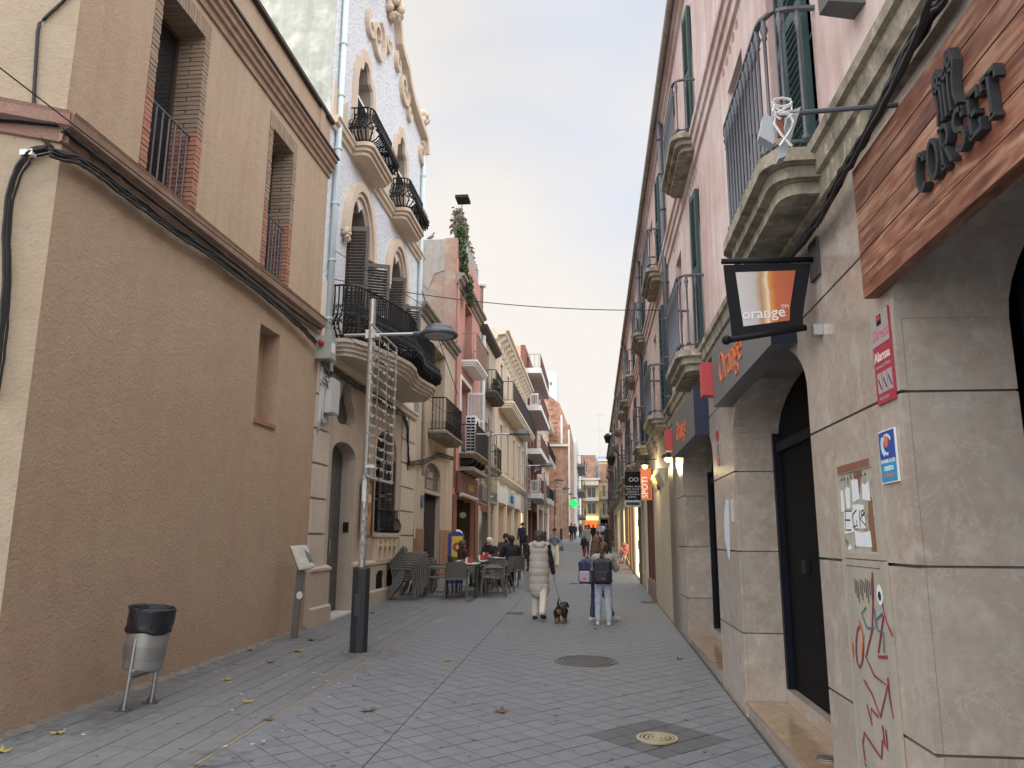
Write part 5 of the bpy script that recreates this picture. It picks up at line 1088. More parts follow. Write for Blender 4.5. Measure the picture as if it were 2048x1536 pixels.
R3 = row_house('pink_house', 'third pink house on the right over lit shop windows', 18.71, 27.6, m_rp[1], m_rg[0], [(18.9, 21.3, .75, 2.9), (21.7, 25.2, .15, 2.9), (25.6, 27.3, .15, 2.9)], [21.8, 25.9])
b = MB(FR); b.box(18.92, 21.28, .76, 2.88, -.14, -.11); b.build('shop_glass', m_glass, R3)
for a, c_, mt in ((21.7, 25.2, m_wlit), (25.6, 27.3, m_amber)): b = MB(FR); b.box(a+.01, c_-.01, .16, 2.89, -.10, -.05); b.build('lit_window', mt, R3)
for i, (a, h, s_) in enumerate(((19.3, 2.5, .5), (20.2, 2.1, .4), (19.4, 1.75, .3), (20.3, 1.45, .5), (19.4, 1.1, .6), (20.2, .8, .5), (19.4, .5, .3))): b = MB(FR); b.box(a+2.6, a+3.5, h-s_*.25, h+s_*.25, -.049, -.04); b.build('window_print', m_blacks, R3)
for x in (18.72, 21.32, 25.22, 27.3): b = MB(FR); b.box(x, x+.3, -.2, 3.2, .001, .06); b.build('pier', m_rg[0] if x < 20 else M('brown_pier', (.16, .085, .05), .5, .2, 5), R3)
R4 = row_house('rose_house', 'fourth house of the right hand row with amber shop light', 27.61, 37.5, m_rp[0], m_rg[1], [(28.2, 31.5, .3, 2.9), (32.5, 36.5, .3, 2.9)], [28.4, 32.9], 8.5)
for a, c_, mt in ((28.2, 31.5, m_amber), (32.5, 36.5, m_cream_lit)): b = MB(FR); b.box(a+.01, c_-.01, .31, 2.89, -.14, -.10); b.build('lit_window', mt, R4)
R5 = row_house('sand_house', 'fifth house of the right hand row with sand coloured walls', 37.51, 50, m_rp[2], m_rg[0], [(38.5, 42.5, .5, 3.0), (44, 48.5, .5, 3.0)], [38.5, 43.2, 47.2], 8.4)
for a, c_, mt in ((38.5, 42.5, m_cream_lit), (44, 48.5, m_glass)): b = MB(FR); b.box(a, c_, .5, 3.0, -.34, -.305); b.build('shop_window', mt, R5)
R6 = row_house('crimson_house', 'low crimson painted house far along the right side', 50.01, 64, M('crimson_paint', (.28, .055, .075), .7, .15, 1, .1, 40), M('crimson_base', (.24, .05, .06), .7, .15, 1), [(52, 55, 1.0, 3.2), (58, 61, 1.0, 3.2)], [52.5, 58], 8.1)
for a, c_ in ((52, 55), (58, 61)): b = MB(FR); b.box(a, c_, 1.0, 3.2, -.34, -.305); b.build('shop_window', m_glass, R6)
# ------------------------------------------------------------------ left hand row beyond the pink house
def left_house(name, label, u0, u1, top, wall, side, rows_, bays, x=XL, trim=None, ground=None, wmat=None, ww_=.9, depth=9, lining=None):
    F = frame_left(x); B = thing(name, label, 'building', (x, u0, gz(u0))); hh = []
    for v0, v1 in rows_:
        for c in bays: hh.append(rect(c-ww_/2, c+ww_/2, v0, v1))
    for g_ in (ground or []): hh.append(rect(*g_))
    front(B, F, rect(u0, u1, -.3, top), hh, wall, .3)
    b = MB(F); gd = 1.3 if ground else .303; b.box(u0+.004, u1-.004, 3.4 if ground else -.3, top-.05, -depth, -.303)
    if ground: b.box(u0+.004, u1-.004, -.3, 3.398, -depth, -gd)
    b.build('rear_wall', side, B)
    for g_ in (ground or []): q = MB(F); q.box(g_[1], g_[1]+.05, g_[2], g_[3], -gd, -.301); q.box(g_[0], g_[1], g_[3], g_[3]+.05, -gd, -.301); q.build('shop_lining', lining or m_wood, B)
    for v0, v1 in rows_:
        for c in bays:
            opening_window(B, F, c-ww_/2+.01, c+ww_/2-.01, v0+.01, v1-.01, -.2, wmat or m_wood, 2, 2)
            if trim: q = MB(F); q.prism(rect(c-ww_/2-.16, c+ww_/2+.16, v0, v1+.2), .001, .05, [rect(c-ww_/2, c+ww_/2, v0+.001, v1)]); q.build('window_surround', trim, B)
    return B, F
m_l5 = M('ochre_grey_render', (.43, .375, .30), .9, .12, 1.2, .2, 40, streak=.3)
L5, F5 = left_house('narrow_house', 'narrow ochre grey house with one dark plant balcony left of centre', 29.51, 34.55, 9.9, m_l5, m_party, [(7.6, 9.5), (4.5, 6.4)], [31.8], ground=[(30.0, 34.0, .4, 3.0)])
cornice(L5, F5, 29.52, 34.6, 9.9, [(0, -.1), (.1, -.05), (.25, .05), (.3, .16), (-.3, .2), (-.3, -.1)], m_rooft)
balcony(L5, F5, 30.7, 33.6, 7.55, .55, .2, .9, .16, smat=M('dark_slab', (.09, .08, .072), .9, .2, 5), panel=M('dark_brown_screen', (.07, .055, .055), .8, .2, 6)); balcony(L5, F5, 30.8, 33.4, 4.45, .5, .2, .9, .16, smat=m_stone)
t = thing('balcony_plant', 'small leafy plant on the narrow house balcony', 'plant', F5(31.0, 7.6, .4)); ivy('', '', t, F5, [(30.8, 32.2, 7.7, 8.1, .3, .6)], 240, m_ivy, .1, 11)
pipe(L5, F5, [(30.0, 3.2, .08), (30.0, 9.7, .08)], .09, m_boxw, clips=6)
b = MB(F5); b.box(30.0, 34.0, .4, 3.0, -.28, -.25); b.build('shop_glass', m_glass, L5); b = MB(F5); b.box(29.7, 34.4, 3.05, 3.6, .0, .15); b.build('shop_sign', m_grsign, L5)
t = thing('chimney_pipe', 'rusty metal flue with round cap above the ochre grey roof', 'chimney', F5(33.6, 9.9, -1)); b = MB(F5); b.tube([(33.6, 9.8, -.6), (33.6, 13.0, -.6)], .12, 8); b.build('flue', M('flue_brown', (.14, .09, .08), .6, .2, 5), t); b = MB(); b.lathe([(.24, 0), (.26, .1), (.12, .22)], F5(33.6, 13.0, -.6), 10); b.build('cap', m_boxw, t)
b = MB(F5); b.box(32.4, 34.2, 9.9, 11.2, -2.4, -1.0); b.build('roof_stack', M('old_brick_stack', (.25, .14, .11), .9, .25, 5), L5)
m_l6 = M('cream_ornate_render', (.60, .49, .375), .85, .10, 1.2, .2, 40, streak=.18); m_l6t = M('ivory_trim', (.68, .61, .51), .8, .06, 3)
L6, F6 = left_house('cream_house', 'cream house with bracketed cornice and one long balcony on the left row', 34.56, 50.0, 11.0, m_l6, M('pale_wall', (.60, .60, .57), .9, .1, 1), [(8.1, 10.0), (4.9, 7.0)], [36.6, 39.6, 42.6, 45.6, 48.2], trim=m_l6t, ground=[(35.2, 38.2, .7, 3.2), (38.7, 41.7, .7, 3.2), (42.2, 45.4, .7, 3.2), (46.3, 49.3, .9, 3.2)], ww_=1.0, lining=M('orange_wood_panel', (.30, .125, .04), .5, .2, 2, .05, 30))
cornice(L6, F6, 34.5, 50.05, 11.0, [(0, -.25), (.08, -.2), (.1, -.05), (.45, .0), (.5, .12), (.6, .16), (.6, .28), (-.3, .3), (-.3, -.25)], m_l6t); brackets(L6, F6, [35+1.05*i for i in range(15)], 10.35, 10.98, .42, .13, m_l6t)
balcony(L6, F6, 35.6, 49.0, 8.0, .75, .3, .95, .22, smat=m_l6t, panel=M('plum_screen', (.13, .10, .115), .7, .1, 4)); cornice(L6, F6, 34.56, 50, 4.5, [(0, -.2), (.1, -.15), (.2, 0), (.2, .1), (0, .12)], m_l6t, 'string_course')
b = MB(F6); b.box(35.0, 45.6, 3.25, 4.0, .02, .14); sgn = b.build('shop_sign', m_white, L6); b = MB(F6); b.box(39.0, 42.0, 3.26, 3.99, .141, .16); b.build('sign_field', M('pale_blue_field', (.35, .5, .6), .5, .1, 3), sgn); text_mb(F6, 'ISKI', 40.5, 3.42, .55, .16, .02, 1, sx=1.6).build('lettering', M('sign_dark_blue', (.03, .09, .22), .5, 0), sgn)
m_pl = M('orange_wood_panel', (.30, .125, .04), .5, .2, 2, .05, 30)
for a, c_ in ((35.2, 38.2), (38.7, 41.7), (42.2, 45.4)):
    b = MB(F6); b.box(a, c_, .5, 2.95, -1.28, -1.2); b.build('wood_panel', m_pl, L6); b = MB(F6); b.box(a+.3, c_-.3, 3.10, 3.16, -1.0, -.4); b.build('ceiling_light', m_cream_lit, L6)
b = MB(F6); b.box(49.20, 49.28, .9, 3.2, -1.25, -.1); b.build('lit_window', m_cream_lit, L6)
for x in (34.9, 38.4, 41.95, 45.85): b = MB(F6); b.box(x-.2, x+.2, -.2, 4.2, .001, .12); b.build('pilaster', m_l6t, L6)
pipe(L6, F6, [(49.7, .5, .1), (49.7, 10.8, .1)], .09, m_boxw)
m_l7 = M('red_brown_brick', (.20, .085, .065), .85, .2, 3, .1, 40); m_peach = M('peach_render', (.60, .37, .24), .9, .08, .6, .1, 30, streak=.1)
L7, F7 = left_house('flats_block', 'modern brown block with stacked white edged balconies and peach side wall', 50.01, 61.5, 14.4, m_l7, m_peach, [(4.6, 6.6), (7.5, 9.5), (10.4, 12.4), (12.9, 14.1)], [52.5, 56, 59], ground=[(51, 55, 1.0, 3.6), (56, 60.5, 1.0, 3.6)], ww_=1.5)
m_pale = M('pale_balcony', (.62, .62, .60), .8, .08, 2)
for v_ in (4.55, 7.45, 10.35, 12.9): balcony(L7, F7, 50.4, 60.5, v_, 1.05, .35, .95, .3, .012, m_pale, M('red_iron', (.14, .06, .055), .6, .1, 5), panel=m_grsign if v_ > 12 else M('brown_glass_screen', (.12, .07, .065), .4, .1, 3), steps=0)
b = MB(F7); b.box(51, 60.5, 1.0, 3.6, -.28, -.24); b.build('shop_glass', m_glass, L7)
for i, v_ in enumerate((11.2, 5.4)): t = thing('air_conditioner', ('white air conditioner on the top but one balcony of the brown block', 'white air conditioner on the lowest balcony of the brown block')[i], 'air conditioner', F7(50.8, v_-.85, .4)); b = MB(F7); b.box(50.7, 51.4, v_-.8, v_, .3, .85); b.build('case', m_white, t); b = MB(F7); b.box(50.69, 50.699, v_-.7, v_-.1, .38, .78); b.build('grille', m_greyw, t)
L8, F8 = left_house('ivory_house', 'ivory house with long cornice between brown block and brick gable', 61.51, 77.5, 12.0, m_l6, m_l6, [(5, 7.2), (8.6, 10.8)], [63.5, 67, 70.5, 74], trim=m_l6t, ground=[(63, 68, 1.2, 4.0), (70, 75, 1.2, 4.0)], ww_=1.2)
cornice(L8, F8, 61.4, 77.6, 12.0, [(0, -.25), (.1, -.05), (.5, .0), (.6, .25), (-.3, .3), (-.3, -.25)], m_l6t); 
for v_ in (4.9, 8.5): balcony(L8, F8, 62.5, 76, v_, .8, .3, .95, .35, .012, m_l6t)
b = MB(F8); b.box(63, 75, 1.2, 4.0, -.28, -.24); b.build('shop_glass', m_glass, L8)
m_brickw = M('mottled_brick_wall', (.31, .175, .13), .9, .3, 1.4, .3, 20, c2=(.38, .25, .19)); m_l9 = M('white_band', (.66, .65, .62), .8, .05, 2)
L9, F9 = left_house('brick_gable_house', 'brick house with sloping gable and white bands facing down the street', 77.6, 92, 13.0, m_brickw, m_brickw, [(5.5, 7.5), (9, 11)], [80, 84, 88], x=-2.3, ww_=1.2)
Fg = frame_face(77.6); b = MB(Fg); b.prism([(-6.5, 10.9), (-2.32, 10.9), (-2.32, 12.5), (-3.3, 15.1), (-4.6, 16.2), (-6.5, 17.0)], .002, .35); b.build('gable', m_brickw, L9)
for a in ((-3.22, -3.02, 11, 13.9), (-2.48, -2.3, 2, 12.4)): b = MB(Fg); b.box(a[0], a[1], a[2], a[3], .36, .42); b.build('white_band', m_l9, L9)
b = MB(Fg); b.box(-6.5, -2.3, 10.75, 10.95, .36, .41); b.build('white_band', m_l9, L9)
# bricks of the gable, facing the camera
bq = MB(lambda u, v, w: (u, -w, v)); bq.box(0, .46, 0, .20, 0, .03); bme = shared('gable_brick', bq, M('gable_brick', (.33, .17, .12), .9, .2, 3, rnd=.35)); nb = 0
for r_ in range(44):
    for c_ in range(9):
        x, z = -6.4+c_*.49+(.24 if r_ % 2 else 0), 5.2+r_*.23
        lim = -2.35 if z < 12.5 else -2.4-(z-12.5)*.42
        if x+.46 < lim and not (-3.75 < x < -2.95) and not (10.5 < z < 10.98) and not (-2.98 < x+.46 and x < -2.3 and False) and x > -4.45 and nb < 290:
            piece('gable_brick', bme, L9, (x, 77.6-.355 if z > 10.9 else 77.6-.004, z)); nb += 1
L10, F10 = left_house('dark_flats', 'tall dark block with stacked balconies at the far left of the street', 92.1, 108, 13.6, M('white_grey_side', (.60, .62, .62), .8, .05, 2), m_l9, [(4.5, 6.5), (7.5, 9.5), (10.5, 12.5)], [95, 100], x=-1.95, ww_=2)
for v_ in (4.4, 7.4, 10.4): balcony(L10, F10, 92.3, 107, v_, .9, .3, 1.0, .6, .02, m_grsign, m_iron, panel=M('grey_glass', (.10, .11, .12), .3, .1, 3), steps=0)
# ------------------------------------------------------------------ houses closing the street
def end_house(name, label, x0, x1, y, top, mat, wins, depth=10, wm=None, roof=None):
    B = thing(name, label, 'building', ((x0+x1)/2, y, gz(y))); F = frame_face(y)
    front(B, F, rect(x0, x1, 1.2, top), [rect(*q) for q in wins], mat, .3); b = MB(F); b.box(x0+.01, x1-.01, 1.2, top-.05, -depth, -.303); b.build('rear_wall', mat, B)
    for q in wins: opening_window(B, F, q[0]+.01, q[1]-.01, q[2]+.01, q[3]-.01, -.2, wm or m_white, 2, 1)
    if roof: b = MB(F); b.box(x0-.2, x1+.2, top, top+.25, -depth, .3); b.build('roof_edge', roof, B)
    return B, F
E0, FE0 = end_house('yellow_house', 'small yellow and white house with awnings closing the street', -1.6, .75, 108.5, 9.7, M('yellow_render', (.68, .52, .26), .85, .1, .6), [(-.9, .3, 7.2, 8.7), (-.9, .3, 5.0, 6.6)], roof=m_l9)
for v_ in (6.75, 8.9): b = MB(FE0); b.box(-1.5, .7, v_, v_+.5, 0, .9); b.build('awning', m_white, E0)
b = MB(FE0); b.box(-1.2, .5, 2.35, 4.1, .001, .05); b.build('lit_shop', M('lit_orange_shop', (1, .16, .02), .5, .35, .9, emit=.28), E0); b = MB(FE0); b.box(-1.3, .6, 4.15, 4.7, .0, .4); b.build('shop_sign', m_cream_lit, E0)
E1, FE1 = end_house('cream_flats', 'cream and brick flats with balconies closing the street', .76, 3.3, 109.5, 12.4, M('cream_far', (.66, .54, .36), .85, .1, .6), [(1.2, 1.7, 7.4, 9.0), (1.2, 1.7, 4.9, 6.5), (2.2, 2.9, 4.9, 6.5)], roof=m_l9)
b = MB(FE1); b.box(.78, 1.9, 9.4, 12.0, .001, .06); b.build('brick_panel', m_brickw, E1)
for v_ in (4.7, 7.2): balcony(E1, FE1, .85, 3.1, v_, .7, .2, .9, .3, .015, m_pale, m_iron)
b = MB(FE1); b.box(.9, 1.9, 2.4, 4.3, -.02, .03); b.build('garage', m_dark, E1); b = MB(FE1); b.box(2.0, 3.2, 2.4, 4.2, .001, .03); b.build('pink_door', M('mauve', (.35, .16, .17), .7, .1, 1), E1)
end_house('brick_stack_house', 'brown brick block rising behind the yellow house at the street end', -1.9, .4, 118, 14.2, m_brickw, [(-1.4, -.9, 11.5, 12.5)]); end_house('blue_grey_block', 'pale blue block behind the yellow house at the street end', .41, 2.2, 122, 14.4, M('pale_blue_far', (.42, .52, .66), .8, .05, 1), [(1.0, 1.5, 12, 13)])
end_house('grey_brown_block', 'dark grey brown block at the right of the street end', 2.6, 4.2, 103, 10.9, M('grey_brown_far', (.20, .17, .15), .85, .15, 1), [(2.8, 3.4, 8.2, 9.8), (2.8, 3.4, 5.2, 6.8)])
end_house('white_wall_block', 'plain white end wall behind the crimson house', 3.2, 7.4, 112, 17.2, M('white_far', (.72, .72, .71), .8, .05, 1), [(5.5, 6.2, 14, 15)])
end_house('white_tower', 'white stair tower with one small window above the left roofs', -8.1, -5.8, 124, 28.6, M('tower_white', (.62, .66, .66), .8, .05, .6), [(-6.9, -6.5, 26.3, 26.9)])
t = thing('antenna', 'thin television mast above the roofs at the street end', 'antenna', (1.1, 122, 14.4)); b = MB(); b.tube([(1.1, 122, 14.3), (1.1, 122, 21.5)], .04, 5); b.build('mast', m_steel, t)
for z in (18.5, 21): b = MB(); b.tube([(.3, 122, z), (1.9, 122, z)], .025, 4); b.build('crossbar', m_steel, t)
# ------------------------------------------------------------------ copying things
def copy_tree(o, parent=None):
    c = o.copy(); col.objects.link(c); c.parent = parent
    for ch in [x for x in ALLCH.get(o.name, [])]: copy_tree(ch, c)
    return c
ALLCH = {}
def index_children(o):
    ALLCH[o.name] = list(o.children)
    for c in o.children: index_children(c)
def place_copy(proto, loc, rz, label, group=None, rx=0, ry=0):
    c = copy_tree(proto); c.location = Vector(loc)*K; c.rotation_euler = (rx, ry, rz); c['label'] = label; c['mloc'] = tuple(loc)
    if group: c['group'] = group
    return c
# ------------------------------------------------------------------ lamp posts
m_sleeve = M('black_sleeve', (.022, .025, .032), .5, .3, 3, .1, 60, c3=(.07, .035, .025)); m_pole = M('galvanised_pole', (.40, .39, .36), .42, .15, 8, .05, 90, metal=.7); m_shade = M('grey_blue_shade', (.055, .068, .085), .4, .12, 5); m_diff = M('lamp_diffuser', (.30, .33, .34), .25, .1, 5)
m_stick = M('sticker_remains', (.45, .46, .48), .7, .5, 22, c2=(.16, .13, .11))
m_led = M('clear_plastic_wire', (.62, .64, .62), .4, .1, 10)
def lamp_post(x, y, label, detail):
    z0 = gz(y); t = thing('lamp_post', label, 'street lamp', (x, y, z0), 'street lamps along the left side')
    b = MB(); b.lathe([(.115, -.1), (.115, 1.02), (.105, 1.04), (.04, 1.045)], (x, y, z0), 8); b.build('base_sleeve', m_sleeve, t)
    b = MB(); b.lathe([(.047, 1.0), (.047, 4.62), (.02, 4.63)], (x, y, z0), 12); b.build('pole', m_pole, t, smooth=False)
    b = MB(); b.tube([(x-.38, y, z0+4.12), (x+.66, y, z0+4.12)], .022, 8); b.build('arm', m_steel, t)
    b = MB(); b.tube([(x+.58, y, z0+4.12), (x+.74, y, z0+4.12)], .035, 8); b.build('arm_socket', m_shade, t)
    c = (x+.93, y, z0+4.08)
    b = MB(); b.lathe([(.255, .0), (.262, .02), (.235, .05), (.19, .09), (.185, .115), (.12, .15), (.03, .165)], c, 28, caps=False); b.lathe([(.255, .0), (.20, .012)], c, 28, caps=False); b.build('shade', m_shade, t, smooth=True)
    b = MB(); b.lathe([(.205, .010), (.17, -.012), (.02, -.022)], c, 24); b.build('diffuser', m_diff, t, smooth=True)
    b = MB(); b.box(x-.07, x+.07, y-.06, y+.06, z0+4.06, z0+4.18); b.build('arm_clamp', m_pole, t)
    if detail:
        for i, (za, h, a0, wd) in enumerate(((1.12, .28, -2.2, 1.6), (1.44, .2, -1.9, 1.3), (1.66, .14, -1.5, 1.7), (1.86, .3, -2.1, 1.2), (2.2, .12, -1.4, 1.5), (1.30, .12, -.9, .8), (2.0, .10, -.7, .7))):
            b = MB(); n = 6; vs = []
            for r_ in (.0475, .0490):
                for k in range(n+1):
                    a = a0+wd*k/n; vs += [(x+r_*math.cos(a), y+r_*math.sin(a), z0+za+random.uniform(0, .03)), (x+r_*math.cos(a), y+r_*math.sin(a), z0+za+h-random.uniform(0, .03))]
            m_ = 2*(n+1); fs = [(2*k, 2*k+2, 2*k+3, 2*k+1) for k in range(n)]+[(m_+2*k, m_+2*k+1, m_+2*k+3, m_+2*k+2) for k in range(n)]
            b.add(vs, fs); b.build('sticker', m_stick if i != 3 else m_paper, t)
        b = MB(); b.box(x-.04, x+.04, y-.1175, y-.112, z0+.45, z0+.72); b.build('hatch', m_sleeve, t)
    return t
def light_frame(x, y, label, detail):
    """flat frame with light strings, standing along the street on the pole"""
    z0 = gz(y); y0, y1, za, zb = y-.30, y+1.08, z0+2.18, z0+4.20
    t = thing('light_frame', label, 'festive light frame', (x, y, z0+2.1), 'unlit light frames on the lamp posts')
    for (ya, z_a, yb_, z_b) in ((y0, za, y0, zb), (y1, za, y1, zb), (y0, za, y1, za), (y0, zb, y1, zb), (y0+.46, za, y0+.46, zb), (y0+.92, za, y0+.92, zb), (y0, (za+zb)/2+.35, y1, (za+zb)/2+.35), (y0, (za+zb)/2-.45, y1, (za+zb)/2-.45)):
        b = MB(); r_ = .016 if z_a in (za, zb) and (ya in (y0, y1) or z_a == z_b) else .008; b.tube([(x, ya, z_a), (x, yb_, z_b)], r_, 6); b.build('frame_bar', m_steel, t)
    n = 15 if detail else 8; r = np.random.default_rng(int(y*10))
    for i in range(n):
        zz = za+.05+(zb-za-.12)*i/(n-1); pts = [(x+.02*math.sin(k*1.3), y0+(y1-y0)*k/12, zz-.03*abs(math.sin(k*math.pi/4))) for k in range(13)]
        b = MB(); b.tube(pts, .0035, 4)
        for k in range(12):
            for q in range(2 if detail else 1):
                p = Vector(pts[k]).lerp(Vector(pts[k+1]), r.random()); d = Vector((r.uniform(-.03, .03), r.uniform(-.03, .03), -.032)); b.tube([tuple(p), tuple(p+d)], .0035, 4, r2=.006)
        b.build('light_string', m_led, t)
    for zz in (za+.15, zb-.1): b = MB(); b.box(x-.052, x+.052, y-.052, y+.052, zz-.02, zz+.02); b.build('pole_clip', m_white, t)
ly = [9.87, 21.95, 34.6, 47, 59, 71, 83]
ln = ['nearest lamp post with sticker covered pole and black base sleeve', 'second lamp post, beside the cafe tables', 'third lamp post, in front of the cream shop', 'fourth lamp post from the camera', 'fifth lamp post from the camera', 'sixth lamp post, below the green cross', 'farthest lamp post of the left row']
for i, y in enumerate(ly):
    lamp_post(-2.97, y, ln[i], i == 0)
    if i < 5: light_frame(-2.97+.065, y, ['unlit light frame on the nearest lamp post', 'unlit light frame on the second lamp post', 'unlit light frame on the third lamp post', 'unlit light frame on the fourth lamp post', 'unlit light frame on the fifth lamp post'][i], i == 0)
b = MB()
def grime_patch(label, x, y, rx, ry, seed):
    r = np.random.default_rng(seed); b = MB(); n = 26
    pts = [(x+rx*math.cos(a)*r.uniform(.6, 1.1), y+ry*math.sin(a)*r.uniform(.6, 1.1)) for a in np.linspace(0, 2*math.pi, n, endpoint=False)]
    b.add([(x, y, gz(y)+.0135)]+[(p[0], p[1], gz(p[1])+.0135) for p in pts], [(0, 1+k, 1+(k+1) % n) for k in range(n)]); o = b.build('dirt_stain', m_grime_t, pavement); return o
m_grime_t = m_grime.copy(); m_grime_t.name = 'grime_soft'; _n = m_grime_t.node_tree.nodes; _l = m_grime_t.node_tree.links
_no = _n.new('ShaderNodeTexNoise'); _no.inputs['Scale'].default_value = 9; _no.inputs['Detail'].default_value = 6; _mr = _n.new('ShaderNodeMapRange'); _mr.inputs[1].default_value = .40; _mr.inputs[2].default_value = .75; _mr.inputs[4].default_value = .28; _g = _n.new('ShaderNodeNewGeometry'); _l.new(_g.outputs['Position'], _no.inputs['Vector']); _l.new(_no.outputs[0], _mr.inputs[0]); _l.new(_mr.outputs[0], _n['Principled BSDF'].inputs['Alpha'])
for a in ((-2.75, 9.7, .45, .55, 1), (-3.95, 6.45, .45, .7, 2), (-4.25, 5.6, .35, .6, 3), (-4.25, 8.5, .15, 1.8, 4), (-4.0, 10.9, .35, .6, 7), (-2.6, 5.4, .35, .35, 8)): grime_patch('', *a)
# ------------------------------------------------------------------ litter bin
def perf_metal():
    m = M('perforated_steel', (.34, .34, .34), .4, .1, 20, metal=.8); n = m.node_tree.nodes; l = m.node_tree.links; bs = n['Principled BSDF']
    return m
t = thing('litter_bin', 'perforated steel litter bin with black bag on two legs by the tan wall', 'litter bin', (-3.94, 6.65, gz(6.65)))
bx, by, bz = -3.985, 6.82, gz(6.65); ax = Vector((.10, 0, 1)).normalized(); e1 = Vector((1, 0, -.10)).normalized(); e2 = Vector((0, 1, 0))
Fbin = lambda u, v, w: tuple(Vector((bx, by, bz))+Vector((-.035, 0, .33))+e1*u+e2*v+ax*w)
b = MB(Fbin); b.lathe([(.01, .0), (.160, .0), (.166, .02), (.172, .13), (.178, .24), (.182, .40)], (0, 0, 0), 28, caps=False); b.build('basket', M('satin_steel', (.42, .42, .41), .4, .1, 20, metal=.75), t, smooth=True)
hl = MB(Fbin); 
for r_ in range(9):
    for k in range(40):
        a = 2*math.pi*(k+.5*(r_ % 2))/40; z = .09+r_*.014; rr = .1665+.02*z/.3; c, s_ = math.cos(a), math.sin(a); q = .0048
        P = [(rr*c*1.014-s_*q*dx, rr*s_*1.014+c*q*dx, z+q*dz) for dx, dz in ((-1, 0), (0, -1), (1, 0), (0, 1))]; hl.add(P, [(0, 1, 2, 3)])
hl.build('perforation', m_dark, t, kind='stuff')
b = MB(Fbin); n = 40; vs = []; prof = [(.172, .315), (.192, .322), (.195, .35), (.190, .38), (.196, .42), (.194, .48), (.200, .52), (.192, .535), (.184, .52), (.17, .42), (.11, .36), (.01, .35)]
for j, (r_, z) in enumerate(prof):
    for k in range(n):
        a = 2*math.pi*k/n; wob = .005*math.sin(5*a+j*1.1)+.003*math.sin(11*a-j*1.3) if 0 < j < 10 else .003*math.sin(3*a); vs.append(((r_+wob)*math.cos(a), (r_+wob)*math.sin(a), z+(.012*math.sin(4*a+j) if j < 6 else 0)))
b.add(vs, [(j*n+k, j*n+(k+1) % n, (j+1)*n+(k+1) % n, (j+1)*n+k) for j in range(len(prof)-1) for k in range(n)]); b.build('bin_bag', M('black_plastic_bag', (.012, .013, .02), .28, .1, 30, .5, 45), t, smooth=True)
p1, p2 = ong(247, 1424), ong(302, 1408)
for p, q in ((p1, -.02), (p2, .02)):
    ytop = p.y+.03; b = MB(); top = Vector((p.x+.05, p.y+.0, bz+.60)); b.tube([(p.x, p.y, gz(p.y)), tuple(top)], .021, 10); b.build('leg', m_steel, t)
    b = MB(); b.box(p.x-.06, p.x+.06, p.y-.05, p.y+.05, gz(p.y)+.010, gz(p.y)+.018); b.add([(p.x-.055, p.y, gz(p.y)+.018), (p.x+.055, p.y, gz(p.y)+.018), (p.x+.015, p.y, gz(p.y)+.09), (p.x-.012, p.y, gz(p.y)+.09)], [(0, 1, 2, 3)]); b.build('foot_plate', m_castiron, t)
b = MB(); b.tube([(p1.x+.03, p1.y, bz+.27), (p2.x+.03, p2.y, bz+.30)], .016, 8); b.build('crossbar', m_steel, t)
b = MB(); b.tube([(p1.x+.035, p1.y-.01, bz+.32), (p1.x+.06, p1.y+.05, bz+.33)], .025, 10); b.build('pivot', m_steel, t)
# ------------------------------------------------------------------ information lectern
t = thing('information_lectern', 'slanted information lectern on a leaning steel post beside the tan wall', 'information board', (-4.19, 10.86, gz(10.86)))
z0 = gz(10.86); b = MB(); b.hull8([(-4.24, 10.83, z0), (-4.16, 10.83, z0), (-4.16, 10.89, z0), (-4.24, 10.89, z0), (-4.20, 10.83, 1.24), (-4.10, 10.83, 1.20), (-4.10, 10.89, 1.20), (-4.20, 10.89, 1.24)]); b.build('post', M('grey_post', (.17, .17, .165), .45, .15, 6, metal=.5), t)
c = [ony(580, 1092, 10.80), ony(613, 1090, 11.05), ony(630, 1134, 10.95), ony(598, 1140, 10.70)]; nrm = (c[1]-c[0]).cross(c[3]-c[0]).normalized(); nrm = nrm if nrm.y < 0 else -nrm
b = MB(); b.hull8([tuple(q-nrm*.025) for q in c]+[tuple(q) for q in c]); b.build('panel', m_steel, t)
cc_ = sum(c, Vector())/4; b = MB(); b.hull8([tuple(cc_+(q-cc_)*.9+nrm*.001) for q in c]+[tuple(cc_+(q-cc_)*.9+nrm*.004) for q in c]); b.build('print', M('plaque_print', (.50, .49, .42), .35, .35, 12, c2=(.28, .29, .25)), t)
q = [c[1], c[2]]; pc = cc_+(c[2]-cc_)*.35+(c[1]-cc_)*.35; ea, eb = (c[1]-c[0])*.12, (c[3]-c[0])*.28
b = MB(); b.hull8([tuple(pc-ea-eb+nrm*.0045), tuple(pc+ea-eb*.4+nrm*.0045), tuple(pc+ea*1.3+eb+nrm*.0045), tuple(pc-ea+eb+nrm*.0045)]+[tuple(pc-ea-eb+nrm*.006), tuple(pc+ea-eb*.4+nrm*.006), tuple(pc+ea*1.3+eb+nrm*.006), tuple(pc-ea+eb+nrm*.006)]); b.build('printed_picture', M('print_dark', (.09, .10, .09), .5, .3, 20), t)
b = MB(); b.lathe([(.045, -.002), (.045, .0)], (0, 0, 0), 14); b = MB(lambda u, v, w: (-4.14+u, 10.826-w, .82+v)); b.prism([(.045*math.cos(a), .055*math.sin(a)) for a in np.linspace(0, 5.9, 14)], .001, .004); b.build('sticker', m_paper, t)
t = thing('pigeon', 'pigeon perched on the patched party wall of the pink house', 'bird', (XL-.95, 24.2, 11.5)); P0 = Vector((XL-.95, 24.25, 11.5))
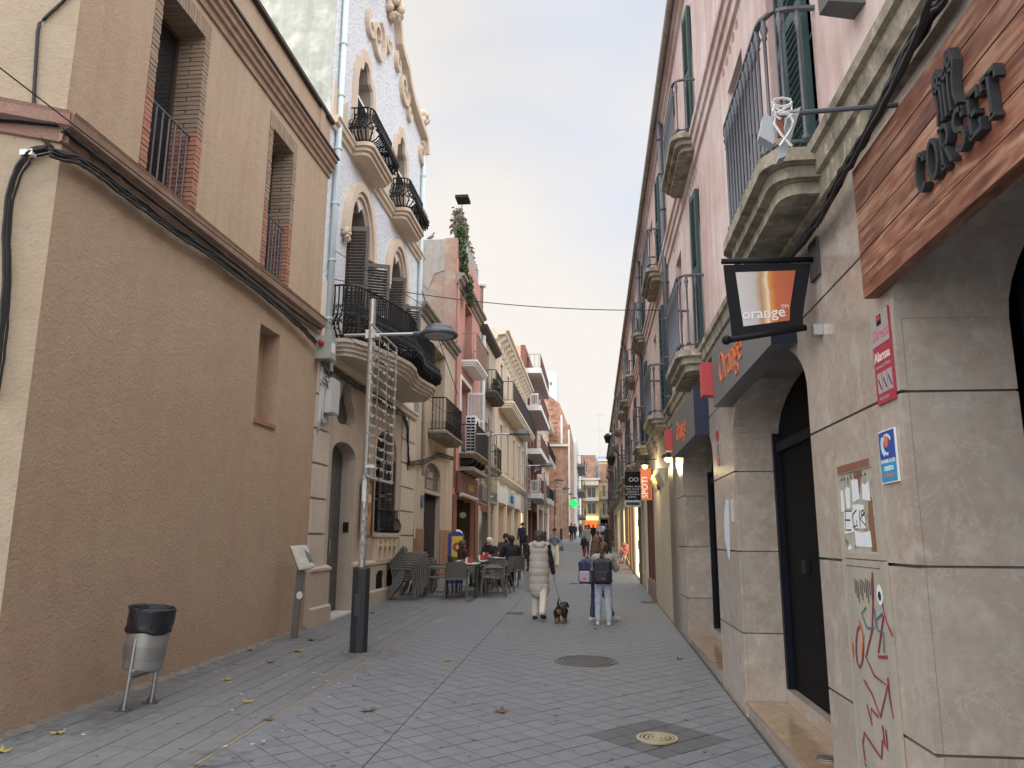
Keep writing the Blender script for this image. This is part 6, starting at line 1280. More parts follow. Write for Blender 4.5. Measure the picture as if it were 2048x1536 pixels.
b = MB(lambda u, v, w: (P0.x+u, P0.y+v, P0.z+w)); b.tube([(-.14, 0, .10), (-.06, 0, .13), (.03, 0, .17), (.08, 0, .22), (.09, 0, .29), (.12, 0, .32), (.15, 0, .31)], [.012, .05, .065, .05, .032, .030, .010], 8); b.build('body', M('pigeon_grey', (.16, .16, .18), .7, .2, 20), t, smooth=True)
for dy_ in (-.02, .02): b = MB(lambda u, v, w: (P0.x+u, P0.y+v, P0.z+w)); b.tube([(.01, dy_, -.05), (.01, dy_, .12)], .008, 4); b.build('leg', m_redbox, t)
# ------------------------------------------------------------------ overhead wires
def wire(label, a, b_, sag, r=.008, n=24):
    a, b_ = Vector(a), Vector(b_); t = MB(); t.tube([tuple(a.lerp(b_, i/n)-Vector((0, 0, sag*4*(i/n)*(1-i/n)))) for i in range(n+1)], r, 5); o = t.build('overhead_wire', m_cable, org=tuple(a)); setp(o, label, 'wire')
wire('thin wire sagging across the street below the sky', (XL+.1, 12.1, 5.93), (XR-.02, 12.7, 5.42), .16)
a_, b_ = ony(-10, 128, 4.7), ony(968, 884, 21.9); wire('straight wire from the tan house corner to the second lamp post', a_, b_, 0, .006)
wire('dark wire from the white house to the pink house', (XL+.1, 18.6, 7.9), (XL+.1, 24.2, 6.2), .02, .012)
# ------------------------------------------------------------------ hanging signs on the right
def blade(name, label, x0, x1, y, z0, z1, mat, cat='shop sign'):
    t = thing(name, label, cat, (XR, y, z0)); F = frame_face(y); b = MB(F); b.box(x0, x1, z0, z1, -.05, .0); b.build('panel', mat, t); b = MB(F); b.tube([(x0, z1-.05, -.025), (XR, z1-.05, -.025)], .012, 6); b.build('bracket', m_iron, t); return t, F
t, F = blade('blade_sign', 'orange vertical blade sign with pale lettering on the right row', 1.0, 1.225, 16.6, 2.43, 3.10, M('orange_sign', (.60, .13, .04), .5, .08, 5))
text_mb(F, 'SPOTI', 1.135, 2.47, .17, .001, .006, 1, align='LEFT', rot=math.pi/2, bold=.02).build('lettering', m_white, t); text_mb(F, 'SKATE SHOP', 1.20, 2.47, .07, .001, .005, 1, align='LEFT', rot=math.pi/2).build('small_lettering', m_blacks, t)
t, F = blade('blade_sign', 'black jewellers blade sign with white lettering on the right row', .82, 1.225, 20.5, 2.62, 3.36, m_blacks)
text_mb(F, 'OO', 1.05, 3.1, .16, .001, .006).build('logo', m_white, t)
for i, s_ in enumerate(('COMPRA, VENDA', "D'OR, PLATA,", 'DIAMANTS', "OR D'INVERSIO", 'JOIERIA...')): text_mb(F, s_, 1.02, 2.95-.068*i, .062, .001, .005).build('lettering', m_white, t)
b = MB(F); b.box(.80, 1.225, 2.44, 2.615, -.05, .004); b.build('lower_panel', m_boxw, t); b = MB(F); b.box(.84, 1.19, 2.49, 2.56, .0045, .01); b.build('dark_bar', m_navy, t)
t = thing('blade_sign', 'small navy square sign with orange mark on the left row', 'shop sign', (-3.6, 50.2, 5.7)); F = frame_face(50.2); b = MB(F); b.box(-3.95, -3.35, 5.75, 6.35, -.1, 0); b.build('panel', m_navy, t); b = MB(F); b.strip([(-3.8, 5.9), (-3.65, 6.1), (-3.5, 6.05)], .05, .01, .001); b.strip([(-3.7, 6.2), (-3.6, 6.0)], .04, .01, .001); b.build('mark', m_orange, t); b = MB(F); b.tube([(-4.43, 6.2, -.05), (-3.95, 6.2, -.05)], .03, 5); b.build('bracket', m_iron, t)
m_cross = M('lit_green_cross', (.0, .5, .07), .5, .2, 4, emit=.6)
t = thing('pharmacy_cross', 'glowing green pharmacy cross on the left row', 'pharmacy sign', (-2.0, 76.9, 4.6)); F = frame_face(76.9); b = MB(F)
cx, cz = -1.93, 5.05; b.prism([(cx+a*.40, cz+d*.40) for a, d in ((-.38, -1), (.38, -1), (.38, -.38), (1, -.38), (1, .38), (.38, .38), (.38, 1), (-.38, 1), (-.38, .38), (-1, .38), (-1, -.38), (-.38, -.38))], -.15, 0); b.build('panel', m_cross, t); b = MB(F); b.tube([(-2.35, cz, -.08), (cx-.4, cz, -.08)], .04, 5); b.build('bracket', m_iron, t)
# lit wall lamps
m_bulb = M('lit_bulb', (1.0, .72, .28), .3, 0, emit=4)
def wall_lamp(label, x, y, z, e):
    t = thing('wall_lamp', label, 'wall lamp', (XR, y, z)); b = MB(); b.tube([(XR, y, z+.12), (x, y, z+.12), (x, y, z+.06)], .012, 6); b.build('arm', m_iron, t); b = MB(); b.lathe([(.11, .0), (.08, .05), (.02, .07)], (x, y, z), 14); b.build('shade', m_iron, t); b = MB(); b.lathe([(.005, -.07), (.045, -.05), (.055, -.02), (.03, .0)], (x, y, z), 12); b.build('bulb', m_bulb, t, smooth=True)
    ld = bpy.data.lights.new('wall_lamp_light', 'POINT'); ld.energy = e; ld.color = (1, .75, .38); ld.shadow_soft_size = .06; lo = bpy.data.objects.new('wall_lamp_light', ld); col.objects.link(lo); lo.parent = t; lo.location = Vector((x-XR, 0, -.12))*K
wall_lamp('lit yellow wall lamp above the orange blade sign', 1.02, 15.5, 3.06, 9); wall_lamp('second lit wall lamp by the cream pier', 1.19, 12.5, 2.90, 1.5)
t = thing('oval_lamp', 'glowing yellow oval lamp on the cream stone pier', 'wall lamp', FR(15.2, 2.7, .1)); b = MB(); b.lathe([(.01, -.14), (.04, -.10), (.055, 0), (.04, .10), (.01, .14)], FR(15.0, 2.80, .06), 14); b.build('globe', M('lit_globe', (1, .62, .10), .4, 0, emit=.5), t, smooth=True); b = MB(FR); b.box(14.9, 15.1, 2.55, 2.95, .0, .05); b.build('bracket', m_wood, t)
for y, z, lab in ((33, 5.0, 'black wall lantern above the lit shops on the right row'), (40, 6.8, 'small black lantern high on the right row')):
    t = thing('wall_lantern', lab, 'wall lamp', FR(y, z, .1)); b = MB(FR); b.tube([(y, z, 0), (y, z+.3, .3), (y, z+.1, .5)], .03, 5); b.build('arm', m_iron, t); b = MB(); b.lathe([(.1, -.25), (.2, .1), (.05, .25)], FR(y, z-.05, .5), 6); b.build('lantern', m_iron, t)
# flower easel
p = ong(1250, 1130); t = thing('flower_easel', 'pink bouquet on a pale easel at the right hand shops', 'flower stand', (p.x, p.y, gz(p.y)))
for dx, dy in ((-.16, -.1), (.16, -.1), (0, .2)): b = MB(); b.tube([(p.x+dx, p.y+dy, gz(p.y)), (p.x, p.y, gz(p.y)+.55)], .015, 5); b.build('leg', m_white, t)
blob(t, ID, (p.x, p.y, gz(p.y)+.62), .26, M('pink_petal', (.62, .28, .34), .7, .3, 12), 'bouquet', 22, 9, 1)
# ------------------------------------------------------------------ cafe furniture
m_chair = M('grey_green_resin', (.115, .115, .105), .5, .08, 6, .04, 60); m_ttop = M('white_table_top', (.68, .69, .70), .35, .05, 8); m_tleg = M('black_table_leg', (.014, .015, .017), .45, .1, 10); m_nap = M('red_napkin_box', (.40, .02, .03), .35, .05, 8)
def make_chair(loc, label):
    x, y, z = loc; t = thing('chair', label, 'chair', loc); F = lambda u, v, w: (x+u, y+v, z+w)
    b = MB(F); b.hull8([(-.21, -.20, .40), (.21, -.20, .40), (.22, .22, .415), (-.22, .22, .415), (-.21, -.20, .42), (.21, -.20, .42), (.22, .22, .435), (-.22, .22, .435)]); b.build('seat', m_chair, t)
    b = MB(F); n = 8; vs = []
    for k in range(n+1):
        a = -.21+.42*k/n; cv = .04*math.cos(math.pi*k/n-math.pi/2)
        for zz, yy in ((.46, -.20), (.78, -.275)):
            for th in (0, .018): vs.append((a, yy-cv-th, zz-(.02*(2*k/n-1)**2 if zz > .7 else 0)))
    fs = []
    for k in range(n): o = 4*k; fs += [(o, o+4, o+6, o+2), (o+1, o+3, o+7, o+5), (o+2, o+6, o+7, o+3), (o, o+1, o+5, o+4)]
    fs += [(0, 2, 3, 1), (4*n, 4*n+1, 4*n+3, 4*n+2)]; b.add(vs, fs); b.build('backrest', m_chair, t)
    for sg in (-1, 1):
        b = MB(F); b.tube([(sg*.235, .25, 0), (sg*.235, .21, .42), (sg*.235, .185, .60)], .017, 6); b.build('leg', m_chair, t)
        b = MB(F); b.tube([(sg*.235, -.30, 0), (sg*.225, -.19, .42), (sg*.215, -.225, .55), (sg*.21, -.265, .74)], .017, 6); b.build('leg', m_chair, t)
        b = MB(F); b.tube([(sg*.235, .185, .60), (sg*.24, .14, .635), (sg*.24, -.05, .64), (sg*.225, -.235, .63)], .021, 6); b.build('armrest', m_chair, t)
    return t
ch0 = make_chair((-2.25, 17.25, gz(17.25)), 'grey resin chair on the street side of the nearest cafe table'); ch0.rotation_euler = (0, 0, math.pi/2+.2); index_children(ch0); ch0['group'] = 'cafe chairs'
cg = 'cafe chairs'
for x, y, rz, lab in ((-3.45, 17.15, -math.pi/2+.15, 'grey resin chair on the wall side of the nearest cafe table'), (-2.85, 16.72+.95, math.pi, 'grey resin chair tucked between the first two cafe tables'), (-2.35, 17.85, math.pi/2+.5, 'grey resin chair turned between the first and second table on the street side'), (-2.95, 16.72, .15, 'grey resin chair at the near end of the nearest cafe table'), (-2.20, 18.35, math.pi/2-.1, 'grey resin chair on the street side of the second cafe table'), (-3.5, 18.3, -math.pi/2, 'grey resin chair on the wall side of the second cafe table'),
     (-2.62, 19.15, .1, 'grey resin chair pushed to the third cafe table from the near side'), (-2.05, 19.75, .45, 'grey resin chair under the seated man in dark clothes'), (-2.78, 20.95, math.pi-.2, 'grey resin chair under the white haired woman'), (-3.35, 19.6, -math.pi/2+.5, 'grey resin chair under the brown haired guest'), (-2.45, 21.8, math.pi, 'grey resin chair under the bearded man')):
    place_copy(ch0, (x, y, gz(y)), rz, lab, cg)
def stack(x, y, n, rz, word):
    for i in range(n):
        d = Vector((math.cos(rz+math.pi/2), math.sin(rz+math.pi/2)))*.038*i
        w_ = ('lowest' if i == 0 else 'topmost' if i == n-1 else ['second', 'third', 'fourth', 'fifth', 'sixth', 'seventh'][i-1]+' from the ground')
        place_copy(ch0, (x+d.x, y+d.y, gz(y)+.047*i), rz, 'stacked grey chair in the %s stack by the wall, %s' % (word, w_), 'stacked cafe chairs', rx=0)
stack(-4.02, 16.45, 8, -math.pi/2+.12, 'nearer'); stack(-3.95, 17.55, 4, -math.pi/2-.1, 'farther')
def table(x, y, label, sx=.33):
    z = gz(y); t = thing('cafe_table', label, 'table', (x, y, z), 'cafe tables'); b = MB(); b.box(x-sx, x+sx, y-sx, y+sx, z+.705, z+.727); b.build('table_top', m_ttop, t); b = MB(); b.box(x-sx+.01, x+sx-.01, y-sx+.01, y+sx-.01, z+.675, z+.704); b.build('apron', m_tleg, t)
    for a in (-1, 1):
        for c in (-1, 1): b = MB(); b.tube([(x+a*(sx-.02), y+c*(sx-.02), z), (x+a*(sx-.025), y+c*(sx-.025), z+.68)], .015, 6); b.build('leg', m_tleg, t)
table(-2.87, 17.2, 'white topped cafe table nearest to the camera'); table(-2.86, 18.4, 'second white topped cafe table'); table(-2.62, 20.1, 'white topped cafe table with the seated guests')
for x, y, lab in ((-2.72, 17.1, 'red napkin box on the nearest cafe table'), (-2.62, 18.35, 'red napkin box on the second cafe table'), (-2.75, 19.95, 'red napkin box on the guests table')):
    t = thing('napkin_box', lab, 'napkin box', (x, y, gz(y)+.727), 'red napkin boxes'); z = gz(y)+.728; b = MB(); b.box(x-.05, x+.05, y-.04, y+.04, z, z+.13); b.build('box', m_nap, t); b = MB(); b.box(x-.085, x-.052, y-.04, y+.04, z, z+.12); b.build('napkins', m_ttop, t)
# tall stool behind the guests
for i, (x, y) in enumerate(((-1.95, 22.3), (-1.75, 22.6))):
    t = thing('bar_stool', ('dark slim bar stool behind the guests', 'dark slim bar stool with backrest next to the other stool')[i], 'stool', (x, y, gz(y))); z = gz(y)
    for a in (-1, 1):
        for c in (-1, 1): b = MB(); b.tube([(x+a*.17, y+c*.17, z), (x+a*.14, y+c*.14, z+(.72 if c < 0 else 1.02))], .014, 5); b.build('leg', m_tleg, t)
    b = MB(); b.box(x-.16, x+.16, y-.16, y+.16, z+.70, z+.73); b.build('seat', m_tleg, t); b = MB(); b.tube([(x-.14, y+.14, z+1.0), (x+.14, y+.14, z+1.0)], .014, 5); b.build('top_rail', m_tleg, t); b = MB(); b.tube([(x-.16, y-.16, z+.3), (x+.16, y-.16, z+.3)], .012, 5); b.build('foot_rail', m_tleg, t)
# menu board
p = Vector((-3.62, 20.75, 0)); z = gz(p.y); t = thing('menu_board', 'blue framed yellow menu board standing behind the cafe tables', 'menu board', (p.x, p.y, z)); F = frame_face(p.y); m_bf = M('blue_board_frame', (.03, .05, .30), .4, .05, 6); m_yb = M('yellow_board', (.68, .50, .05), .5, .1, 4)
b = MB(F); b.prism([(p.x-.28, z), (p.x+.14, z), (p.x+.14, z+1.28), (p.x+.02, z+1.36), (p.x-.14, z+1.36), (p.x-.28, z+1.28)], -.06, 0); b.build('frame', m_bf, t); b = MB(F); b.box(p.x-.18, p.x+.12, z+.15, z+1.24, .001, .012); b.build('face', m_yb, t)
for i, (u_, v_, r_, c_) in enumerate(((.05, .95, .13, (.35, .08, .03)), (.08, .95, .06, (.6, .5, .3)), (-.03, .6, .1, (.10, .09, .02)), (.08, .42, .08, (.75, .7, .6)))): b = MB(F); b.prism([(p.x-.05+u_*.6+r_*math.cos(a), z+v_+r_*math.sin(a)) for a in np.linspace(0, 5.9, 14)], .0121, .016+.002*i); b.build('printed_dish', M('menu%d' % i, c_, .5, .2, 20), t)
# ------------------------------------------------------------------ people and dog: one smooth surface grown round a posed skeleton
def surface_nets(F, org, h):
    s = F.shape; ins = F < 0; C_ = (s[0]-1, s[1]-1, s[2]-1); acc = np.zeros(C_+(3,)); cnt = np.zeros(C_)
    sl = lambda d, n: slice(d, n-1+d)
    for ax in range(3):
        o1, o2 = [a for a in range(3) if a != ax]
        for p in (0, 1):
            for q in (0, 1):
                d = [0, 0, 0]; d[o1] = p; d[o2] = q; e = list(d); e[ax] = 1
                f0 = F[sl(d[0], s[0]), sl(d[1], s[1]), sl(d[2], s[2])]; f1 = F[sl(e[0], s[0]), sl(e[1], s[1]), sl(e[2], s[2])]
                m = (f0 < 0) != (f1 < 0); t = np.where(m, f0/np.where(m, f0-f1, 1), 0)
                for a in range(3): acc[..., a] += np.where(m, t if a == ax else d[a], 0)
                cnt += m
    act = cnt > 0; idx = -np.ones(C_, int); idx[act] = np.arange(act.sum()); ii = np.argwhere(act)
    V = (ii+acc[act]/cnt[act][:, None])*h+org; Q = []
    for ax in range(3):
        o1, o2 = [a for a in range(3) if a != ax]
        a0 = np.take(ins, range(s[ax]-1), ax); a1 = np.take(ins, range(1, s[ax]), ax); m = a0 != a1
        pos = np.argwhere(m); ok = (pos[:, o1] > 0) & (pos[:, o2] > 0) & (pos[:, o1] < C_[o1]) & (pos[:, o2] < C_[o2]); pos = pos[ok]
        def at(d1, d2):
            p = pos.copy(); p[:, o1] -= d1; p[:, o2] -= d2; return idx[p[:, 0], p[:, 1], p[:, 2]]
        q = np.stack([at(1, 1), at(0, 1), at(0, 0), at(1, 0)], 1); fl = a0[tuple(pos.T)] ^ (ax == 1); q[~fl] = q[~fl][:, ::-1]; Q.append(q)
    return V, np.concatenate(Q)
def field(prims, h, k, mod=None):
    P = []
    for p in prims:
        if p[0] == 'c': a, b, ra, rb = np.array(p[1], float), np.array(p[2], float), p[3], p[4]; r = max(ra, rb); P += [np.minimum(a, b)-r, np.maximum(a, b)+r]
        else: c, hs = np.array(p[1], float), np.array(p[2], float); P += [c-hs-p[3], c+hs+p[3]]
    lo = np.min(P, 0)-3*h-.03; hi = np.max(P, 0)+3*h+.03; n = np.ceil((hi-lo)/h).astype(int)+1
    ax = [lo[i]+h*np.arange(n[i]) for i in range(3)]; Fd = np.full(tuple(n), .2)
    for p in prims:
        if p[0] == 'c': r = max(p[3], p[4])+.06+k; bl, bh = np.minimum(p[1], p[2])-r, np.maximum(p[1], p[2])+r
        else: bl, bh = np.array(p[1])-np.array(p[2])-p[3]-.06-k, np.array(p[1])+np.array(p[2])+p[3]+.06+k
        i0 = np.maximum(((bl-lo)/h).astype(int), 0); i1 = np.minimum(np.ceil((bh-lo)/h).astype(int)+1, n)
        g_ = np.stack(np.meshgrid(*[ax[i][i0[i]:i1[i]] for i in range(3)], indexing='ij'), -1)
        if p[0] == 'c':
            a, b, ra, rb = np.array(p[1], float), np.array(p[2], float), p[3], p[4]; sy = p[5] if len(p) > 5 else 1.
            d = b-a; t = np.clip(((g_-a)@d)/max(1e-9, d@d), 0, 1); v = g_-(a+t[..., None]*d); v[..., 1] /= sy
            f = (np.linalg.norm(v, axis=-1)-(ra+t*(rb-ra)))*min(1, sy*1.1)
        else:
            q = np.abs(g_-np.array(p[1]))-np.array(p[2]); f = np.linalg.norm(np.maximum(q, 0), axis=-1)+np.minimum(q.max(-1), 0)-p[3]
        S_l = tuple(slice(i0[i], i1[i]) for i in range(3)); o = Fd[S_l]; hh = np.clip(.5+.5*(o-f)/k, 0, 1); Fd[S_l] = o*(1-hh)+f*hh-k*hh*(1-hh)
    if mod is not None:
        g_ = np.stack(np.meshgrid(*ax, indexing='ij'), -1); Fd = Fd+mod(g_)
    return Fd, lo, h
def grow_mesh(name, prims, mat, parent, h=.013, k=.02, mod=None, xf=None, mats2=None):
    Fd, lo, h = field(prims, h, k, mod); V, Q = surface_nets(Fd, lo, h)
    me = bpy.data.meshes.new(name); me.from_pydata([tuple(v*K) for v in V], [], [tuple(q) for q in Q.tolist()]); me.materials.append(mat)
    me.polygons.foreach_set('use_smooth', [True]*len(me.polygons))
    if mats2:
        me.materials.append(mats2[0]); c = V[Q].mean(1); sel = mats2[1](c); me.polygons.foreach_set('material_index', sel.astype(int).tolist())
    bm = bmesh.new(); bm.from_mesh(me); bmesh.ops.recalc_face_normals(bm, faces=bm.faces); bm.to_mesh(me); bm.free()
    ob = bpy.data.objects.new(name, me); col.objects.link(ob); ob.parent = parent; return ob
Cc = lambda a, b, ra, rb, sy=1.: ('c', tuple(a), tuple(b), ra, rb, sy)
def skel(H, legs=((0, 0), (0, 0)), arms=((0, .12, .1), (0, .12, .1)), lean=0., head=(0, 0), spread=.0):
    """joint positions; figure faces +y, feet at z=0"""
    s = H/1.70; J = {}; V = lambda *a: np.array(a, float)*s
    L_ = []
    for sg, (th, kn) in zip((-1, 1), legs):
        d1 = np.array([sg*spread, math.sin(th), -math.cos(th)]); d2 = np.array([sg*spread*.5, math.sin(th-kn), -math.cos(th-kn)]); L_.append((d1*.42*s, d2*.41*s))
    low = min(a[2]+b[2] for a, b in L_); pz = -low+.075*s
    J['pelvis'] = np.array([0, 0, pz+.04*s]); up_ = np.array([0, math.sin(lean), math.cos(lean)]); fwd = np.array([0, math.cos(lean), -math.sin(lean)])
    J['waist'] = J['pelvis']+up_*.14*s; J['chest'] = J['pelvis']+up_*.34*s; J['neck'] = J['pelvis']+up_*.50*s
    hd = np.array([math.sin(head[1]), math.sin(lean+head[0]), math.cos(lean+head[0])]); J['hdir'] = hd; J['head'] = J['neck']+hd*.15*s; J['hf'] = np.array([math.sin(head[1])*.3, math.cos(lean+head[0]), -math.sin(lean+head[0])])
    for i, (sg, n) in enumerate(zip((-1, 1), 'LR')):
        hip = np.array([sg*.085*s, 0, pz]); kn = hip+L_[i][0]; an = kn+L_[i][1]; J['hip'+n], J['knee'+n], J['ank'+n] = hip, kn, an
        tilt = max(0, an[2]/s-.09); J['toe'+n] = an+np.array([sg*.03, .15, -.045-.6*tilt])*s; J['heel'+n] = an+np.array([0, -.045, -.045])*s
        sh = J['neck']+np.array([sg*.165*s, 0, 0])-up_*.055*s; a1, ab, el = arms[i][:3]; inn = arms[i][3] if len(arms[i]) > 3 else 0
        d1 = np.array([sg*math.sin(ab), math.sin(a1)*math.cos(ab), -math.cos(a1)*math.cos(ab)]); d2 = np.array([sg*(math.sin(ab)*.6-inn), math.sin(a1+el), -math.cos(a1+el)]); d2 /= np.linalg.norm(d2)
        J['sh'+n], J['el'+n], J['wr'+n] = sh, sh+d1*.28*s, sh+d1*.28*s+d2*.25*s; J['hd'+n] = d2
    J['s'] = s; return J
def hand_prims(J, n, h):
    s = J['s']; w_, d = J['wr'+n], J['hd'+n]; sg = -1 if n == 'L' else 1; side = np.cross(d, [0, 0, 1.]); side = side/np.linalg.norm(side) if np.linalg.norm(side) > .2 else np.array([0, 1., 0])
    fr = np.array([0, 1., 0])-d*d[1]; fr = fr/np.linalg.norm(fr) if np.linalg.norm(fr) > .2 else np.array([0, 0, 1.])
    pe = w_+d*.085*s; out = [Cc(w_, pe, .024*s, .030*s)]
    curl = np.array([-sg*.55, 0, 0])
    for i, l in enumerate((.068, .078, .074, .058)):
        b0 = pe+fr*(.027-.018*i)*s; k1 = b0+(d+curl*.25)*l*.5*s; k2 = k1+(d+curl)*l*.45*s; out += [Cc(b0, k1, .0095*s, .0088*s), Cc(k1, k2, .0088*s, .0078*s)]
    tb = w_+d*.03*s+fr*.026*s; out += [Cc(tb, tb+(d*.6+fr*.7)*.04*s, .011*s, .010*s), Cc(tb+(d*.6+fr*.7)*.04*s, tb+(d*1.0+fr*.55)*.065*s, .010*s, .008*s)]
    return out
def body_prims(J, h=.013):
    s = J['s']; P = []; c, hf, hd = J['head'], J['hf'], J['hdir']
    P += [Cc(c+hd*.02*s-hf*.012*s, c+hd*.035*s+hf*.01*s, .088*s, .085*s), Cc(c-hd*.03*s+hf*.02*s, c-hd*.075*s+hf*.045*s, .062*s, .040*s), Cc(c-hd*.0*s+hf*.085*s, c-hd*.025*s+hf*.105*s, .010*s, .015*s)]
    sx = np.cross(hd, hf)
    for sg in (-1, 1): P.append(Cc(c+sx*sg*.085*s+hd*.015*s, c+sx*sg*.085*s-hd*.02*s, .014*s, .010*s))
    P += [Cc(J['neck']-hd*.03*s, c-hd*.05*s, .052*s, .048*s), Cc(J['pelvis'], J['waist'], .135*s, .120*s, .72), Cc(J['waist'], J['chest'], .120*s, .140*s, .70), Cc(J['shL'], J['shR'], .060*s, .060*s)]
    for n in 'LR': P += [Cc(J['sh'+n], J['el'+n], .050*s, .040*s), Cc(J['el'+n], J['wr'+n], .040*s, .027*s), Cc(J['hip'+n], J['knee'+n], .080*s, .055*s), Cc(J['knee'+n], J['ank'+n], .054*s, .038*s), Cc(J['ank'+n], J['toe'+n], .036*s, .028*s)]+hand_prims(J, n, h)
    return P
def top_prims(J, th=.018, hem=0., sleeve=1., collar=True, hemr=.16):
    s = J['s']; P = [Cc(J['pelvis']+np.array([0, 0, .02])*s, J['waist'], .138*s+th, .128*s+th, .76), Cc(J['waist'], J['chest'], .128*s+th, .146*s+th, .74), Cc(J['shL'], J['shR'], .062*s+th*.6, .062*s+th*.6)]
    if collar: P.append(Cc(J['neck']-J['hdir']*.05*s, J['neck']+J['hdir']*.0*s, .085*s+th*.3, .062*s+th*.4))
    for n in 'LR':
        if sleeve > 0:
            e = J['el'+n]+(J['wr'+n]-J['el'+n])*.92*sleeve; P += [Cc(J['sh'+n], J['el'+n], .054*s+th*.8, .046*s+th*.8), Cc(J['el'+n], e, .046*s+th*.8, .036*s+th*.7)]
    if hem: P.append(Cc(J['pelvis'], J['pelvis']-np.array([0, 0, hem]), .140*s+th, hemr*s+th*.5, .80))
    return P
def leg_prims(J, r=(.092, .066, .058), cut=.93):
    s = J['s']; P = [Cc(J['pelvis']+np.array([0, 0, .03])*s, J['pelvis']-np.array([0, 0, .03])*s, .140*s, .135*s, .76)]
    for n in 'LR': e = J['knee'+n]+(J['ank'+n]-J['knee'+n])*cut; P += [Cc(J['hip'+n], J['knee'+n], r[0]*s, r[1]*s), Cc(J['knee'+n], e, r[1]*s, r[2]*s)]
    return P
def hair_prims(J, style):
    s = J['s']; c, hf, hd = J['head'], J['hf'], J['hdir']; sx = np.cross(hd, hf)
    P = [Cc(c+hd*.035*s-hf*.03*s, c+hd*.05*s+hf*.015*s, .098*s, .090*s), Cc(c-hf*.045*s, c-hd*.04*s-hf*.055*s, .085*s, .062*s)]
    if style == 'bob': P += [Cc(c+sx*sg*.06*s-hf*.02*s, c+sx*sg*.065*s-hd*.08*s-hf*.02*s, .052*s, .040*s) for sg in (-1, 1)]+[Cc(c-hf*.06*s, c-hf*.07*s-hd*.10*s, .075*s, .055*s)]
    if style == 'long': P += [Cc(c+sx*sg*.06*s-hf*.03*s, c+sx*sg*.07*s-hd*.26*s-hf*.05*s, .050*s, .040*s) for sg in (-1, 1)]+[Cc(c-hf*.07*s, c-hf*.10*s-hd*.30*s, .070*s, .060*s)]
    if style == 'pony': P += [Cc(c-hf*.10*s+hd*.0*s, c-hf*.14*s-hd*.05*s, .035*s, .045*s), Cc(c-hf*.14*s-hd*.05*s, c-hf*.16*s-hd*.24*s, .045*s, .028*s), Cc(c-hf*.16*s-hd*.24*s, c-hf*.15*s-hd*.36*s, .028*s, .010*s)]
    if style == 'beard': P += [Cc(c-hd*.075*s+hf*.03*s, c-hd*.085*s+hf*.055*s, .050*s, .040*s)]
    if style == 'bun': P += [Cc(c-hf*.09*s+hd*.09*s, c-hf*.07*s+hd*.12*s, .045*s, .045*s)]
    return P
folds = lambda a, f=1.: (lambda g_: a*(np.sin(g_[..., 2]*38*f+5*np.sin(g_[..., 0]*21*f+g_[..., 1]*17*f))+np.sin(g_[..., 0]*31*f+g_[..., 2]*17*f+2*np.sin(g_[..., 1]*40*f))))
m_skin = M('skin', (.50, .29, .21), .55, .06, 12); m_eye = M('dark_eye', (.02, .015, .012), .3, 0); m_lip = M('lip', (.30, .09, .08), .5, 0)
cl = lambda n, c, r=.85: M('cloth_'+n, c, r, .10, 9, .15, 160)
def shoes(J, mat, t, h, sole=None):
    s = J['s']
    for n in 'LR':
        a, toe, he = J['ank'+n], J['toe'+n], J['heel'+n]; dn = np.array([0, 0, -.012])*s
        grow_mesh('shoe', [Cc(he+dn*.5, a+np.array([0, .03, -.02])*s, .040*s, .042*s), Cc(a+np.array([0, .03, -.03])*s, toe+dn*.3, .044*s, .036*s), Cc(he+dn, toe+dn, .034*s, .032*s)], mat, t, h, .015, mats2=((sole, lambda c, z=min(toe[2], he[2]): c[:, 2] < z-.006*s) if sole else None))
def face(J, t):
    s = J['s']; c, hf, hd = J['head'], J['hf'], J['hdir']; sx = np.cross(hd, hf)
    for sg in (-1, 1): grow_mesh('eye', [Cc(c+hf*.074*s+sx*sg*.033*s+hd*.008*s, c+hf*.074*s+sx*sg*.035*s+hd*.008*s, .013*s, .013*s)], m_eye, t, .006, .004)
    grow_mesh('mouth', [Cc(c+hf*.088*s-sx*.02*s-hd*.058*s, c+hf*.088*s+sx*.02*s-hd*.058*s, .008*s, .008*s)], m_lip, t, .006, .004)
def person(label, x, y, rz, J, top, bottom, shoe, hair, style, h=.014, group=None, hem=0., th=.018, legr=(.092, .066, .058), front_face=False, sole=None, extra=None, z=None, cut=.93, topname='jacket', skin=None):
    t = thing('person', label, 'person', (x, y, (gz(y)+.011 if z is None else z)), group, rz=rz)
    grow_mesh('body', body_prims(J), skin or m_skin, t, min(h, .013) if h < .02 else h, .018)
    grow_mesh(topname, top_prims(J, th, hem), top, t, h, .03, folds(.003)); grow_mesh('trousers', leg_prims(J, legr, cut), bottom, t, h, .02, folds(.0025))
    shoes(J, shoe, t, h*.8, sole); grow_mesh('hair', hair_prims(J, style), hair, t, h*.8, .02, folds(.003, 2.2))
    if front_face: face(J, t)
    return t
black = cl('black', (.012, .012, .014)); dkb = cl('dark_blue', (.02, .026, .05)); cream = cl('cream', (.58, .54, .46)); h_br = cl('brown_hair', (.075, .038, .02), .6); h_dk = cl('dark_hair', (.014, .011, .010), .5); h_wh = cl('white_hair', (.62, .61, .60), .6); h_gr = cl('grey_brown_hair', (.055, .048, .045), .6)
